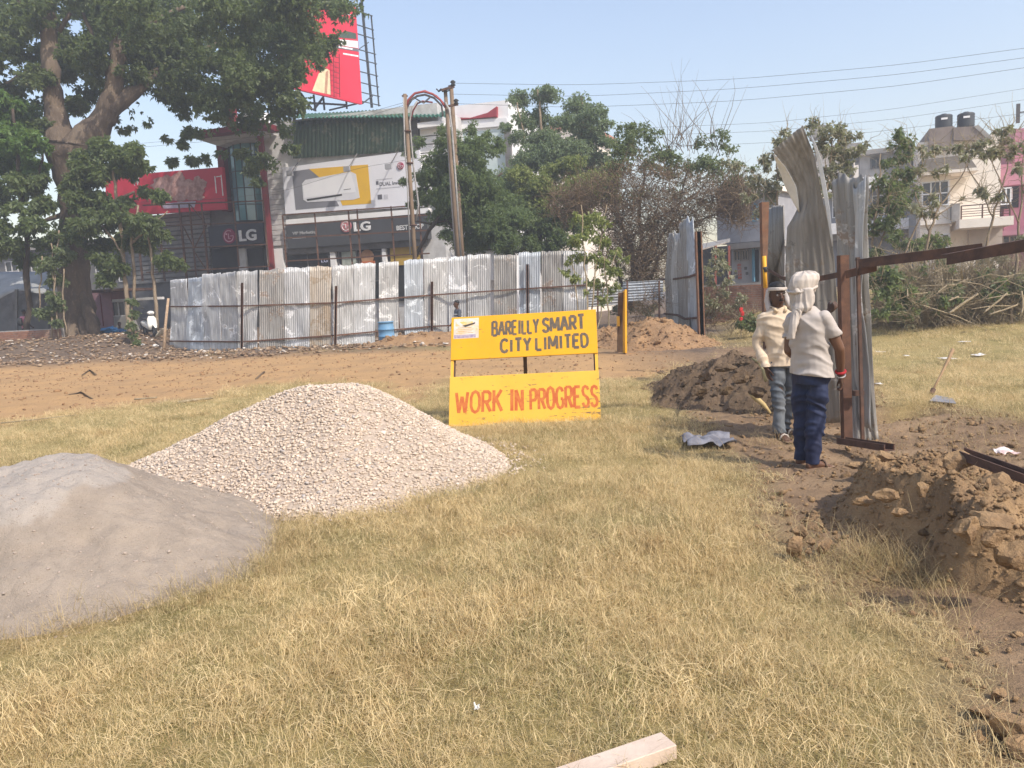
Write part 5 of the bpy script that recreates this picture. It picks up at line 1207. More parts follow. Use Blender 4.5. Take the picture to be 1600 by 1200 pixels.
# ---- left half: grey block with the glass stair tower
Bp = FP(195, 49.5, 415, 46.2)
tower = thing('shop_building', Bp.P(4, 0, 0), 'grey building with a curved blue glass stair tower left of the white appliance shop', 'shop')
Bp.box(196, 330, 414, 520, -8, -.6, 'wall', GREYW, tower); Bp.box(346, 205, 414, 330, -8, -1.4, 'stair_wall', GREYW, tower)
for k in range(15): Bp.box(200, 334 + k * 7.2, 328, 339.6 + k * 7.2, -.58, -.45, 'louvre_board', M('grey_louvre', (.27, .255, .245), (.21, .2, .19), 1.5, .85, dirt=(.13, .12, .115), dirt_amt=.4), tower)
TEAL = M('teal_glass', (.10, .24, .27), (.07, .19, .22), .6, .12, spec=.7, dirt=(.16, .32, .34), dirt_amt=.35); MULL = M('mullion_dark', (.04, .06, .065), None, 3, .5)
uL, uR = Bp.uz(350, 290, 0)[0], Bp.uz(404, 290, 0)[0]; zb, zt = Bp.uz(380, 346, 0)[1], Bp.uz(372, 217, 0)[1]
nseg = 6
cp = [(uL + (uR - uL) * k / nseg, -.9 + 1.3 * math.sin(PI * (k + .35) / (nseg + .7))) for k in range(nseg + 1)]
for k in range(nseg):
    for j in range(5):
        z0, z1 = zb + (zt - zb) * j / 5, zb + (zt - zb) * (j + 1) / 5; (u0, o0), (u1, o1) = cp[k], cp[k + 1]
        vs = [Bp.P(u0, z0 + .03, o0), Bp.P(u1, z0 + .03, o1), Bp.P(u1, z1 - .03, o1), Bp.P(u0, z1 - .03, o0)]; vs += [v - Bp.Nn * .03 for v in vs]
        MB().add(vs, [(3, 2, 1, 0), (4, 5, 6, 7), (0, 1, 5, 4), (1, 2, 6, 5), (2, 3, 7, 6), (3, 0, 4, 7)]).build('glass_panel', TEAL, tower)
for k in range(nseg + 1): MB().bar(Bp.P(cp[k][0], zb, cp[k][1] + .01), Bp.P(cp[k][0], zt, cp[k][1] + .01), .06, .07).build('mullion', MULL, tower)
for j in range(6): MB().tube([Bp.P(a, zb + (zt - zb) * j / 5, o + .012) for a, o in cp], .028, 6).build('transom', MULL, tower)
Bp.box(342, 218, 351, 330, -.5, .25, 'red_column', REDST, tower)
a0, z0 = Bp.uz(405, 200, .5); a1, z1 = Bp.uz(424, 418, .5); MB().bar(Bp.P((a0 + a1) / 2, z1 - .3, .45), Bp.P((a0 + a1) / 2, z0, .45), .30, .30).build('red_column', REDST, tower)
Bp.poly([(297, 206), (412, 190), (412, 199), (297, 214)], .2, 1.5, 'canopy_edge', REDST, tower)
Bp.poly([(300, 215), (412, 200), (412, 206), (352, 224), (340, 228)], -.6, 1.6, 'canopy_soffit', M('soffit_pale', (.52, .50, .48), (.44, .42, .4), 3, .8), tower)
Bp.box(352, 166, 366, 200, .1, .4, 'mast', REDST, tower); Bp.box(372, 176, 410, 196, -3, -1, 'roof_block', WHITE, tower)
s1 = Bp.box(326, 350, 412, 383, -.55, .35, 'sign_box', M('navy_charcoal', (.035, .037, .05), (.03, .03, .042), 2, .5), tower)
emblem(Bp, 358.5, 369, 11.5, .352, s1, M('emblem_line_pink', (.62, .36, .42)), M('emblem_deep', (.26, .02, .07), None, 3, .5)); Bp.text('LG', 374, 358.5, 401, 376.5, .352, 'lettering', SIGNW, s1, .03, .06)
for a in ((332, 388, 372, 440), (386, 388, 412, 440)): Bp.box(*a, -.59, -.5, 'opening_shade', DARKIN, tower)  # raised dark panels paint in the shade of unlit openings
Bp.box(373, 388, 385, 440, -.59, -.35, 'column', CLAD, tower)
Rp = FP(200, 49.2, 352, 47)
rb = thing('billboard', Rp.P(3, 0, 0), 'long red roofside billboard with a picture of fried food, half hidden by the big tree', 'billboard')
pan = Rp.poly([(165, 276), (347, 261), (352, 327), (165, 339)], .3, .25, 'panel', REDP2, rb)
FRY = M('print_fried', (.36, .18, .15), (.56, .34, .30), 3.2, .7, dirt=(.24, .10, .08), dirt_amt=.4, bmp=.03, bscale=5)
def blob(cx, cy, rx, ry, off, seed, nm='print_food'):
    pts = [(cx + rx * (1 + .16 * math.sin(5 * a + seed) + .09 * math.sin(11 * a + seed * 2)) * math.cos(a), cy + ry * (1 + .16 * math.sin(4 * a + seed) + .09 * math.sin(9 * a + seed)) * math.sin(a)) for a in np.linspace(0, 2 * PI, 40)[:-1]]
    Rp.poly(pts[::-1], off, .006, nm, FRY, pan)
for i, (cx, cy, rx, ry) in enumerate(((255, 288, 18, 13), (278, 285, 14, 15), (293, 296, 22, 14), (310, 290, 12, 14), (272, 303, 24, 12), (303, 304, 16, 10))): blob(cx, cy, rx, ry, .556 + .008 * i, i)
Rp.poly([(256, 326), (252, 318), (306, 314), (304, 324)], .602, .004, 'print_dish', M('print_lilac', (.46, .40, .48), (.36, .3, .4), 5, .7), pan)
for a in ((209, 280, 217, 282.5), (336, 275, 337.5, 302), (346, 273, 347.5, 306), (337.5, 275, 346, 276.5)): Rp.box(*a, .552, .565, 'print_white', SIGNW, pan)
Rp.text('W', 207, 278, 218, 290, .552, 'print_letter', SIGNW, pan, .02, .01)
for x_ in (215, 250, 285, 320): MB().bar(Rp.P(Rp.uz(x_, 330)[0], Rp.uz(x_, 440)[1], .2), Rp.P(Rp.uz(x_, 330)[0], Rp.uz(x_, 332)[1], .2), .10).build('leg', RUST_D, rb)
# rusty sign frames standing before both shops
def sign_frame(fp, off, label, verts, hors, braces=()):
    t = thing('sign_frame', fp.P(3, 0, off), label, 'steel frame')
    for x0, y0, x1, y1 in verts:
        a, z = fp.uz(x0, y0, off); c_, z2 = fp.uz(x1, y1, off); m_ = (a + c_) / 2; MB().bar(fp.P(m_, min(z, z2) - (0 if y1 < 425 else 1.5), off), fp.P(m_, max(z, z2), off), .075).build('post', RUST, t)
    for i, (x0, y0, x1, y1) in enumerate(hors):
        a, z = fp.uz(x0, y0, off); c_, z2 = fp.uz(x1, y1, off); MB().bar(fp.P(a, z, off + .08), fp.P(c_, z2, off + .08), .07).build('rail', RUST, t)
    for x0, y0, x1, y1 in braces:
        a, z = fp.uz(x0, y0, off); c_, z2 = fp.uz(x1, y1, off); MB().bar(fp.P(a, z, off - .08), fp.P(c_, z2, off - .08), .05).build('brace', RUST, t)
sign_frame(Bp, 2.2, 'rusty steel frame in front of the grey building with the glass tower',
           ((284, 318, 290, 470), (300, 318, 306, 470), (318, 318, 326, 470), (366, 314, 372, 416), (412, 312, 419, 416)), ((225, 321, 412, 314), (225, 354, 416, 347), (225, 390, 418, 382), (230, 426, 421, 416)),
           ((296, 320, 320, 350), (300, 390, 320, 420), (284, 352, 302, 388), (321, 352, 302, 388)))
sign_frame(A, 1.6, 'rusty steel frame in front of the white appliance shop',
           ((444, 336, 450, 470), (494, 332, 500, 470), (547, 328, 552, 470), (560, 326, 566, 470), (613, 322, 619, 470), (657, 322, 662, 470)), ((444, 336, 672, 320), (446, 352, 672, 336), (448, 372, 672, 360), (450, 408, 672, 396)), ())
# ---- tall roof billboard
H = FP(436, 46, 567, 52)
hb = thing('billboard', H.P(3, 13, 0), 'tall red billboard on a lattice frame above the green roof, partly behind the big tree', 'billboard')
pan = H.poly([(425, -45), (556, 12), (566, 163), (440, 134)], 0, .2, 'panel', REDP2, hb)
H.poly([(438, -20), (447, -16), (456, 118), (448, 116)], .203, .004, 'print_edge', M('print_orange', (.62, .28, .12), (.5, .3, .2), 2, .6), pan)
H.poly([(513, 60), (559, 64), (559.6, 75), (512, 68)], .203, .004, 'print_white_band', SIGNW, pan); H.poly([(512, 69), (560, 76), (560.5, 81), (512, 73)], .203, .004, 'print_dark_band', M('print_ink', (.13, .13, .15)), pan)
for k, (x0, x1, y_) in enumerate(((528, 551, 71.5), (536, 560, 82.5))): H.poly([(x0, y_), (x1, y_ + 4), (x1, y_ + 6.5), (x0, y_ + 2.5)], .209, .004, 'print_caption', SIGNW, pan)
H.poly([(538, 19), (553, 24), (553, 26), (538, 21)], .203, .004, 'print_caption', SIGNW, pan); H.poly([(540, 48), (556, 52), (557, 61), (520, 58)], .203, .004, 'print_dark_patch', M('print_dark_green', (.06, .09, .07)), pan)
H.poly([(488, 142), (498, 115), (508, 106), (515, 110), (517, 148)], .203, .004, 'print_bottle', M('print_straw', (.66, .58, .36), (.58, .48, .30), 3, .6), pan); H.poly([(507, 146), (509, 112), (513, 110), (511, 147)], .2085, .003, 'print_bottle_edge', M('print_brown', (.45, .25, .16)), pan)
for x_ in (521, 530): H.poly([(x_, 84), (x_ + .8, 84), (x_ + 1.6, 152), (x_ + .8, 152)], .6, .03, 'ladder_rail', REDST, pan)
for k in range(8): H.poly([(521.5 + k * .1, 88 + k * 8), (530.5 + k * .1, 90 + k * 8), (530.5 + k * .1, 91 + k * 8), (521.5 + k * .1, 89 + k * 8)], .58, .02, 'ladder_rung', REDST, pan)
H2 = FP(560, 52.4, 593, 53.5); STL = M('dark_steel', (.05, .055, .065), (.035, .04, .045), 4, .7)
def hbar(fp, x0, y0, x1, y1, w_, off=0.0):
    a, z = fp.uz(x0, y0, off); c_, z2 = fp.uz(x1, y1, off); MB().bar(fp.P(a, z, off), fp.P(c_, z2, off), w_).build('lattice_bar', STL, hb)
hbar(H2, 564, -10, 581, 168, .16); hbar(H2, 580, 24, 592, 166, .09)
for y_ in (20, 42, 56, 80, 95, 114, 131, 146, 160): hbar(H2, 556, y_ - 4, 582 + (y_ - 20) * .09, y_ + 5, .055, .1)
hbar(H2, 562, 76, 576, 66, .05, .1); hbar(H2, 566, 162, 582, 150, .08, .1)
for x0, y0, x1, y1 in ((470, 145, 473, 176), (490, 148, 493, 174), (505, 150, 507, 172), (541, 157, 542, 170), (470, 146, 488, 172), (490, 172, 505, 152), (470, 160, 541, 164), (515, 172, 566, 160)): hbar(H, x0, y0, x1, y1, .11, -.6)
# ---- white building with the curved red parapet
C = FP(690, 48, 800, 46.5)
wb = thing('building', C.P(3, 0, 0), 'white building with a curved maroon parapet stripe behind the cable poles', 'building')
C.poly([(690, 168), (794, 156), (800, 520), (700, 520)], -8, 7.6, 'wall', WHITE, wb)
C.poly([(690, 183), (735, 184), (762, 176), (776, 166), (776, 182), (690, 189)], -.39, .25, 'red_stripe', M('maroon_paint', (.36, .05, .06), (.3, .04, .05), 2, .7), wb)
C.poly([(690, 190), (792, 184), (793, 196), (690, 205)], -.39, .15, 'ledge', WHITE, wb); C.poly([(700, 210), (790, 200), (792, 290), (704, 298)], -.395, .03, 'glazing', M('pale_glazing', (.50, .60, .60), (.58, .66, .65), .8, .25, spec=.5), wb)
C.box(660, 368, 795, 392, -.38, .5, 'dark_fascia', FASC, wb); C.box(672, 394, 800, 440, -.38, .1, 'lower_wall', WHITE, wb); C.box(790, 192, 799, 320, -.39, -.1, 'pipe_duct', GREYW, wb)
D = FP(790, 56, 985, 52)
cb = thing('building', D.P(3, 0, 0), 'cream plastered building seen in pieces through the green trees', 'building')
D.box(795, 205, 905, 520, -8, -.2, 'wall', CREAM, cb); D.box(790, 196, 908, 206, -8.2, 0, 'roof_slab', M('terracotta_band', (.40, .19, .13), (.33, .16, .12), 2, .9), cb)
for a in ((806, 235, 826, 262), (842, 232, 862, 258), (876, 232, 896, 258), (810, 300, 830, 330), (850, 300, 870, 330), (880, 300, 898, 330)): D.window(*a, cb, WHITE, GLASS_D, 2, 1, -.2)
D.box(730, 290, 800, 300, -4, .2, 'brick_ledge', M('terracotta_band', (.4, .19, .13)), cb)
# ---- low grey shop beyond the brick wall
E = FP(1090, 38, 1210, 35.5)
ls = thing('building', E.P(2, 0, 0), 'low grey and white shop with a sloping tin awning behind the brick wall', 'shop')
E.box(1088, 383, 1212, 500, -6, -2.2, 'wall', GREYW, ls); E.box(1144, 388, 1214, 500, -2.2, -.1, 'front_room', M('pale_grey_plaster', (.42, .42, .43), (.36, .36, .37), 1.2, .85, dirt=(.25, .24, .24), dirt_amt=.3), ls)
E.box(1136, 378, 1216, 387, -6, .5, 'roof_slab', CONC, ls)
E.window(1147, 391, 1158, 408, ls, CONC, GLASS_D, 2, 1, -.1, .05); E.window(1160, 390, 1170, 407, ls, CONC, GLASS_D, 2, 1, -.1, .05)
E.box(1175, 388, 1178, 440, -.1, .1, 'blue_door_frame', M('blue_paint', (.10, .25, .36), (.14, .3, .4), 4, .7), ls); E.box(1178.2, 390, 1185, 440, -.1, -.02, 'door', DARKIN, ls)
for k in range(5): E.box(1152 + .3 * k, 412 + k * 5, 1157.5 + .3 * k, 416 + k * 5, -.099, -.06, 'red_poster', M('red_poster', (.42, .10, .08), (.5, .3, .26), 8, .8), ls)
for k, (x_, y_) in enumerate(((1163, 417), (1165, 425), (1147, 424), (1149, 430))): E.box(x_, y_, x_ + 4, y_ + 4.5, -.099, -.07, 'stencil_mark', GREYW, ls)
aw = MB(); v = [at(1093, 392, 33), at(1141, 378, 34.5), at(1141, 374, 36), at(1090, 384, 36)]; aw.add(v + [p + Vector((0, 0, .05)) for p in v], [(3, 2, 1, 0), (4, 5, 6, 7), (0, 1, 5, 4), (1, 2, 6, 5), (2, 3, 7, 6), (3, 0, 4, 7)]); aw.build('tin_awning', SH[4], ls)
for x_ in (1096, 1118, 1139): MB().bar(at(x_, 470, 33.6), at(x_, 384, 33.6), .09).build('awning_post', M('red_wood', (.25, .07, .05)), ls)
E.box(1120, 300, 1214, 378, -7, -1.2, 'upper_storey', M('grey_plaster', (.34, .34, .36), (.28, .28, .3), 1.2, .9, dirt=(.2, .2, .2), dirt_amt=.35), ls); E.box(1118, 296, 1216, 303, -7.2, -.8, 'upper_slab', CREAM, ls)
E.window(1176, 318, 1184, 346, ls, M('blue_paint', (.1, .25, .36)), GLASS_D, 1, 2, -1.2); E.window(1140, 318, 1162, 346, ls, WHITE, GLASS_D, 2, 1, -1.2)
def brick_wall(label, p, q, h, th=.23, grp=None):
    """a wall whose nearer bricks are pieces with recessed joints"""
    t = thing('brick_wall', (p + q) / 2, label, 'brick wall', grp); d = (q - p); L_ = d.length; u = d.normalized(); n_ = Vector((u.y, -u.x, 0)); n_ = n_ if n_.y < 0 else -n_
    MB().frame_box(p - n_ * th, u * L_, n_ * (th - .02), Vector((0, 0, h - .02))).build('mortar', CONC, t)
    mb = MB(); bl, bh = .24, .085; rows = int(h / bh)
    for r_ in range(rows):
        x = -(r_ % 2) * bl / 2
        while x < L_:
            a0, a1 = max(x, 0) + .006, min(x + bl, L_) - .006
            if a1 - a0 > .05: mb.frame_box(p + u * a0 + Vector((0, 0, r_ * bh + .006)) - n_ * .10, u * (a1 - a0), n_ * (.10 + random.uniform(-.004, .012)), Vector((0, 0, bh - .012)))
            x += bl
    o = mb.build('bricks', M('old_brick', (.30, .15, .10), (.22, .115, .08), 2.2, .92, dirt=(.34, .25, .19), dirt_amt=.4, bmp=.006, bscale=20), t); tag(o, kind='stuff'); return t
p, q = at(1088, 470, 31), at(1200, 470, 29.5); p.z = q.z = hz(p.x, p.y) - .2
brick_wall('old brick wall behind the rubbish strip, right of the orange rusty post', p, q, at(1140, 443, 30.2).z - p.z)
p, q = at(-60, 540, 34.5), at(98, 540, 34.2); p.z = q.z = .45
brick_wall('low dirty brick wall left of the big tree trunk', p, q, at(40, 515, 34.4).z - .45)
# ---- houses on the right
Fm = FP(1275, 43, 1436, 41)
hm = thing('house', Fm.P(3, 0, 0), 'white and grey two storey house half hidden behind the saplings', 'house')
Fm.box(1285, 290, 1436, 460, -7, -1.4, 'wall', M('grey_plaster', (.34, .34, .36)), hm); Fm.box(1285, 276, 1438, 294, -7, 0, 'parapet', WHITE, hm)
Fm.box(1290, 345, 1420, 362, -2, 0, 'balcony_slab', WHITE, hm); Fm.box(1420, 294, 1436, 460, -1.4, -.1, 'side_wall', M('pale_grey_plaster', (.42, .42, .43)), hm); Fm.box(1286, 362, 1436, 372, -2, -.5, 'beam', CONC, hm)
Fm.window(1362, 305, 1382, 340, hm, WHITE, GLASS_D, 2, 2, -1.4); Fm.window(1398, 308, 1410, 342, hm, M('pale_blue_door', (.45, .50, .56)), GLASS_D, 1, 2, -1.4); Fm.window(1300, 306, 1330, 340, hm, WHITE, GLASS_D, 2, 2, -1.4)
Fm.box(1344, 236, 1424, 277, -5, -1.6, 'roof_room', CONC, hm); Fm.box(1338, 231, 1428, 238, -5.3, -1.2, 'roof_slab', CONC, hm); Fm.window(1360, 246, 1378, 264, hm, GREYW, GLASS_D, 2, 1, -1.6)
for k in range(9): MB().bar(Fm.P(Fm.uz(1356 + k * 7, 340, -.1)[0], Fm.uz(1380, 345, -.1)[1], -.1), Fm.P(Fm.uz(1356 + k * 7, 340, -.1)[0], Fm.uz(1380, 322, -.1)[1], -.1), .03).build('railing_bar', GREYW, hm)
MB().bar(Fm.P(Fm.uz(1350, 340, -.1)[0], Fm.uz(1380, 322, -.1)[1], -.1), Fm.P(Fm.uz(1418, 340, -.1)[0], Fm.uz(1380, 322, -.1)[1], -.1), .05).build('railing_top', GREYW, hm)
Fl = FP(1190, 52, 1345, 50)
h0 = thing('house', Fl.P(3, 0, 0), 'cream house with a plank fronted upper room behind the tall torn sheet', 'house')
Fl.box(1195, 300, 1345, 460, -7, -.3, 'wall', CREAM, h0); Fl.box(1280, 232, 1342, 300, -6, -.4, 'upper_room', CREAM, h0); Fl.box(1276, 226, 1346, 234, -6.2, .2, 'roof_slab', CONC, h0); Fl.box(1190, 296, 1348, 303, -7, .4, 'floor_slab', CONC, h0)
Fl.window(1316, 244, 1334, 280, h0, CONC, GLASS_D, 2, 2, -.4); Fl.window(1296, 318, 1312, 350, h0, WHITE, GLASS_D, 2, 2, -.3)
for k in range(6): Fl.box(1286, 240 + k * 8, 1312, 245 + k * 8, -.398, -.34, 'shutter_slat', CREAM, h0)
Fl.box(1266, 196, 1290, 214, -3, -1.5, 'water_tank_stand', CONC, h0)
c_ = Fl.P(Fl.uz(1278, 196, -2)[0], Fl.uz(1278, 197, -2)[1], -2); 
Q = FP(1430, 40, 1572, 38.5)
ch = thing('house', Q.P(3, 0, 0), 'cream two storey house with a railed corner balcony and two black roof tanks', 'house')
Q.box(1434, 216, 1562, 460, -8, -.5, 'wall', CREAM, ch); Q.box(1437, 270, 1484, 460, -.5, .55, 'front_bay', CREAM, ch)
Q.poly([(1440, 250), (1512, 241), (1527, 262), (1527, 266), (1440, 268)], -.4, 1.6, 'sloping_sunshade', M('weathered_slab', (.25, .22, .19), (.19, .165, .14), 1.5, .9, dirt=(.35, .31, .27), dirt_amt=.3), ch)
Q.box(1438, 265.5, 1530, 270, -.4, 1.35, 'sunshade_edge', CREAM, ch)
Q.box(1452, 199, 1490, 235, -7, -.2, 'roof_room', M('bare_render', (.27, .22, .19), (.21, .17, .15), 1.5, .9, dirt=(.33, .28, .24), dirt_amt=.3), ch)
Q.poly([(1490, 199), (1524, 197), (1545, 213), (1545, 219), (1490, 219)], -6, 5.85, 'stair_roof', M('bare_render', (.27, .22, .19)), ch); Q.poly([(1521, 197), (1529, 195), (1550, 214), (1543, 217)], -5, 4.9, 'stair_roof_edge', CONC, ch)
Q.window(1440, 283, 1483, 322, ch, WHITE, GLASS_D, 3, 2, .55); Q.window(1470, 365, 1484, 388, ch, WHITE, GLASS_D, 1, 2, .55)
Q.box(1438, 345, 1500, 350, -.4, .75, 'band', CREAM, ch)
Q.box(1499, 340, 1584, 354, -.45, 1.9, 'balcony_slab', CREAM, ch); Q.box(1487, 318, 1500, 346, -.4, 1.0, 'balcony_side', CONC, ch)
Q.window(1563, 293, 1580, 320, ch, WHITE, GLASS_D, 2, 1, -.45)
uu = [Q.uz(x_, 330, 1.85)[0] for x_ in (1502, 1535, 1578)]
for z_ in (319, 324.5, 328.5, 332, 336): MB().bar(Q.P(uu[0], Q.uz(1540, z_, 1.85)[1], 1.85), Q.P(uu[2], Q.uz(1540, z_, 1.85)[1], 1.85), .05 if z_ == 319 else .03).build('railing_rail', RUST_D, ch)
for a in uu: MB().bar(Q.P(a, Q.uz(1540, 341, 1.85)[1], 1.85), Q.P(a, Q.uz(1540, 319, 1.85)[1], 1.85), .05).build('railing_post', RUST_D, ch)
Q.box(1513, 356, 1566, 420, -.499, -.3, 'porch_shade_panel', M('porch_shade', (.52, .44, .37), (.46, .39, .33), 2, .9), ch)  # raised panel with the porch's shade put into its cream
BT = M('black_tank', (.035, .04, .045), (.05, .055, .06), 3, .5)
for px, py0, py1, lb in ((1474.5, 179, 201, 'black water tank on the rooftop, left one of the pair'), (1509, 176, 199, 'black water tank on the rooftop, right one of the pair')):
    a, z0 = Q.uz(px, py1, -2.5); z1 = Q.uz(px, py0, -2.5)[1]; hh = z1 - z0; c_ = Q.P(a, z0, -2.5); rr = 12 * c_.y / FPX
    wt = thing('water_tank', c_, lb, 'water tank', 'tanks on the cream house')
    MB().lathe(c_, [(rr * .97, 0)] + [(rr * (1.0 if k % 2 else .955), hh * (.03 + .87 * k / 10)) for k in range(11)] + [(rr * .8, hh * .95)], 24).build('tank_body', BT, wt, True)
    MB().lathe(c_ + Vector((0, 0, hh * .95)), [(rr * .36, 0), (rr * .36, hh * .06), (rr * .3, hh * .09)], 16).build('lid', BT, wt, True)
    MB().frame_box(c_ + Q.Nn * (rr * 1.0) - Q.U * .18 + Vector((0, 0, hh * .55)), Q.U * .3, Vector((0, 0, .10)), Q.Nn * .012).build('label_patch', WHITE, wt)
PINK = M('pink_plaster', (.52, .24, .30), (.46, .21, .27), 1.2, .85, dirt=(.38, .18, .22), dirt_amt=.3)
Pk = FP(1560, 39.5, 1700, 38)
ph = thing('house', Pk.P(2, 0, 0), 'pink house at the right edge beside the cream house', 'house')
Pk.box(1583, 192, 1760, 470, -8, -2, 'tower', PINK, ph); Pk.box(1563, 248, 1760, 282, -7, -.7, 'parapet', PINK, ph); Pk.box(1568, 282, 1760, 470, -7, -1.6, 'wall', PINK, ph); Pk.box(1562, 282.5, 1592, 325, -1.59, -1.5, 'recess_shade', DARKIN, ph)  # the dark slab on the wall paints in a recess's shade
Pk.window(1572, 294, 1582, 312, ph, WHITE, GLASS_D, 1, 2, -1.49); Pk.box(1560, 354, 1760, 362, -2, .6, 'floor_slab', PINK, ph)
Pk.window(1566, 366, 1600, 384, ph, CREAM, GLASS_D, 3, 1, -1.6); Pk.box(1588, 162, 1594, 192, -3, -2.9, 'roof_post', GREYW, ph); Pk.box(1590, 172, 1640, 174, -3, -2.95, 'roof_rail', GREYW, ph)
# boundary wall and gates of the houses
Wp = FP(1400, 35.5, 1680, 34)
gw = thing('boundary_wall', Wp.P(4, 0, 0), 'low cream boundary wall with iron spikes in front of the cream house', 'wall')
Wp.box(1486, 393, 1560, 434, -.2, 0, 'wall', CREAM, gw)
for k in range(26): MB().bar(Wp.P(Wp.uz(1487 + k * 2.8, 392, -.1)[0], Wp.uz(1520, 394, -.1)[1], -.1), Wp.P(Wp.uz(1487 + k * 2.8, 392, -.1)[0], Wp.uz(1520, 385.5, -.1)[1], -.1), .03).build('spike', RUST_D, gw)
gt = thing('iron_gate', Wp.P(8, 0, 0), 'iron grille gate between the cream house and the pink house', 'gate')
x0_, x1_ = Wp.uz(1563, 410)[0], Wp.uz(1582, 410)[0]; za, zb_ = Wp.uz(1572, 430)[1], Wp.uz(1572, 392)[1]
for k in range(9): MB().bar(Wp.P(x0_ + (x1_ - x0_) * k / 8, za, -.05), Wp.P(x0_ + (x1_ - x0_) * k / 8, zb_, -.05), .025).build('bar', RUST_D, gt)
for k in range(8): MB().bar(Wp.P(x0_, za + (zb_ - za) * k / 7, -.08), Wp.P(x1_, za + (zb_ - za) * k / 7, -.08), .02).build('cross_bar', RUST_D, gt)
g2 = thing('boundary_wall', Wp.P(12, 0, 0), 'grey plinth wall below the gate of the pink house', 'wall'); Wp.box(1560, 426, 1700, 446, -.2, 0, 'wall', CONC, g2)
g3 = thing('iron_fence', Wp.P(1, 0, 0), 'dark iron bar fence between the saplings and the cream house', 'fence')
for k in range(20): MB().bar(Wp.P(Wp.uz(1402 + k * 4.2, 410, .1)[0], Wp.uz(1440, 438, .1)[1], .1), Wp.P(Wp.uz(1402 + k * 4.2, 410, .1)[0], Wp.uz(1440, 392, .1)[1], .1), .03).build('bar', RUST_D, g3)
for y_ in (396, 432): MB().bar(Wp.P(Wp.uz(1400, 410, .1)[0], Wp.uz(1440, y_, .1)[1], .13), Wp.P(Wp.uz(1486, 410, .1)[0], Wp.uz(1440, y_, .1)[1], .13), .035).build('rail', RUST_D, g3)
# ---- stalls under the big tree
ks = thing('street_stall', at(30, 500, 40), 'dark stall under a sagging grey tarpaulin at the left edge', 'stall')
tp_ = at(30, 470, 40)
def px3(px, py, d): return at(px, py, d)
gx_, gy_ = 12, 6; V = []; 
for j in range(gy_ + 1):
    for i in range(gx_ + 1):
        f_, g_ = i / gx_, j / gy_; p = at(-40 + 128 * f_, 425 + g_ * (47 - 22 * f_ + 6 * math.sin(f_ * 9)), 41 - 2.5 * g_ + .15 * math.sin(f_ * 14)); V.append(p)
mb = MB().add(V, [(j * (gx_ + 1) + i, j * (gx_ + 1) + i + 1, (j + 1) * (gx_ + 1) + i + 1, (j + 1) * (gx_ + 1) + i) for j in range(gy_) for i in range(gx_)]); o = mb.build('tarpaulin', M('grey_tarp', (.36, .36, .35), (.28, .28, .27), 2, .7, dirt=(.2, .19, .18), dirt_amt=.35), ks, True); sm_ = o.modifiers.new('t', 'SOLIDIFY'); sm_.thickness = .02
for x_ in (-10, 26, 75): MB().bar(at(x_, 525, 38.6), at(x_, 452, 38.6), .12).build('post', M('grey_wood', (.2, .19, .18), None, 4, .9), ks)
MB().frame_box(at(-50, 525, 43), Vector((5, 0, 0)), Vector((0, .1, 0)), Vector((0, 0, 3))).build('back_wall', GREYW, ks)
kk = thing('kiosk', at(160, 510, 39), 'small faded pink metal kiosk right of the big tree trunk', 'kiosk')
Kp = FP(142, 39.5, 176, 39)
Kp.box(142, 456, 175, 512, -1.2, 0, 'cabin', M('faded_pink', (.36, .20, .22), (.3, .17, .19), 3, .8, dirt=(.22, .13, .13), dirt_amt=.35), kk); Kp.box(158, 460, 159, 510, 0, .03, 'door_seam', REDST, kk); Kp.box(136, 452, 190, 456, -1.3, .8, 'roof', RUST_D, kk)
g_ = thing('glass_counter', at(188, 510, 39.2), 'glass fronted counter of the kiosk behind the seated person', 'counter')
Kp.box(176, 494, 207, 518, -.5, -.02, 'base', CONC, g_); Kp.window(176, 470, 207, 494, g_, CLAD, GLASS_D, 3, 1, -.1, .05); Kp.box(175, 466, 240, 470, -.6, .1, 'top_board', CLAD, g_)

Lp = FP(-60, 58, 240, 54)
lb_ = thing('building', Lp.P(4, 0, 0), 'long grey weathered building behind the stall and the big tree trunk', 'building')
Lp.box(-80, 388, 215, 530, -6, 0, 'wall', GREYW, lb_); Lp.box(-84, 380, 219, 389, -6.4, .5, 'roof_edge', CONC, lb_)
for x_ in (-30, 10, 50, 92, 150, 185): Lp.window(x_, 408, x_ + 20, 440, lb_, CLAD, GLASS_D, 2, 2, 0)
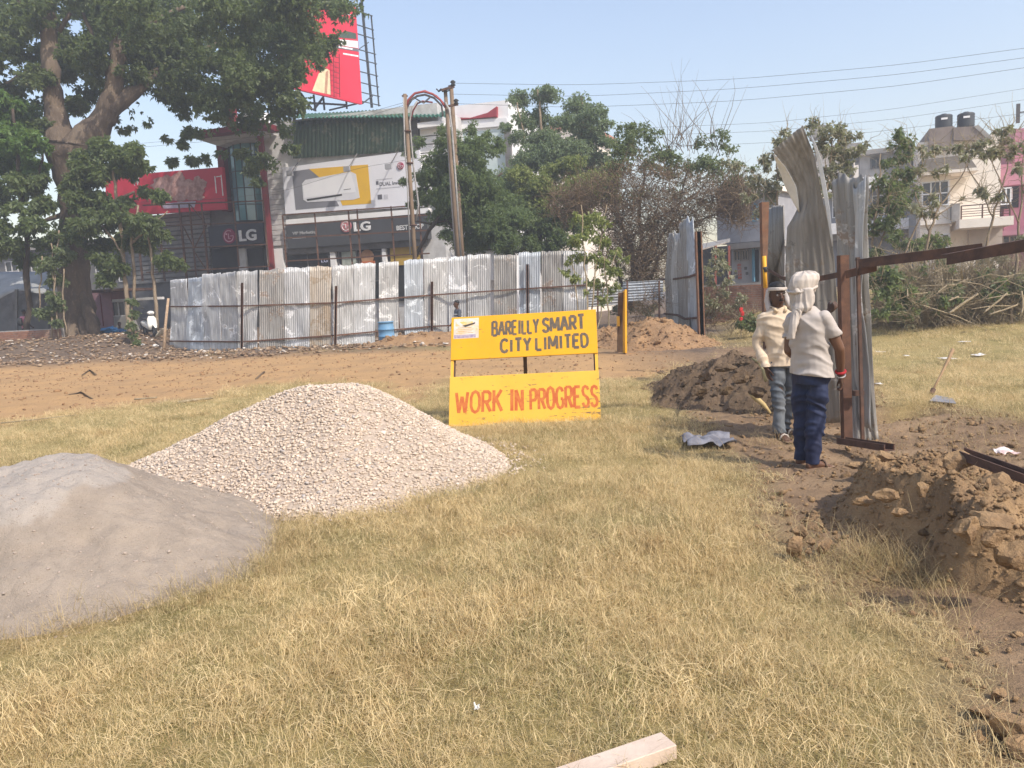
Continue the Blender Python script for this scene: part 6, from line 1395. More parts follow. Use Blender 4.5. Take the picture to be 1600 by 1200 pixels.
# ================================================================== trees and plants
def leaves(name, clumps, per, ll, lw, mat, parent, group_n=6, droop=.5, keep=.42, spread=1.0, kind=None, hole=5):
    """leaf sized faces in whorls, gathered into loose clumps; clumps = (centre, radius)"""
    C_ = []; T_ = []
    for c, r_ in clumps:
        n = max(8, int(per * r_ * r_ * 34)); nsub = max(3, int(5 + r_ * 5))
        sub = rng.normal(size=(nsub, 3)); sub /= np.linalg.norm(sub, axis=1)[:, None]; sub *= r_ * rng.uniform(.35, .95, (nsub, 1)); sub[:, 2] *= .75
        sr = r_ * rng.uniform(.38, .7, nsub); k = rng.integers(0, nsub, n)
        d = rng.normal(size=(n, 3)); d /= np.linalg.norm(d, axis=1)[:, None]; d *= rng.random((n, 1)) ** .4
        p = np.array(c)[None] + sub[k] + d * sr[k][:, None] * np.array([1, 1, .7]) * spread
        C_.append(p); T_.append((.5 + rng.normal(0, .26, nsub)[k]))
    p = np.concatenate(C_); tone = np.clip(np.concatenate(T_), 0, 1)
    q = vnoise(p[:, 0] / (ll * hole), p[:, 1] / (ll * hole), p[:, 2] / (ll * hole), seed=17) > (keep - .5) * 1.2 - .40
    p, tone = p[q], tone[q]; n = len(p)
    ax = rng.normal(size=(n, 3)); ax[:, 2] -= droop; ax /= np.linalg.norm(ax, axis=1)[:, None]
    P = np.repeat(p, group_n, 0); A = np.repeat(ax, group_n, 0); m = len(P)
    d = A + rng.normal(size=(m, 3)) * .75; d /= np.linalg.norm(d, axis=1)[:, None]
    s = np.cross(d, rng.normal(size=(m, 3))); s /= np.linalg.norm(s, axis=1)[:, None] + 1e-9
    L = ll * rng.uniform(.6, 1.25, (m, 1)); W = lw * rng.uniform(.7, 1.2, (m, 1)); up_ = np.cross(s, d)
    V = np.stack([P, P + d * L * .5 + s * W * .5 + up_ * W * .15, P + d * L - np.array([0, 0, 1]) * L * .15, P + d * L * .5 - s * W * .5 + up_ * W * .15], 1).reshape(-1, 3)
    F = np.arange(m * 4).reshape(-1, 4); var = np.repeat(np.clip(rng.random(m) * .8 + rng.normal(0, .1, m), 0, 1), 4); cl = np.repeat(np.repeat(1 - tone, group_n), 4)
    o = np_mesh(name, V, F, mat, parent, False, {'var': var, 'clump': cl})
    if kind: tag(o, kind=kind)
    return o
def pc(d, lst, spread=.8):
    out = []
    for px, py, r_ in lst:
        dd = d + random.uniform(-1, 1) * r_ * d / FPX * spread; out.append((tuple(at(px, py, dd)), r_ * dd / FPX))
    return out
def limb(mb, d, pts, n=10, base_z=None):
    """pts: (px, py, radius in px[, extra depth])"""
    P = []; Rr = []
    for p in pts:
        dd = d + (p[3] if len(p) > 3 else 0); P.append(at(p[0], p[1], dd)); Rr.append(p[2] * dd / FPX)
    if base_z is not None: P[0].z = base_z
    # subdivide and roughen
    PP = []; R2 = []
    for i in range(len(P) - 1):
        for k in range(4):
            t_ = k / 4; q = P[i].lerp(P[i + 1], t_); a = (P[i + 1] - P[i]).length * .035; PP.append(q + Vector((random.uniform(-a, a), random.uniform(-a, a), 0)) * (1 if (i or k) else 0)); R2.append((Rr[i] + (Rr[i + 1] - Rr[i]) * t_) * random.uniform(.93, 1.07))
    PP.append(P[-1]); R2.append(Rr[-1]); mb.tube(PP, R2, n, True, .06); return P
def twigs(name, d, starts, n, length, mat, parent, r0=.012, up_=.4, seg=4, wig=.35, kind=None):
    """thin branching twigs from start discs (px, py, rpx)"""
    S_ = []; 
    for px, py, r_ in starts:
        for _ in range(int(n)):
            a, q = random.uniform(0, 6.28), math.sqrt(random.random()); dd = d + random.uniform(-1, 1) * r_ * d / FPX; S_.append(at(px + r_ * q * math.cos(a), py + r_ * q * math.sin(a) * .8, dd))
    p = np.array([tuple(s) for s in S_]); m = len(p); dr = rng.normal(size=(m, 3)); dr[:, 2] += up_; dr /= np.linalg.norm(dr, axis=1)[:, None]
    L = length * rng.uniform(.4, 1.3, (m, 1)); r_ = r0 * rng.uniform(.5, 1.2, (m, 1)); ref = rng.normal(size=(m, 3))
    V = []; 
    for s in range(seg + 1):
        u = np.cross(dr, ref); u /= np.linalg.norm(u, axis=1)[:, None] + 1e-9; v = np.cross(dr, u); rr = r_ * (1 - .8 * s / seg)
        for k in range(3): a = 2 * PI * k / 3; V.append(p + (u * math.cos(a) + v * math.sin(a)) * rr)
        p = p + dr * L / seg; dr = dr + rng.normal(size=(m, 3)) * wig; dr /= np.linalg.norm(dr, axis=1)[:, None]
    V = np.stack(V, 1); k_ = V.shape[1]; F = []
    for s in range(seg):
        for k in range(3): F.append((s * 3 + k, s * 3 + (k + 1) % 3, s * 3 + 3 + (k + 1) % 3, s * 3 + 3 + k))
    F = (np.array(F)[None] + (np.arange(m) * k_)[:, None, None]).reshape(-1, 4)
    o = np_mesh(name, V.reshape(-1, 3), F, mat, parent, False)
    tag(o, kind='stuff')
    return o
BARK_B = mat_bark('bark_big', (.19, .145, .105), (.11, .082, .062), (.27, .21, .155), 1.6)
BARK_D = mat_bark('bark_dark', (.10, .075, .055), (.065, .05, .038), (.15, .115, .085), 3)
BARK_P = mat_bark('bark_pale', (.34, .27, .19), (.25, .19, .13), (.42, .34, .25), 4)
TWIG = mat_bark('twig_brown', (.25, .18, .115), (.18, .13, .085), (.35, .26, .17), 6); TWIG_P = mat_bark('twig_pale', (.48, .39, .26), (.37, .29, .18), (.56, .46, .33), 6)
LF_BIG = mat_leaf('leaf_dark_green', (.075, .105, .042), (.155, .185, .078), (.24, .23, .1))
LF_LOW = mat_leaf('leaf_mid_green', (.085, .122, .048), (.165, .20, .08), (.25, .26, .11))
LF_BRT = mat_leaf('leaf_bright_green', (.075, .15, .035), (.145, .23, .055), (.21, .27, .08))
LF_NEEM = mat_leaf('leaf_blue_green', (.11, .155, .065), (.18, .235, .10), (.23, .27, .11))
LF_TALL = mat_leaf('leaf_soft_green', (.16, .215, .125), (.235, .295, .17), (.29, .33, .18))
LF_YEL = mat_leaf('leaf_yellow_green', (.18, .215, .065), (.31, .33, .11), (.46, .39, .12))
LF_DRY = mat_leaf('leaf_dusty', (.24, .235, .16), (.35, .33, .23), (.46, .40, .28), .3)
LF_SHR = mat_leaf('leaf_shrub', (.115, .15, .075), (.20, .235, .115), (.30, .29, .155))
def tree(name, d, base, label, cat='tree', group=None):
    p = at(base[0], base[1], d); p.z = hz(p.x, p.y) - .05; return thing(name, p, label, cat, group)
# ---- the big old tree
dT = 37
T1 = tree('big_tree', dT, (120, 520), 'huge old tree with a thick forked trunk towering over the left of the ground')
mb = MB(); bz = T1.location.z - .1
limb(mb, dT, [(122, 526, 40), (119, 500, 31), (117, 460, 25), (117, 400, 19), (116, 330, 20), (114, 280, 25), (112, 240, 36), (113, 222, 37)], 18, bz)
for x0, y0, x1, y1, r_ in ((92, 528, 106, 470, 9), (150, 528, 128, 455, 10), (112, 532, 116, 490, 12), (136, 530, 124, 480, 9)): limb(mb, dT, [(x0, y0, r_, -1.1), ((x0 + x1) / 2, (y0 + y1) / 2, r_ * .9, -.75), (x1, y1, r_ * .4, -.3)], 10)
limb(mb, dT, [(100, 236, 26), (92, 200, 18), (84, 165, 13.5), (80, 120, 12), (77, 70, 11.5), (76, 20, 10.5), (72, -40, 8)], 14)
limb(mb, dT, [(122, 236, 28), (145, 208, 21), (165, 180, 16), (178, 140, 13), (184, 95, 12), (186, 40, 11), (192, -40, 8)], 14)
limb(mb, dT, [(162, 185, 13), (190, 160, 11), (215, 138, 10, .5), (245, 115, 8, 1), (285, 95, 6, 2), (340, 70, 4.5, 3), (410, 60, 3, 4)], 10)
for pts in ([(77, 60, 6), (50, 20, 4), (20, -10, 3)], [(185, 70, 6), (230, 40, 4.5), (290, 10, 3)], [(182, 110, 5), (150, 70, 3.5), (130, 20, 2.5)], [(245, 115, 4, 1), (300, 130, 3, 2), (350, 150, 2, 2.5), (400, 180, 1.6, 2.5)], [(80, 100, 4), (45, 110, 2.6), (10, 130, 1.8)], [(340, 70, 4, 3), (420, 110, 2.6, 3.5), (480, 130, 1.6, 4)], [(92, 50, 4), (110, 20, 3)], [(120, 250, 5), (160, 262, 3.6), (200, 268, 2.2)], [(112, 330, 5), (70, 345, 3), (40, 350, 2)], [(120, 340, 4), (165, 320, 3), (210, 300, 2)]): limb(mb, dT, pts, 7)
mb.build('trunk', BARK_B, T1, True)
up_cl = pc(dT + .5, [(-30, 20, 60), (20, 30, 50), (10, 95, 40), (55, 15, 45), (45, 75, 28), (100, -10, 45), (118, 50, 34), (135, 95, 34), (105, 120, 26), (150, 20, 42), (150, 140, 24), (120, 165, 20), (215, 20, 55), (225, 75, 38), (240, 105, 30), (268, 30, 58), (300, 90, 52),
        (290, 128, 36), (262, 140, 24), (335, 35, 62), (350, 110, 50), (340, 150, 40), (300, 165, 24), (330, 185, 26), (395, 25, 58), (400, 90, 55), (395, 140, 46), (370, 175, 28), (385, 195, 20), (450, 0, 50), (455, 50, 42), (505, 10, 46), (540, 30, 26), (470, 95, 34), (498, 75, 28), (445, 120, 38), (440, 165, 32), (430, 205, 26), (448, 228, 16), (478, 50, 34), (520, 52, 20), (408, 225, 16), (418, 250, 16),
        (205, 172, 17), (188, 196, 18), (225, 192, 14), (175, 160, 16), (60, 120, 26), (25, 135, 26), (160, 55, 26), (190, 15, 34), (150, -5, 34), (60, 40, 30), (95, 70, 22), (170, 100, 20), (205, 115, 22), (70, 165, 18), (60, 195, 16), (270, 115, 26), (85, 5, 30), (170, 35, 40), (95, 90, 26), (140, 75, 30), (200, 60, 34), (55, 125, 22), (228, 130, 18), (240, 90, 34)], 2.2)
leaves('crown', up_cl, 15, .21, .095, LF_BIG, T1, 7, .6, .70, 1.2, hole=4)
leaves('hanging_sprays', pc(dT, [(283, 226, 8), (300, 248, 10), (325, 246, 9), (345, 242, 7), (268, 252, 8), (292, 205, 12), (378, 240, 12), (395, 262, 14), (400, 285, 9), (312, 210, 8), (262, 215, 6)], 1), 30, .22, .10, LF_BIG, T1, 6, .6, .4)
T1b = tree('broadleaf_tree', dT - 1.5, (40, 525), 'bright green leafy tree at the left edge in front of the big trunk')
mb = MB(); limb(mb, dT - 1.5, [(46, 530, 5), (44, 430, 4.5), (36, 320, 4), (28, 230, 3), (20, 170, 2)], 8, T1b.location.z); limb(mb, dT - 1.5, [(36, 320, 3), (60, 270, 2), (70, 230, 1.5)], 6); mb.build('trunk', BARK_D, T1b, True)
leaves('crown', pc(dT - 1.5, [(12, 165, 30), (28, 190, 28), (5, 215, 34), (40, 225, 26), (20, 255, 34), (52, 262, 20)], 1.6), 20, .24, .11, LF_BRT, T1b, 7, .6, .5)
leaves('lower_crown', pc(dT - 1.5, [(0, 300, 36), (38, 292, 28), (62, 316, 22), (15, 340, 30), (48, 352, 24), (5, 385, 28), (40, 396, 24), (70, 380, 16), (62, 282, 16)], 1.6), 15, .24, .11, LF_LOW, T1b, 7, .6, .5)
T1c = tree('broadleaf_tree', dT - 2.5, (196, 520), 'leafy young tree with thin stems right of the big trunk, before the red billboard')
mb = MB(); limb(mb, dT - 2.5, [(204, 522, 4), (198, 470, 3.6), (194, 420, 3.2), (190, 360, 3), (180, 300, 2.4), (176, 250, 1.8)], 8, T1c.location.z)
for pts in ([(210, 470, 2.6), (209, 420, 2.4), (206, 370, 2.2), (216, 320, 1.5)], [(246, 515, 3), (240, 440, 2.6), (236, 390, 2), (228, 340, 1.4)], [(195, 400, 2), (160, 350, 1.5), (140, 320, 1)], [(206, 380, 2), (240, 350, 1.4), (262, 330, 1)]): limb(mb, dT - 2.5, pts, 6)
mb.build('trunk', BARK_P, T1c, True)
leaves('crown', pc(dT - 2.5, [(135, 245, 20), (160, 232, 20), (190, 235, 24), (212, 240, 20), (140, 275, 24), (170, 268, 24), (205, 268, 20), (220, 262, 14), (115, 300, 20), (150, 305, 26), (185, 305, 24), (215, 300, 16), (240, 305, 16)], 1.5), 19, .24, .11, LF_LOW, T1c, 7, .6, .5)
leaves('crown', pc(dT - 2.5, [(135, 345, 24), (172, 340, 26), (208, 340, 24), (238, 350, 20), (190, 372, 24), (225, 378, 20), (160, 378, 18), (250, 372, 14), (120, 365, 18), (258, 408, 16), (280, 412, 11), (170, 410, 18), (160, 435, 16), (185, 420, 14), (150, 405, 14), (104, 285, 16), (110, 312, 18), (100, 345, 18), (112, 372, 14), (96, 400, 14), (120, 262, 14), (84, 372, 14), (70, 410, 14)], 1.4), 14, .24, .11, LF_BIG, T1c, 7, .6, .45)
V1 = tree('creeper', dT - 3, (84, 525), 'leafy creeper and hanging roots climbing the left side of the big trunk', 'creeper')
mb = MB(); 
for pts in ([(80, 530, 1.5), (82, 470, 1.5), (86, 420, 1.3), (92, 360, 1.2)], [(92, 530, 1.3), (88, 480, 1.3), (84, 430, 1.2), (80, 380, 1)], [(60, 500, 1), (63, 450, 1), (66, 400, 1)], [(104, 525, 1.2), (98, 470, 1.2), (100, 420, 1)]): limb(mb, dT - 3, pts, 6)
mb.build('stem', BARK_P, V1, True)
leaves('foliage', pc(dT - 3, [(86, 410, 14), (90, 440, 13), (84, 465, 12), (94, 480, 11), (78, 488, 12), (66, 490, 10), (92, 505, 8), (100, 395, 14), (75, 420, 12)], .8), 26, .18, .09, LF_SHR, V1, 6, .6, .4)
V2 = tree('roadside_shrub', dT - 5, (205, 540), 'thin dusty creeper plant beside the white scooter', 'shrub')
limb_mb = MB(); limb(limb_mb, dT - 5, [(206, 545, 1.6), (207, 510, 1.5), (205, 470, 1.2)], 6, V2.location.z); limb_mb.build('stem', BARK_P, V2, True)
leaves('foliage', pc(dT - 5, [(207, 470, 7), (209, 490, 8), (206, 508, 9), (205, 525, 8), (212, 535, 8)], .7), 26, .15, .08, LF_SHR, V2, 6, .5, .4)
# ---- trees along the road behind the fence
def simple_tree(name, d, base, label, stems, groups, bark=BARK_D, cat='tree'):
    t = tree(name, d, base, label, cat); mb = MB()
    for i, s_ in enumerate(stems): limb(mb, d, s_, 7, t.location.z if i == 0 else None)
    mb.build('trunk', bark, t, True)
    for cl, per, ll, lw, mt, gn in groups: leaves('crown', pc(d, cl, 1.2), per, ll, lw, mt, t, gn, .3, .3, 1.25)
    return t
simple_tree('feathery_tree', 35, (716, 420), 'dark feathery leaved tree wrapped round the cable poles above the fence',
    [[(722, 440, 5), (716, 390, 5), (712, 330, 4), (718, 270, 3), (728, 215, 2)], [(716, 370, 3), (690, 330, 2.4), (655, 275, 1.4)], [(714, 330, 3), (760, 290, 2), (785, 270, 1.2)], [(712, 340, 2.5), (672, 350, 1.6), (648, 345, 1)], [(640, 420, 3), (668, 360, 3), (705, 320, 2.5)]],
    [([(655, 222, 11), (640, 238, 9), (698, 215, 18), (715, 235, 22), (690, 250, 24), (740, 250, 22), (720, 275, 26), (672, 275, 18), (755, 285, 24), (650, 276, 10), (632, 284, 9), (700, 300, 24), (740, 310, 28), (775, 320, 24), (665, 305, 16), (695, 338, 22), (730, 345, 28), (770, 350, 26), (800, 340, 22), (790, 372, 20), (700, 366, 14), (645, 318, 8), (735, 300, 36), (765, 340, 34), (705, 320, 30), (690, 270, 26), (740, 370, 30), (780, 375, 26)], 44, .15, .042, LF_NEEM, 7),
     ([(700, 292, 16), (722, 296, 14), (738, 335, 14), (728, 352, 12)], 30, .2, .06, LF_BRT, 7), ([(740, 200, 12), (756, 215, 14), (768, 236, 14), (745, 225, 16), (780, 225, 12)], 26, .18, .05, LF_NEEM, 7)])
simple_tree('tall_tree', 42, (872, 420), 'tall soft green tree rising highest behind the middle of the fence',
    [[(868, 440, 4.5), (870, 380, 4), (862, 310, 3.4), (850, 240, 2.6), (845, 180, 1.8), (840, 140, 1)], [(866, 330, 3), (895, 260, 2.2), (915, 190, 1.6), (908, 150, 1)], [(858, 290, 2.4), (820, 220, 1.6), (808, 160, 1)]],
    [([(812, 160, 18), (820, 190, 18), (806, 215, 14), (850, 150, 20), (858, 140, 11), (848, 185, 20), (836, 220, 20), (862, 215, 16), (905, 165, 22), (925, 180, 20), (888, 195, 20), (915, 210, 24), (945, 195, 13), (898, 235, 22), (930, 240, 20), (870, 250, 20), (840, 255, 20), (812, 250, 16), (950, 225, 14), (790, 200, 9), (830, 250, 30), (870, 235, 28), (905, 250, 30), (940, 265, 26), (800, 275, 26)], 34, .15, .062, LF_TALL, 6)], BARK_P)
simple_tree('bushy_tree', 38, (860, 430), 'bushy yellow-green tree below the tall tree behind the fence',
    [[(850, 440, 4), (846, 390, 4), (838, 340, 3), (850, 290, 2)], [(846, 390, 3), (815, 350, 2), (800, 320, 1.4)], [(844, 370, 3), (885, 320, 2), (900, 285, 1.2)]],
    [([(815, 275, 22), (840, 290, 22), (870, 270, 22), (895, 262, 20), (880, 300, 20), (910, 285, 20), (820, 310, 22), (850, 325, 20), (935, 280, 18), (955, 268, 16), (850, 300, 34), (905, 300, 32), (940, 300, 26)], 30, .15, .065, LF_YEL, 6),
     ([(815, 345, 24), (845, 355, 22), (830, 380, 20), (800, 375, 18), (865, 360, 20), (790, 300, 20), (905, 320, 16), (820, 330, 34), (860, 345, 34), (900, 345, 28), (800, 380, 26), (850, 390, 26), (885, 380, 24)], 30, .15, .06, LF_NEEM, 6)])
t = tree('thorn_bush', 31, (990, 470), 'broad half bare thorny bush of grey-brown twigs behind the slender yellow plant', 'bush'); mb = MB()
for pts in ([(985, 480, 5), (990, 430, 4), (985, 380, 3), (960, 330, 2), (920, 300, 1.2)], [(992, 470, 4), (1005, 400, 3), (1030, 340, 2), (1090, 300, 1.2)], [(988, 460, 4), (1000, 380, 3), (1000, 310, 2), (1010, 250, 1.2)], [(1000, 470, 4), (1030, 400, 2.5), (1080, 350, 1.6), (1130, 330, 1)], [(1010, 470, 3), (1012, 420, 2.4), (1060, 320, 1.5), (1075, 260, 1)], [(980, 470, 3), (960, 400, 2), (935, 350, 1.4)], [(995, 450, 3), (975, 360, 2), (950, 290, 1.2)]): limb(mb, 31, pts, 7)
mb.build('stems', BARK_D, t, True)
twigs('twigs', 29.8, [(890, 320, 34), (925, 310, 42), (960, 300, 46), (1000, 290, 50), (1000, 340, 44), (1045, 300, 50), (1085, 310, 46), (1125, 310, 40), (1150, 330, 26), (1040, 350, 36), (975, 350, 36), (1080, 350, 30), (1000, 390, 34), (1035, 390, 30), (960, 390, 30), (1150, 300, 26), (1010, 430, 28)], 360, 1.0, TWIG, t, .014, .25)
twigs('tall_twigs', 31, [(1045, 235, 14), (1060, 225, 14), (1075, 235, 12), (1110, 235, 20)], 12, 2.6, TWIG, t, .018, 2.2, 5, .16)
leaves('crown', pc(31, [(975, 205, 18), (1000, 200, 22), (1020, 212, 16), (960, 228, 18), (990, 232, 20), (1030, 240, 16), (1100, 225, 16), (1125, 215, 16), (1138, 232, 14), (1115, 250, 20), (1145, 260, 18), (1080, 262, 18), (1160, 285, 18), (1050, 268, 18), (1010, 262, 20), (965, 262, 20), (1140, 300, 18), (1175, 265, 10), (985, 235, 34), (1040, 255, 30), (1100, 265, 30), (1140, 285, 24)], 1.2), 15, .12, .05, LF_SHR, t, 6, .3, .4)
leaves('yellowing_sprays', pc(31, [(930, 300, 22), (1000, 300, 24), (1060, 300, 22), (950, 350, 22), (1020, 350, 24), (1100, 320, 20), (985, 395, 22), (1010, 430, 22), (960, 425, 20)], 1.2), 9, .11, .05, LF_YEL, t, 5, .3, .35)
leaves('dry_undergrowth', pc(31.5, [(975, 450, 16), (1000, 455, 18), (1020, 450, 14), (990, 480, 18), (1015, 485, 16), (965, 485, 14)], 1), 14, .14, .06, LF_DRY, t, 5, .2, .4)
t = tree('slender_plant', 24.5, (915, 520), 'slender yellow-green plant with long bare stems in front of the fence end', 'plant'); mb = MB()
for pts in ([(918, 530, 1.6), (915, 450, 1.4), (912, 380, 1), (908, 320, .7)], [(925, 530, 1.5), (930, 440, 1.3), (940, 360, .9), (948, 320, .6)], [(955, 540, 1.4), (950, 470, 1.2), (945, 400, .8)], [(930, 535, 1.2), (945, 450, 1), (965, 390, .7)], [(905, 525, 1.2), (900, 450, 1), (893, 400, .7)], [(985, 545, 1.2), (975, 500, 1), (968, 470, .7)]): limb(mb, 24.5, pts, 6)
mb.build('stem', TWIG_P, t, True)
leaves('crown', pc(24.5, [(905, 345, 16), (930, 340, 18), (948, 350, 12), (900, 375, 16), (925, 370, 18), (950, 380, 16), (965, 395, 12), (892, 405, 12), (918, 400, 18), (945, 415, 18), (960, 425, 14), (900, 435, 12), (930, 440, 16), (955, 450, 14), (910, 460, 10), (940, 470, 12), (885, 425, 9), (975, 405, 8)], 1), 12, .15, .065, LF_YEL, t, 5, .5, .4)
# ---- right side: saplings, shrubs, cut brush
def sap(label, d, base, stems, cl, per=14, ll=.15, lw=.07, mt=LF_DRY, bark=BARK_P):
    t = tree('sapling', d, base, label, 'sapling', 'saplings in front of the houses'); mb = MB()
    for i, s_ in enumerate(stems): limb(mb, d, s_, 6, t.location.z if i == 0 else None)
    mb.build('trunk', bark, t, True); cl = cl + [(a + random.uniform(-16, 16), b_ + random.uniform(-14, 20), r_ * random.uniform(.5, .9)) for a, b_, r_ in cl]; leaves('crown', pc(d, cl, 1.2), per * 1.2, ll, lw, mt, t, 5, .5, .35, 1.3); twigs('twigs', d, [(a, b_ + r_ * .4, r_) for a, b_, r_ in cl], 7, .8, TWIG_P, t, .010, .6); return t
sap('dusty sapling left of the tall torn sheet', 25, (1222, 470), [[(1222, 480, 3), (1218, 400, 2.4), (1212, 310, 1.8), (1216, 240, 1)], [(1216, 330, 1.6), (1190, 290, 1)]], [(1195, 250, 12), (1212, 235, 14), (1180, 285, 14), (1205, 290, 14), (1225, 265, 14), (1195, 330, 12), (1168, 310, 10), (1150, 260, 8), (1225, 215, 10)], 15)
sap('dusty sapling between the tall torn sheet and the narrower sheets', 24, (1292, 470), [[(1290, 480, 3), (1284, 400, 2.4), (1292, 300, 1.8), (1300, 220, 1)], [(1288, 330, 1.6), (1310, 270, 1)]], [(1285, 205, 14), (1305, 200, 14), (1322, 218, 14), (1335, 235, 12), (1290, 232, 15), (1312, 245, 14), (1296, 265, 14), (1282, 285, 12), (1320, 270, 11), (1340, 210, 7), (1300, 290, 10)], 15)
sap('leafy sapling beside the right edge of the narrower sheets', 22, (1366, 505), [[(1370, 510, 3), (1368, 440, 2.4), (1366, 380, 2), (1372, 300, 1.5), (1376, 240, .8)], [(1368, 400, 1.6), (1385, 350, 1.2), (1392, 300, .8)]], [(1365, 330, 12), (1380, 315, 14), (1398, 330, 13), (1362, 355, 12), (1385, 350, 14), (1372, 285, 10), (1395, 370, 12), (1366, 395, 12), (1355, 310, 9), (1388, 295, 12), (1405, 300, 12)], 15, mt=LF_SHR)
sap('dusty sapling with a pale forked stem before the grey house', 23, (1365, 500), [[(1356, 512, 3.4), (1372, 480, 3), (1392, 455, 2.4), (1402, 420, 2), (1420, 380, 1.4), (1440, 330, .9)], [(1392, 455, 2), (1410, 450, 1.4), (1424, 440, 1)], [(1378, 470, 2), (1382, 440, 1.4), (1378, 410, .9)]], [(1388, 225, 12), (1402, 215, 12), (1418, 222, 12), (1412, 245, 12), (1395, 250, 14), (1422, 270, 12), (1400, 275, 14), (1430, 300, 9), (1410, 300, 11)], 16, mt=LF_SHR)
sap('thin straight sapling in front of the cream house window', 20.5, (1450, 500), [[(1452, 487, 2.6), (1447, 440, 2.4), (1446, 400, 2.2), (1452, 360, 1.8), (1470, 320, 1.3), (1500, 280, .9), (1512, 255, .7)], [(1452, 362, 1.5), (1440, 330, 1), (1430, 300, .8)], [(1460, 340, 1.2), (1482, 325, .8), (1500, 312, .6)], [(1470, 320, 1), (1468, 290, .7)]], [(1448, 240, 7), (1462, 228, 8), (1500, 232, 8), (1440, 262, 7), (1478, 262, 6), (1505, 312, 5), (1530, 296, 5), (1445, 330, 10), (1460, 318, 8), (1425, 325, 8)], 15)
sap('leaning sapling in front of the balcony of the cream house', 21, (1530, 470), [[(1528, 460, 2.8), (1534, 420, 2.4), (1540, 390, 2), (1552, 340, 1.6), (1566, 290, 1.1), (1578, 240, .7)], [(1552, 340, 1.2), (1535, 300, .9), (1512, 260, .7), (1498, 235, .5)], [(1566, 292, 1), (1550, 255, .7), (1540, 225, .5)]], [(1530, 222, 9), (1548, 216, 9), (1520, 236, 8), (1560, 235, 8), (1540, 245, 8), (1508, 248, 7), (1562, 205, 6), (1575, 222, 7), (1535, 295, 4), (1555, 310, 4), (1548, 405, 8), (1560, 398, 7), (1530, 408, 7)], 14)
sap('thin sapling at the right edge before the pink house', 20, (1585, 470), [[(1582, 470, 2.6), (1588, 420, 2.2), (1592, 360, 1.8), (1596, 300, 1.2), (1600, 240, .8)], [(1592, 350, 1.2), (1575, 310, .9), (1560, 280, .6)]], [(1582, 240, 8), (1598, 230, 8), (1590, 265, 8), (1575, 200, 6), (1600, 375, 8), (1590, 200, 6), (1606, 290, 8)], 14)
def bush(label, d, base, cl, mt, per=22, ll=.15, lw=.07, tw=True):
    t = tree('shrub', d, base, label, 'shrub', 'shrubs along the cut brush'); 
    twigs('stems', d, [(a, b_ + 4, r_ * .7) for a, b_, r_ in cl], 26, .7, TWIG_P, t, .009, .8)
    leaves('foliage', pc(d, cl, 1.2), per, ll, lw, mt, t, 5, .1, .45); return t
bush('green shrub right of the narrower sheets under the angle irons', 19, (1400, 480), [(1378, 425, 16), (1400, 430, 18), (1385, 455, 18), (1412, 460, 18), (1430, 470, 14), (1395, 480, 16), (1376, 490, 14), (1420, 488, 12), (1365, 440, 12)], LF_SHR, 26)
bush('bright green shrub in front of the cream house below its bay window', 26, (1440, 420), [(1430, 385, 14), (1450, 378, 15), (1468, 382, 12), (1420, 400, 14), (1440, 400, 12), (1460, 372, 10), (1410, 385, 12)], LF_LOW, 26)
bush('dark spiky little conifer by the iron fence', 27, (1476, 430), [(1474, 410, 10), (1478, 424, 11), (1470, 422, 8), (1484, 414, 7)], LF_NEEM, 40, .18, .04)
bush('low green shrub in the brush right of the thin straight sapling', 19.5, (1470, 470), [(1462, 452, 13), (1480, 455, 14), (1475, 472, 13), (1460, 478, 12), (1495, 470, 10), (1440, 470, 10)], LF_SHR, 24)
bush('low green shrub in the brush near the leaning sapling', 20, (1555, 460), [(1545, 442, 13), (1562, 445, 13), (1552, 458, 13), (1575, 455, 12), (1535, 458, 10), (1598, 455, 14)], LF_SHR, 24)
bush('weedy shrub with red flowers in front of the brick wall', 22, (1168, 505), [(1165, 498, 10), (1178, 500, 9), (1158, 508, 8), (1172, 510, 8), (1185, 510, 7)], LF_SHR, 26)
fl_ = thing('red_cloth_scrap', at(1158, 492, 21.8), 'small bright red rag hanging in the weedy shrub before the brick wall', 'rag')
mb = MB(); 
for k, (px, py) in enumerate(((1158, 484), (1160, 490), (1158, 499))): mb.ball(at(px, py, 21.8), .07, 8, (.8, .4, 1.2))
mb.build('cloth', M('red_rag', (.55, .03, .03), (.4, .02, .02), 9, .8), fl_)
# cut brush: tangled dry stems with thin leaves
bz_ = [(1385, 490, 22), (1420, 492, 24), (1460, 488, 24), (1500, 478, 26), (1540, 474, 26), (1580, 468, 26), (1610, 462, 26), (1500, 455, 18), (1440, 462, 18), (1560, 450, 18), (1400, 455, 16), (1480, 445, 16), (1520, 440, 16), (1590, 440, 18), (1425, 440, 14)]
o = twigs('cut_brush', 20.5, bz_, 300, 1.1, TWIG_P, None, .014, .05, 4, .3, 'stuff')
o = leaves('dry_brush_leaves', pc(20.3, bz_, 1.3), 13, .13, .045, LF_DRY, None, 5, .2, .3, kind='stuff')
o = leaves('scrub_leaves', pc(20.2, [(a + random.uniform(-20, 20), b_ - random.uniform(0, 22), r_ * .8) for a, b_, r_ in bz_], 1.3), 15, .13, .05, LF_SHR, None, 5, .2, .35, kind='stuff')
o = leaves('weeds', pc(23, [(1110, 470, 16), (1130, 460, 14), (1105, 490, 14), (1130, 485, 14), (1150, 480, 12), (1112, 440, 10), (1118, 410, 14), (1128, 420, 14), (1105, 425, 12), (1140, 440, 12), (1125, 395, 12), (1160, 470, 12), (1150, 425, 9)], 1.2), 17, .13, .05, LF_DRY, None, 5, .2, .4, kind='stuff')
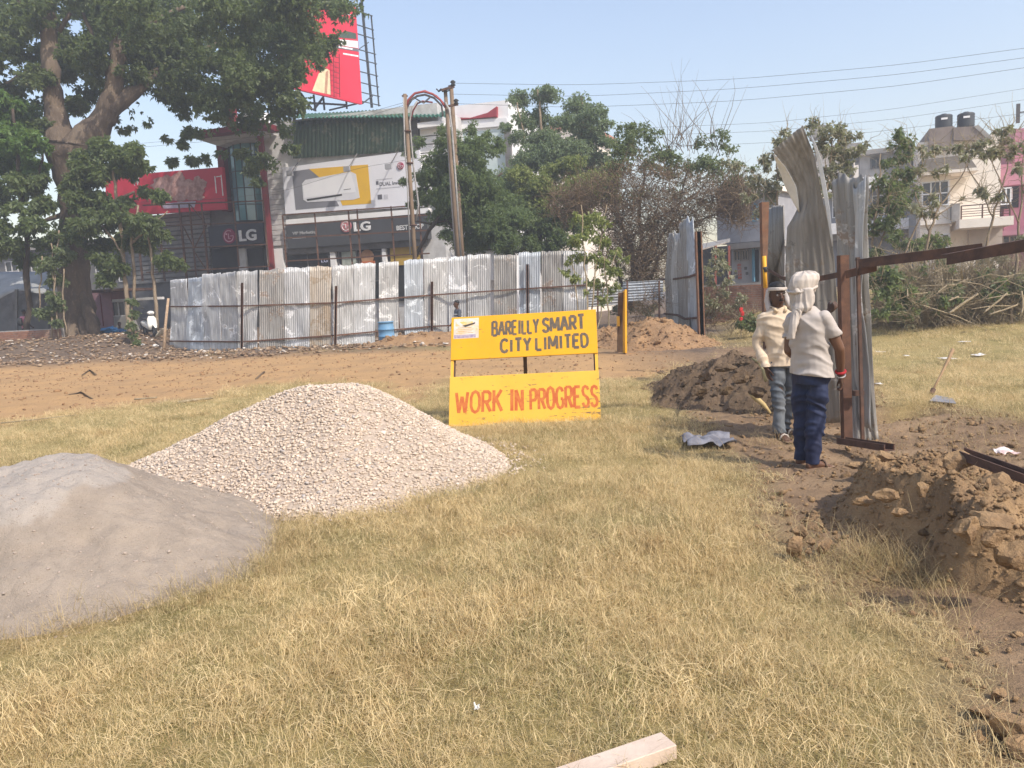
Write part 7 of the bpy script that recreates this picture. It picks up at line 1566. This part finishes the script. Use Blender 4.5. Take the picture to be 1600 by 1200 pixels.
o = twigs('dry_brush', 23, [(1110, 470, 18), (1130, 480, 18), (1110, 500, 14), (1150, 495, 14), (1020, 470, 18), (1000, 490, 18)], 90, .7, TWIG, None, .010, .2, 4, .35, 'stuff')
mb = MB()
for _ in range(50):
    a, q = random.choice(bz_), random.uniform(-1, 1); p = at(a[0] + random.uniform(-26, 26), a[1] + random.uniform(-18, 12), 20 + random.uniform(-1.6, 1.0)); dr = Vector((random.gauss(0, 1), random.gauss(0, .5), random.gauss(.25, .35))).normalized(); L_ = random.uniform(.5, 1.9)
    m_ = p + dr * L_ * .5 + Vector((0, 0, random.uniform(-.1, .12))); mb.tube([p, m_, p + dr * L_ + Vector((0, 0, -.15 * L_))], [.016, .012, .006], 5)
tag(mb.build('loose_sticks', TWIG_P, None), kind='stuff')
# big cut branches lying on the brush
for i, (pts, lb) in enumerate((([(1482, 490, 2.2), (1505, 474, 2), (1528, 459, 1.7)], 'pale cut branch slanting out of the brush left of the leaning sapling'), ([(1482, 470, 1.4), (1498, 463, 1.2)], 'short pale stick lying in the brush below the thin straight sapling'),
                        ([(1538, 488, 1.8), (1560, 470, 1.5), (1574, 458, 1.2)], 'long pale cut branch lying in the brush at the right'), ([(1545, 492, 1.5), (1590, 476, 1.3)], 'low pale branch lying flat along the front of the brush'), ([(1596, 455, 1.6), (1598, 480, 1.6), (1596, 490, 1.4)], 'short upright stake in the brush at the right edge'))):
    t = thing('cut_branch', at(pts[0][0], pts[0][1], 18.8), lb, 'branch', 'cut branches on the brush'); mb = MB(); limb(mb, 18.6, pts, 6); mb.build('wood', TWIG_P, t, True)

# ================================================================== poles and wires
POLE = M('old_pole', (.22, .155, .10), (.15, .105, .07), 5, .8, dirt=(.14, .10, .075), dirt_amt=.35, stretch=(1, 1, .2)); PIPE = M('pale_conduit', (.36, .35, .335), (.28, .27, .26), 5, .6)
def pole(label, d, x0, y0, x1, y1, rpx, parts):
    b_ = at(x0, y0, d); t_ = at(x1, y1, d); ex = b_ + (b_ - t_) * ((b_.z) / max(.1, (t_.z - b_.z))); t = thing('utility_pole', ex, label, 'utility pole')
    r_ = rpx * d / FPX; MB().tube([ex, ex.lerp(t_, .5), t_], [r_ * 1.1, r_, r_ * .85], 12).build('shaft', POLE, t, True)
    parts(t); return t
CABR = M('red_cable', (.34, .07, .06), (.24, .06, .055), 6, .6); CABG = M('grey_cable', (.16, .15, .15), (.24, .22, .21), 6, .6)
def p1(t):
    MB().tube([at(x, y, 32.9) for x, y in ((641, 398), (637, 300), (632, 220), (630.5, 152))], .03, 6).build('conduit', PIPE, t, True)
    MB().tube([at(x, y, 33.1) for x, y in ((650, 345), (654, 320), (646, 260), (640, 190), (643, 172), (652, 158))], .04, 6).build('conduit', PIPE, t, True)
    for y_ in (205, 255, 352): MB().lathe(at(632.5 + (y_ - 148) * .065, y_, 33), [(.16, -.03), (.16, .03)], 10).build('clamp', RUST_D, t, True)
    for k, (pts, mt, r_) in enumerate(((((634, 170), (638, 156), (648, 146), (662, 143), (676, 147), (688, 156), (696, 168)), CABR, .05), (((635, 172), (640, 158), (652, 150), (664, 148), (678, 153), (690, 165), (692, 182)), CABG, .045),
                                       (((636, 168), (646, 152), (656, 158), (662, 161), (672, 152)), CABG, .035), (((641, 190), (646, 172), (652, 162), (660, 158), (676, 160)), CABR, .035), (((650, 146), (664, 142), (682, 150), (698, 166), (703, 176)), CABR, .04))):
        MB().tube([at(x, y, 33 + .1 * k) for x, y in pts], r_, 6).build('cable', mt, t, True)
    # small bundles near the head
    MB().bar(at(628, 150, 33), at(637, 150, 33), .06).build('crossarm', RUST_D, t)
pole('slim rusty cable pole left of the feathery tree, joined by a cable arch', 33, 648, 400, 632.5, 147, 3.3, p1)
def p2(t):
    MB().tube([at(x, y, 33.2) for x, y in ((712, 400), (705, 300), (699, 200), (697, 160))], .05, 6).build('conduit', PIPE, t, True); MB().tube([at(x, y, 32.9) for x, y in ((720, 400), (712, 280), (706, 200), (702, 172), (696, 160))], .045, 6).build('conduit', PIPE, t, True)
    for px, py in ((708, 131), (713, 160)): MB().lathe(at(px, py + 4, 33), [(.05, 0), (.11, .05), (.06, .12), (.12, .17), (.05, .24)], 10).build('insulator', BLACK, t, True)
    MB().bar(at(690, 141, 33), at(710, 135, 33), .09).build('crossarm', RUST_D, t); MB().bar(at(700, 166, 33), at(716, 163, 33), .08).build('crossarm', RUST_D, t)
    for k in range(5): MB().tube([at(682 + k * 3, 139 + (k % 2) * 4, 33), at(686 + k * 3, 143 - (k % 2) * 4, 33.1), at(690 + k * 3, 140 + k % 3, 33)], .03, 5).build('connector', BLACK, t, True)
pole('double utility pole carrying the wires, standing in the feathery tree', 33.2, 716, 400, 695.5, 138, 3.2, p2)
pole('dark second utility pole directly behind the double pole in the feathery tree', 33.8, 722, 400, 705, 136, 3.6, lambda t: MB().lathe(at(705, 137, 33.8), [(.13, 0), (.13, .08)], 10).build('cap', RUST_D, t))
WIRE = M('wire_dark', (.06, .06, .065), (.09, .09, .1), 2, .6)
def wire(pts, label, r_=.007):
    P = [at(*p) for p in pts]; Q_ = []
    A_ = np.array([tuple(p) for p in P]); t_ = np.linspace(0, len(P) - 1, 25); sm = [np.interp(t_, range(len(P)), A_[:, k]) for k in range(3)]
    for k in range(3):
        for _ in range(2): sm[k][1:-1] = (sm[k][:-2] + 2 * sm[k][1:-1] + sm[k][2:]) / 4
    o = MB().tube(list(zip(*sm)), r_, 5).build('overhead_wire', WIRE, None, True); tag(o, label, 'wire', 'overhead wires')
wire([(710, 130, 33), (900, 133, 33), (1150, 124, 32), (1400, 102, 30), (1640, 70, 28)], 'uppermost overhead wire running right from the top of the double pole')
wire([(706, 147, 33), (900, 151, 33), (1150, 139, 32), (1400, 117, 30), (1640, 85, 28)], 'second overhead wire running right from the double pole, just below the uppermost')
wire([(714, 162, 33), (900, 168, 33), (1150, 158, 32), (1400, 135, 30), (1640, 100, 28)], 'third overhead wire running right from the lower insulator of the double pole')
wire([(1000, 200, 46), (1200, 192, 45), (1400, 170, 43), (1640, 132, 41)], 'thin far wire passing above the roof tanks', .008)
wire([(1000, 212, 46), (1200, 205, 45), (1400, 186, 43), (1640, 150, 41)], 'thin far wire passing just over the cream house roof', .008)
wire([(1040, 230, 46), (1220, 222, 45), (1420, 200, 43), (1640, 172, 41)], 'lowest thin far wire, crossing the roof tanks', .008)
wire([(632, 160, 33), (560, 180, 36), (400, 208, 42), (200, 226, 46), (-20, 236, 48)], 'upper wire running left from the slim cable pole across the glass tower')
wire([(632, 164, 33), (560, 186, 36), (400, 214, 42), (200, 232, 46), (-20, 243, 48)], 'lower wire running left from the slim cable pole across the glass tower')
wire([(700, 240, 33.5), (560, 262, 38), (440, 300, 41), (330, 312, 42), (150, 318, 43)], 'sagging wire crossing the air conditioner banner')
wire([(1600, 255, 33), (1500, 278, 34), (1420, 292, 35), (1330, 300, 36)], 'service wire crossing the front of the cream house below its sunshade')
wire([(1600, 290, 33), (1500, 312, 34), (1420, 322, 35), (1330, 330, 36)], 'lower service wire crossing the bay window of the cream house')

# ================================================================== small things
WOODP = M('pale_timber', (.62, .50, .40), (.54, .42, .33), 5, .85, dirt=(.44, .36, .30), dirt_amt=.35, bmp=.002, bscale=30)
# plank in the near grass
a, b_, c_ = gnd(1033, 1143, .06), gnd(1045, 1168, .06), gnd(865, 1200, .06); u = (c_ - a).normalized(); v = (b_ - a); v = v - u * v.dot(u)
pl = thing('timber_plank', a + u * .35, 'short pale sawn timber lying in the grass at the bottom of the picture', 'plank')
MB().frame_box(a - Vector((0, 0, .055)), u * .75, v, Vector((0, 0, .055))).build('timber', WOODP, pl, bevel=.003)
# blue barrel and bucket
def barrel(px, py, d, r_, h, label, mat, cat, dent=0):
    p = at(px, py, d); p.z = hz(p.x, p.y) + max(0, float(left_h(np.array([p.x]), np.array([p.y]))[0])) - .02; t = thing(cat, p, label, cat)
    return p, t
zb_ = at(605, 538, 28).z; p = at(605, 538, 28); bt = thing('barrel', p, 'blue plastic barrel standing against the long sheet fence', 'barrel')
MB().lathe(p, [(.26, -.1), (.27, 0), (.29, .12), (.285, .27), (.30, .28), (.30, .31), (.285, .32), (.285, .52), (.30, .53), (.30, .56), (.285, .57), (.275, .72), (.26, .78), (.29, .79), (.29, .83), (.26, .83)], 24).build('barrel_body', M('blue_plastic', (.12, .26, .42), (.16, .30, .44), 2.5, .55, dirt=(.30, .28, .25), dirt_amt=.35), bt, True)
MB().lathe(p + Vector((0, 0, .80)), [(.245, 0), (.245, .01)], 20).build('barrel_top', M('blue_dark', (.07, .15, .24), None, 3, .6), bt, True)
p = at(637, 539, 27.7); bk = thing('bucket', p, 'small dark battered bucket right of the blue barrel', 'bucket')
MB().lathe(p, [(.12, -.05), (.125, 0), (.17, .28), (.18, .285), (.18, .31), (.165, .31)], 16).build('bucket_body', M('dark_bucket', (.09, .08, .075), (.16, .13, .1), 9, .8), bk, True); MB().tube([p + Vector((math.cos(a) * .18, 0, .30 + math.sin(a) * .10)) for a in np.linspace(0, PI, 9)], .008, 5).build('handle', RUST_D, bk, True)
# hoe stuck in the field
p = gnd(1456, 622); p.z = hz(p.x, p.y); he = thing('hoe', p, 'long handled hoe with a flat grey blade leaning in the dry grass on the right', 'hoe')
hd = at(1489, 546, p.y + .35); MB().tube([p + Vector((0, 0, .06)), p.lerp(hd, .4) + Vector((0, 0, .02)), p.lerp(hd, .75), hd], [.013, .016, .022, .024], 8).build('handle', M('hoe_handle', (.36, .24, .13), (.28, .18, .1), 10, .8), he, True)
bl = [gnd(1453, 626, .05), gnd(1494, 630, .05), gnd(1488, 622, .05), gnd(1462, 617, .08)]; mb = MB(); mb.add(bl + [q - Vector((0, 0, .008)) for q in bl], [(0, 1, 2, 3), (7, 6, 5, 4), (0, 4, 5, 1), (1, 5, 6, 2), (2, 6, 7, 3), (3, 7, 4, 0)]); mb.build('blade', M('grey_blade', (.36, .36, .38), (.26, .26, .28), 9, .5, .4), he)
MB().lathe(p + Vector((0, 0, .05)), [(.03, -.02), (.03, .06)], 10, hd - p).build('socket', RUST_D, he)
# splintered stick on the dark shade-toned earth bank
t = thing('wooden_stick', at(1185, 628, 9.2), 'splintered pale wooden stick leaning out of the dark shade-toned earth bank by the worker in jeans', 'stick')
MB().tube([at(1204, 646, 9.0), at(1193, 632, 9.05), at(1180, 621, 9.1), at(1171, 614, 9.2)], [.014, .028, .03, .018], 7, True, .2).build('wood', M('split_wood', (.50, .38, .18), (.40, .29, .13), 14, .85), t, True)
t = thing('wooden_stick', at(1194, 582, 9.4), 'olive stem standing against the crest of the dark shade-toned earth bank', 'stick')
MB().tube([at(1197, 596, 9.3), at(1193, 578, 9.35), at(1186, 566, 9.5), at(1175, 560, 9.7)], [.022, .024, .02, .012], 6, True, .15).build('wood', M('olive_stem', (.36, .31, .16), (.28, .23, .11), 12, .85), t, True)
# crumpled cloth and scraps
def crumple(name, px, py, wpx, hpx, label, cat, mat, d=None, z=.03, seed=1, hgt=.06, group=None):
    p = gnd(px, py, z); s = p.y / FPX; w_ = wpx * s; l_ = min(hpx * s * 3.0, w_ * 1.0); n = 18; gx = np.linspace(-.5, .5, n); X, Y = np.meshgrid(gx, gx); x, y = X.ravel(), Y.ravel()
    r_ = 1 + .3 * vnoise(x * 3 + seed, y * 3, seed=seed); zz = np.abs(fbm(x * 2.6 + seed, y * 2.6, oct=2, seed=seed)) * hgt * .55 + .01
    i = np.arange(n - 1)[:, None] * n + np.arange(n - 1)[None, :]; F = np.stack([i, i + 1, i + 1 + n, i + n], -1).reshape(-1, 4)
    px_, py_ = p.x + x * w_ * r_, p.y + y * l_ * r_; zg = height(px_, py_) + (max(0, z - .03)); V = np.stack([px_, py_, zg + zz], 1)
    t = thing(name, p, label, cat, group); o = np_mesh('sheet_of_' + name.split('_')[-1], V, F, mat, t, True); m_ = o.modifiers.new('t', 'SOLIDIFY'); m_.thickness = .003; return t
crumple('crumpled_cloth', 1104, 688, 74, 24, 'crumpled grey-blue cloth lying on the soil left of the workers', 'cloth', M('grey_blue_cloth', (.23, .23, .26), (.14, .14, .165), 9, .85), seed=3, hgt=.2, z=.05)
crumple('paper_wrapper', 1567, 706, 32, 16, 'crumpled white printed wrapper behind the steel channel on the right', 'wrapper', M('printed_wrapper', (.70, .66, .62), (.62, .42, .38), 6, .6), z=.16, seed=5, hgt=.05)
PLW = M('white_plastic_scrap', (.74, .72, .68), (.62, .59, .54), 9, .5)
for i, (px, py, wd_, lb) in enumerate(((1376, 548, 12, 'white scrap nearest the narrow sheets in the right hand grass'), (1416, 556, 8, 'tiny white scrap left of the hoe handle'), (1478, 558, 22, 'pale plastic strip lying behind the hoe handle'), (1507, 536, 16, 'white plastic bag scrap above the hoe handle in the grass'), (1528, 552, 18, 'flat pale scrap right of the hoe handle'),
                                    (1373, 599, 10, 'white scrap on the lip of the trench beside the sheets'), (745, 1098, 9, 'small white scrap in the near grass'), (1395, 357 + 130, 9, 'white scrap under the green shrub'), (1462, 486, 10, 'white scrap at the foot of the thin straight sapling'))):
    crumple('plastic_scrap', px, py, wd_, wd_ * .4, lb, 'litter', PLW, seed=20 + i, hgt=.03, z=.05, group='white scraps in the grass')
for px, py, wd_, lb, sd_ in ((580, 540, 16, 'white paper rubbish left of the blue barrel', 31), (243, 541, 12, 'white rubbish on the litter below the scooter', 32), (224, 539, 10, 'pale flat stone on the litter left of the fence end', 33), (1110, 497, 14, 'pale blue rag in the rubbish strip beyond the orange post', 34)):
    p = at(px, py, 29 if px > 500 and px < 700 else 31 if px < 500 else 23); t = thing('rubbish', p, lb, 'rubbish'); mb = MB()
    me = clod_mesh(wd_ * p.y / FPX * .5, sd_, (1, .7, .45), 2, .6); me.materials.append(PLW if sd_ != 34 else M('blue_rag', (.25, .28, .45), (.35, .36, .45), 7, .8)); o = bpy.data.objects.new('scrap', me); COL.objects.link(o); o.parent = t; o.location = (0, 0, .02)
# sticks on the orange soil
for i, (pts, r_, lb) in enumerate((([(278, 629), (304, 626), (332, 622)], .03, 'long pale stick lying on the orange soil behind the gravel heap'), ([(210, 624), (245, 622)], .02, 'short thin stick lying on the orange soil left of the long stick'), ([(108, 617), (126, 614), (146, 624)], .025, 'bent dry branch lying on the orange soil at the left'),
                                    ([(150, 585), (140, 579), (128, 586)], .03, 'small dark dead branch on the far orange soil'), ([(400, 592), (413, 582)], .025, 'dry stick standing out of the orange soil above the gravel heap'), ([(1, 661), (60, 656), (120, 648)], .012, 'thin dry stalk along the edge of the orange soil'))):
    P = [gnd(a, b_, .03) for a, b_ in pts]; P[len(P) // 2].z += .012; t = thing('dry_stick', P[0], lb, 'stick', 'sticks on the orange soil'); MB().tube(P, [r_, r_ * .9, r_ * .5][:len(P)], 6, True, .15).build('wood', TWIG_P if i in (0, 1, 5) else TWIG, t, True)
# second board seen edge on, by the fence gap
p = gnd(974, 553); bd = thing('work_board', p, 'yellow and brown board seen edge on beside the slender plant', 'notice board')
d_ = p.y; v = [at(972, 552, d_ - .25), at(977, 553, d_ - .25), at(978.5, 455, d_), at(974, 454, d_)]
MB().bar(at(976.5, 552, d_ - .2), at(976, 454, d_), .4, .045, (1, 0, 0)).build('yellow_leaf', Y_TOP, bd); MB().bar(at(969, 551, d_ + .35), at(971, 457, d_ + .05), .16, .05, (0, 1, 0)).build('brown_leaf', M('brown_wood', (.14, .085, .05)), bd); MB().box(at(966, 502, d_ + .1), (.07, .06, .25)).build('hinge_block', Y_BOT, bd)
# scooter parked behind the litter
def scooter():
    base = at(236, 530, 34.5); base.z = hz(base.x, base.y) + .02
    t = thing('scooter', base, 'white scooter parked at the roadside left of the long sheet fence', 'scooter', rz=R(-48)); W_ = M('scooter_white', (.74, .72, .66), (.66, .64, .58), 3, .35, spec=.5); L = dict(parent=t, local=True)
    def b(mb, nm, mt, sm=True): return mb.build(nm, mt, t, sm, True)
    for x, nm in ((-.62, 'rear'), (.62, 'front')):
        w_ = b(MB().tube([(x + .19 * math.cos(a), 0, .22 + .19 * math.sin(a)) for a in np.linspace(0, 2 * PI, 21)], .055, 8, False), 'wheel', BLACK); b(MB().lathe((x, 0, .22), [(.13, -.03), (.05, -.05), (.05, .05), (.13, .03)], 14, (0, 1, 0)), 'rim', M('rim_grey', (.3, .3, .3), None, 3, .4, .6)).parent = w_
    b(MB().loft([((.42, 0, .28), (.06, 0, 0), (0, .17, 0)), ((.40, 0, .5), (.06, 0, 0), (0, .21, 0)), ((.36, 0, .75), (.06, 0, 0), (0, .20, 0)), ((.33, 0, .88), (.05, 0, 0), (0, .12, 0))], 14), 'front_apron', W_)
    b(MB().loft([((.85, 0, .36), (0, 0, .02), (0, .05, 0)), ((.74, 0, .46), (0, 0, .03), (0, .08, 0)), ((.58, 0, .48), (0, 0, .04), (0, .08, 0)), ((.44, 0, .40), (0, 0, .03), (0, .05, 0))], 10), 'front_mudguard', W_)
    b(MB().loft([((.50, 0, .26), (0, 0, .03), (0, .15, 0)), ((.0, 0, .24), (0, 0, .04), (0, .16, 0)), ((-.1, 0, .26), (0, 0, .06), (0, .15, 0))], 12), 'footboard', BLACK)
    b(MB().loft([((.02, 0, .42), (0, 0, .16), (0, .12, 0)), ((-.2, 0, .50), (0, 0, .18), (0, .18, 0)), ((-.55, 0, .56), (0, 0, .16), (0, .19, 0)), ((-.88, 0, .62), (0, 0, .08), (0, .12, 0)), ((-.98, 0, .64), (0, 0, .03), (0, .06, 0))], 14), 'rear_body', W_)
    b(MB().loft([((.05, 0, .68), (0, 0, .04), (0, .10, 0)), ((-.2, 0, .74), (0, 0, .05), (0, .14, 0)), ((-.6, 0, .78), (0, 0, .05), (0, .14, 0)), ((-.85, 0, .78), (0, 0, .03), (0, .09, 0))], 12), 'seat', BLACK)
    b(MB().tube([(.34, 0, .88), (.30, 0, 1.0)], .04, 8), 'steering_column', BLACK); b(MB().tube([(.24, -.34, 1.0), (.31, -.15, 1.02), (.33, 0, 1.0), (.31, .15, 1.02), (.24, .34, 1.0)], .02, 8), 'handlebar', BLACK)
    hdl = b(MB().loft([((.28, 0, 1.02), (0, 0, .08), (0, .16, 0)), ((.36, 0, 1.02), (0, 0, .09), (0, .15, 0)), ((.43, 0, 1.0), (0, 0, .06), (0, .10, 0))], 14), 'handlebar_cowl', W_); b(MB().lathe((.43, 0, 1.0), [(.055, 0), (.05, .02)], 14, (1, 0, -.1)), 'headlight', M('lamp_glass', (.6, .6, .6), None, 3, .1, spec=.6))
    for s_ in (-1, 1): b(MB().tube([(.28, s_ * .2, 1.03), (.24, s_ * .27, 1.22)], .008, 5), 'mirror_stem', BLACK); b(MB().ball((.24, s_ * .28, 1.25), .055, 10, (.3, 1, .7)), 'mirror', BLACK)
    b(MB().tube([(-.1, .12, .25), (-.2, .22, .02)], .015, 6), 'side_stand', BLACK); b(MB().lathe((-.95, 0, .66), [(.05, 0), (.04, .03)], 10, (-1, 0, 0)), 'tail_light', M('tail_red', (.4, .02, .02), None, 3, .3))
scooter()
t = thing('windscreen', at(255, 520, 34), 'pale curved plastic panel lying against the end of the long sheet fence', 'panel')
V = []; 
for j in range(5):
    for i in range(9): f_, g = i / 8, j / 4; V.append(at(242 + 20 * f_, 526 - 12 * f_ - 6 * math.sin(f_ * PI) * (1 - g) + g * 3, 33.6 + .2 * g))
o = MB().add(V, [(j * 9 + i, j * 9 + i + 1, (j + 1) * 9 + i + 1, (j + 1) * 9 + i) for j in range(4) for i in range(8)]).build('panel', M('pale_panel', (.62, .57, .46), (.54, .48, .38), 4, .6), t, True); o.modifiers.new('t', 'SOLIDIFY').thickness = .02
p = at(170, 520, 36.2); p.z = hz(p.x, p.y); bt_ = at(172, 516, 36.2)
t = thing('tarpaulin', bt_, 'crumpled blue tarpaulin on the ground beside the seated person', 'tarpaulin'); me = clod_mesh(.55, 71, (1, .7, .35), 3, .9); me.materials.append(M('blue_tarp', (.04, .16, .38), (.06, .22, .45), 4, .6)); o = bpy.data.objects.new('cover', me); COL.objects.link(o); o.parent = t
t = thing('cloth_bundle', at(185, 523, 35.6), 'small orange cloth bundle in front of the blue tarpaulin', 'cloth'); me = clod_mesh(.22, 72, (1, .8, .5), 3, .9); me.materials.append(M('orange_cloth', (.62, .14, .03), (.5, .1, .03), 6, .8)); o = bpy.data.objects.new('cloth', me); COL.objects.link(o); o.parent = t

# ================================================================== air
hz_ = MB().box((0, 40, 16), (420, 220, 36)).build('haze', None)
tag(hz_, kind='stuff'); m = bpy.data.materials.new('haze'); m.use_nodes = True; t = m.node_tree; t.nodes.clear()
o = t.nodes.new('ShaderNodeOutputMaterial'); v = t.nodes.new('ShaderNodeVolumePrincipled'); v.inputs['Color'].default_value = (.86, .89, .94, 1); v.inputs['Density'].default_value = .0031; v.inputs['Anisotropy'].default_value = .2
t.links.new(v.outputs[0], o.inputs['Volume']); hz_.data.materials.append(m)
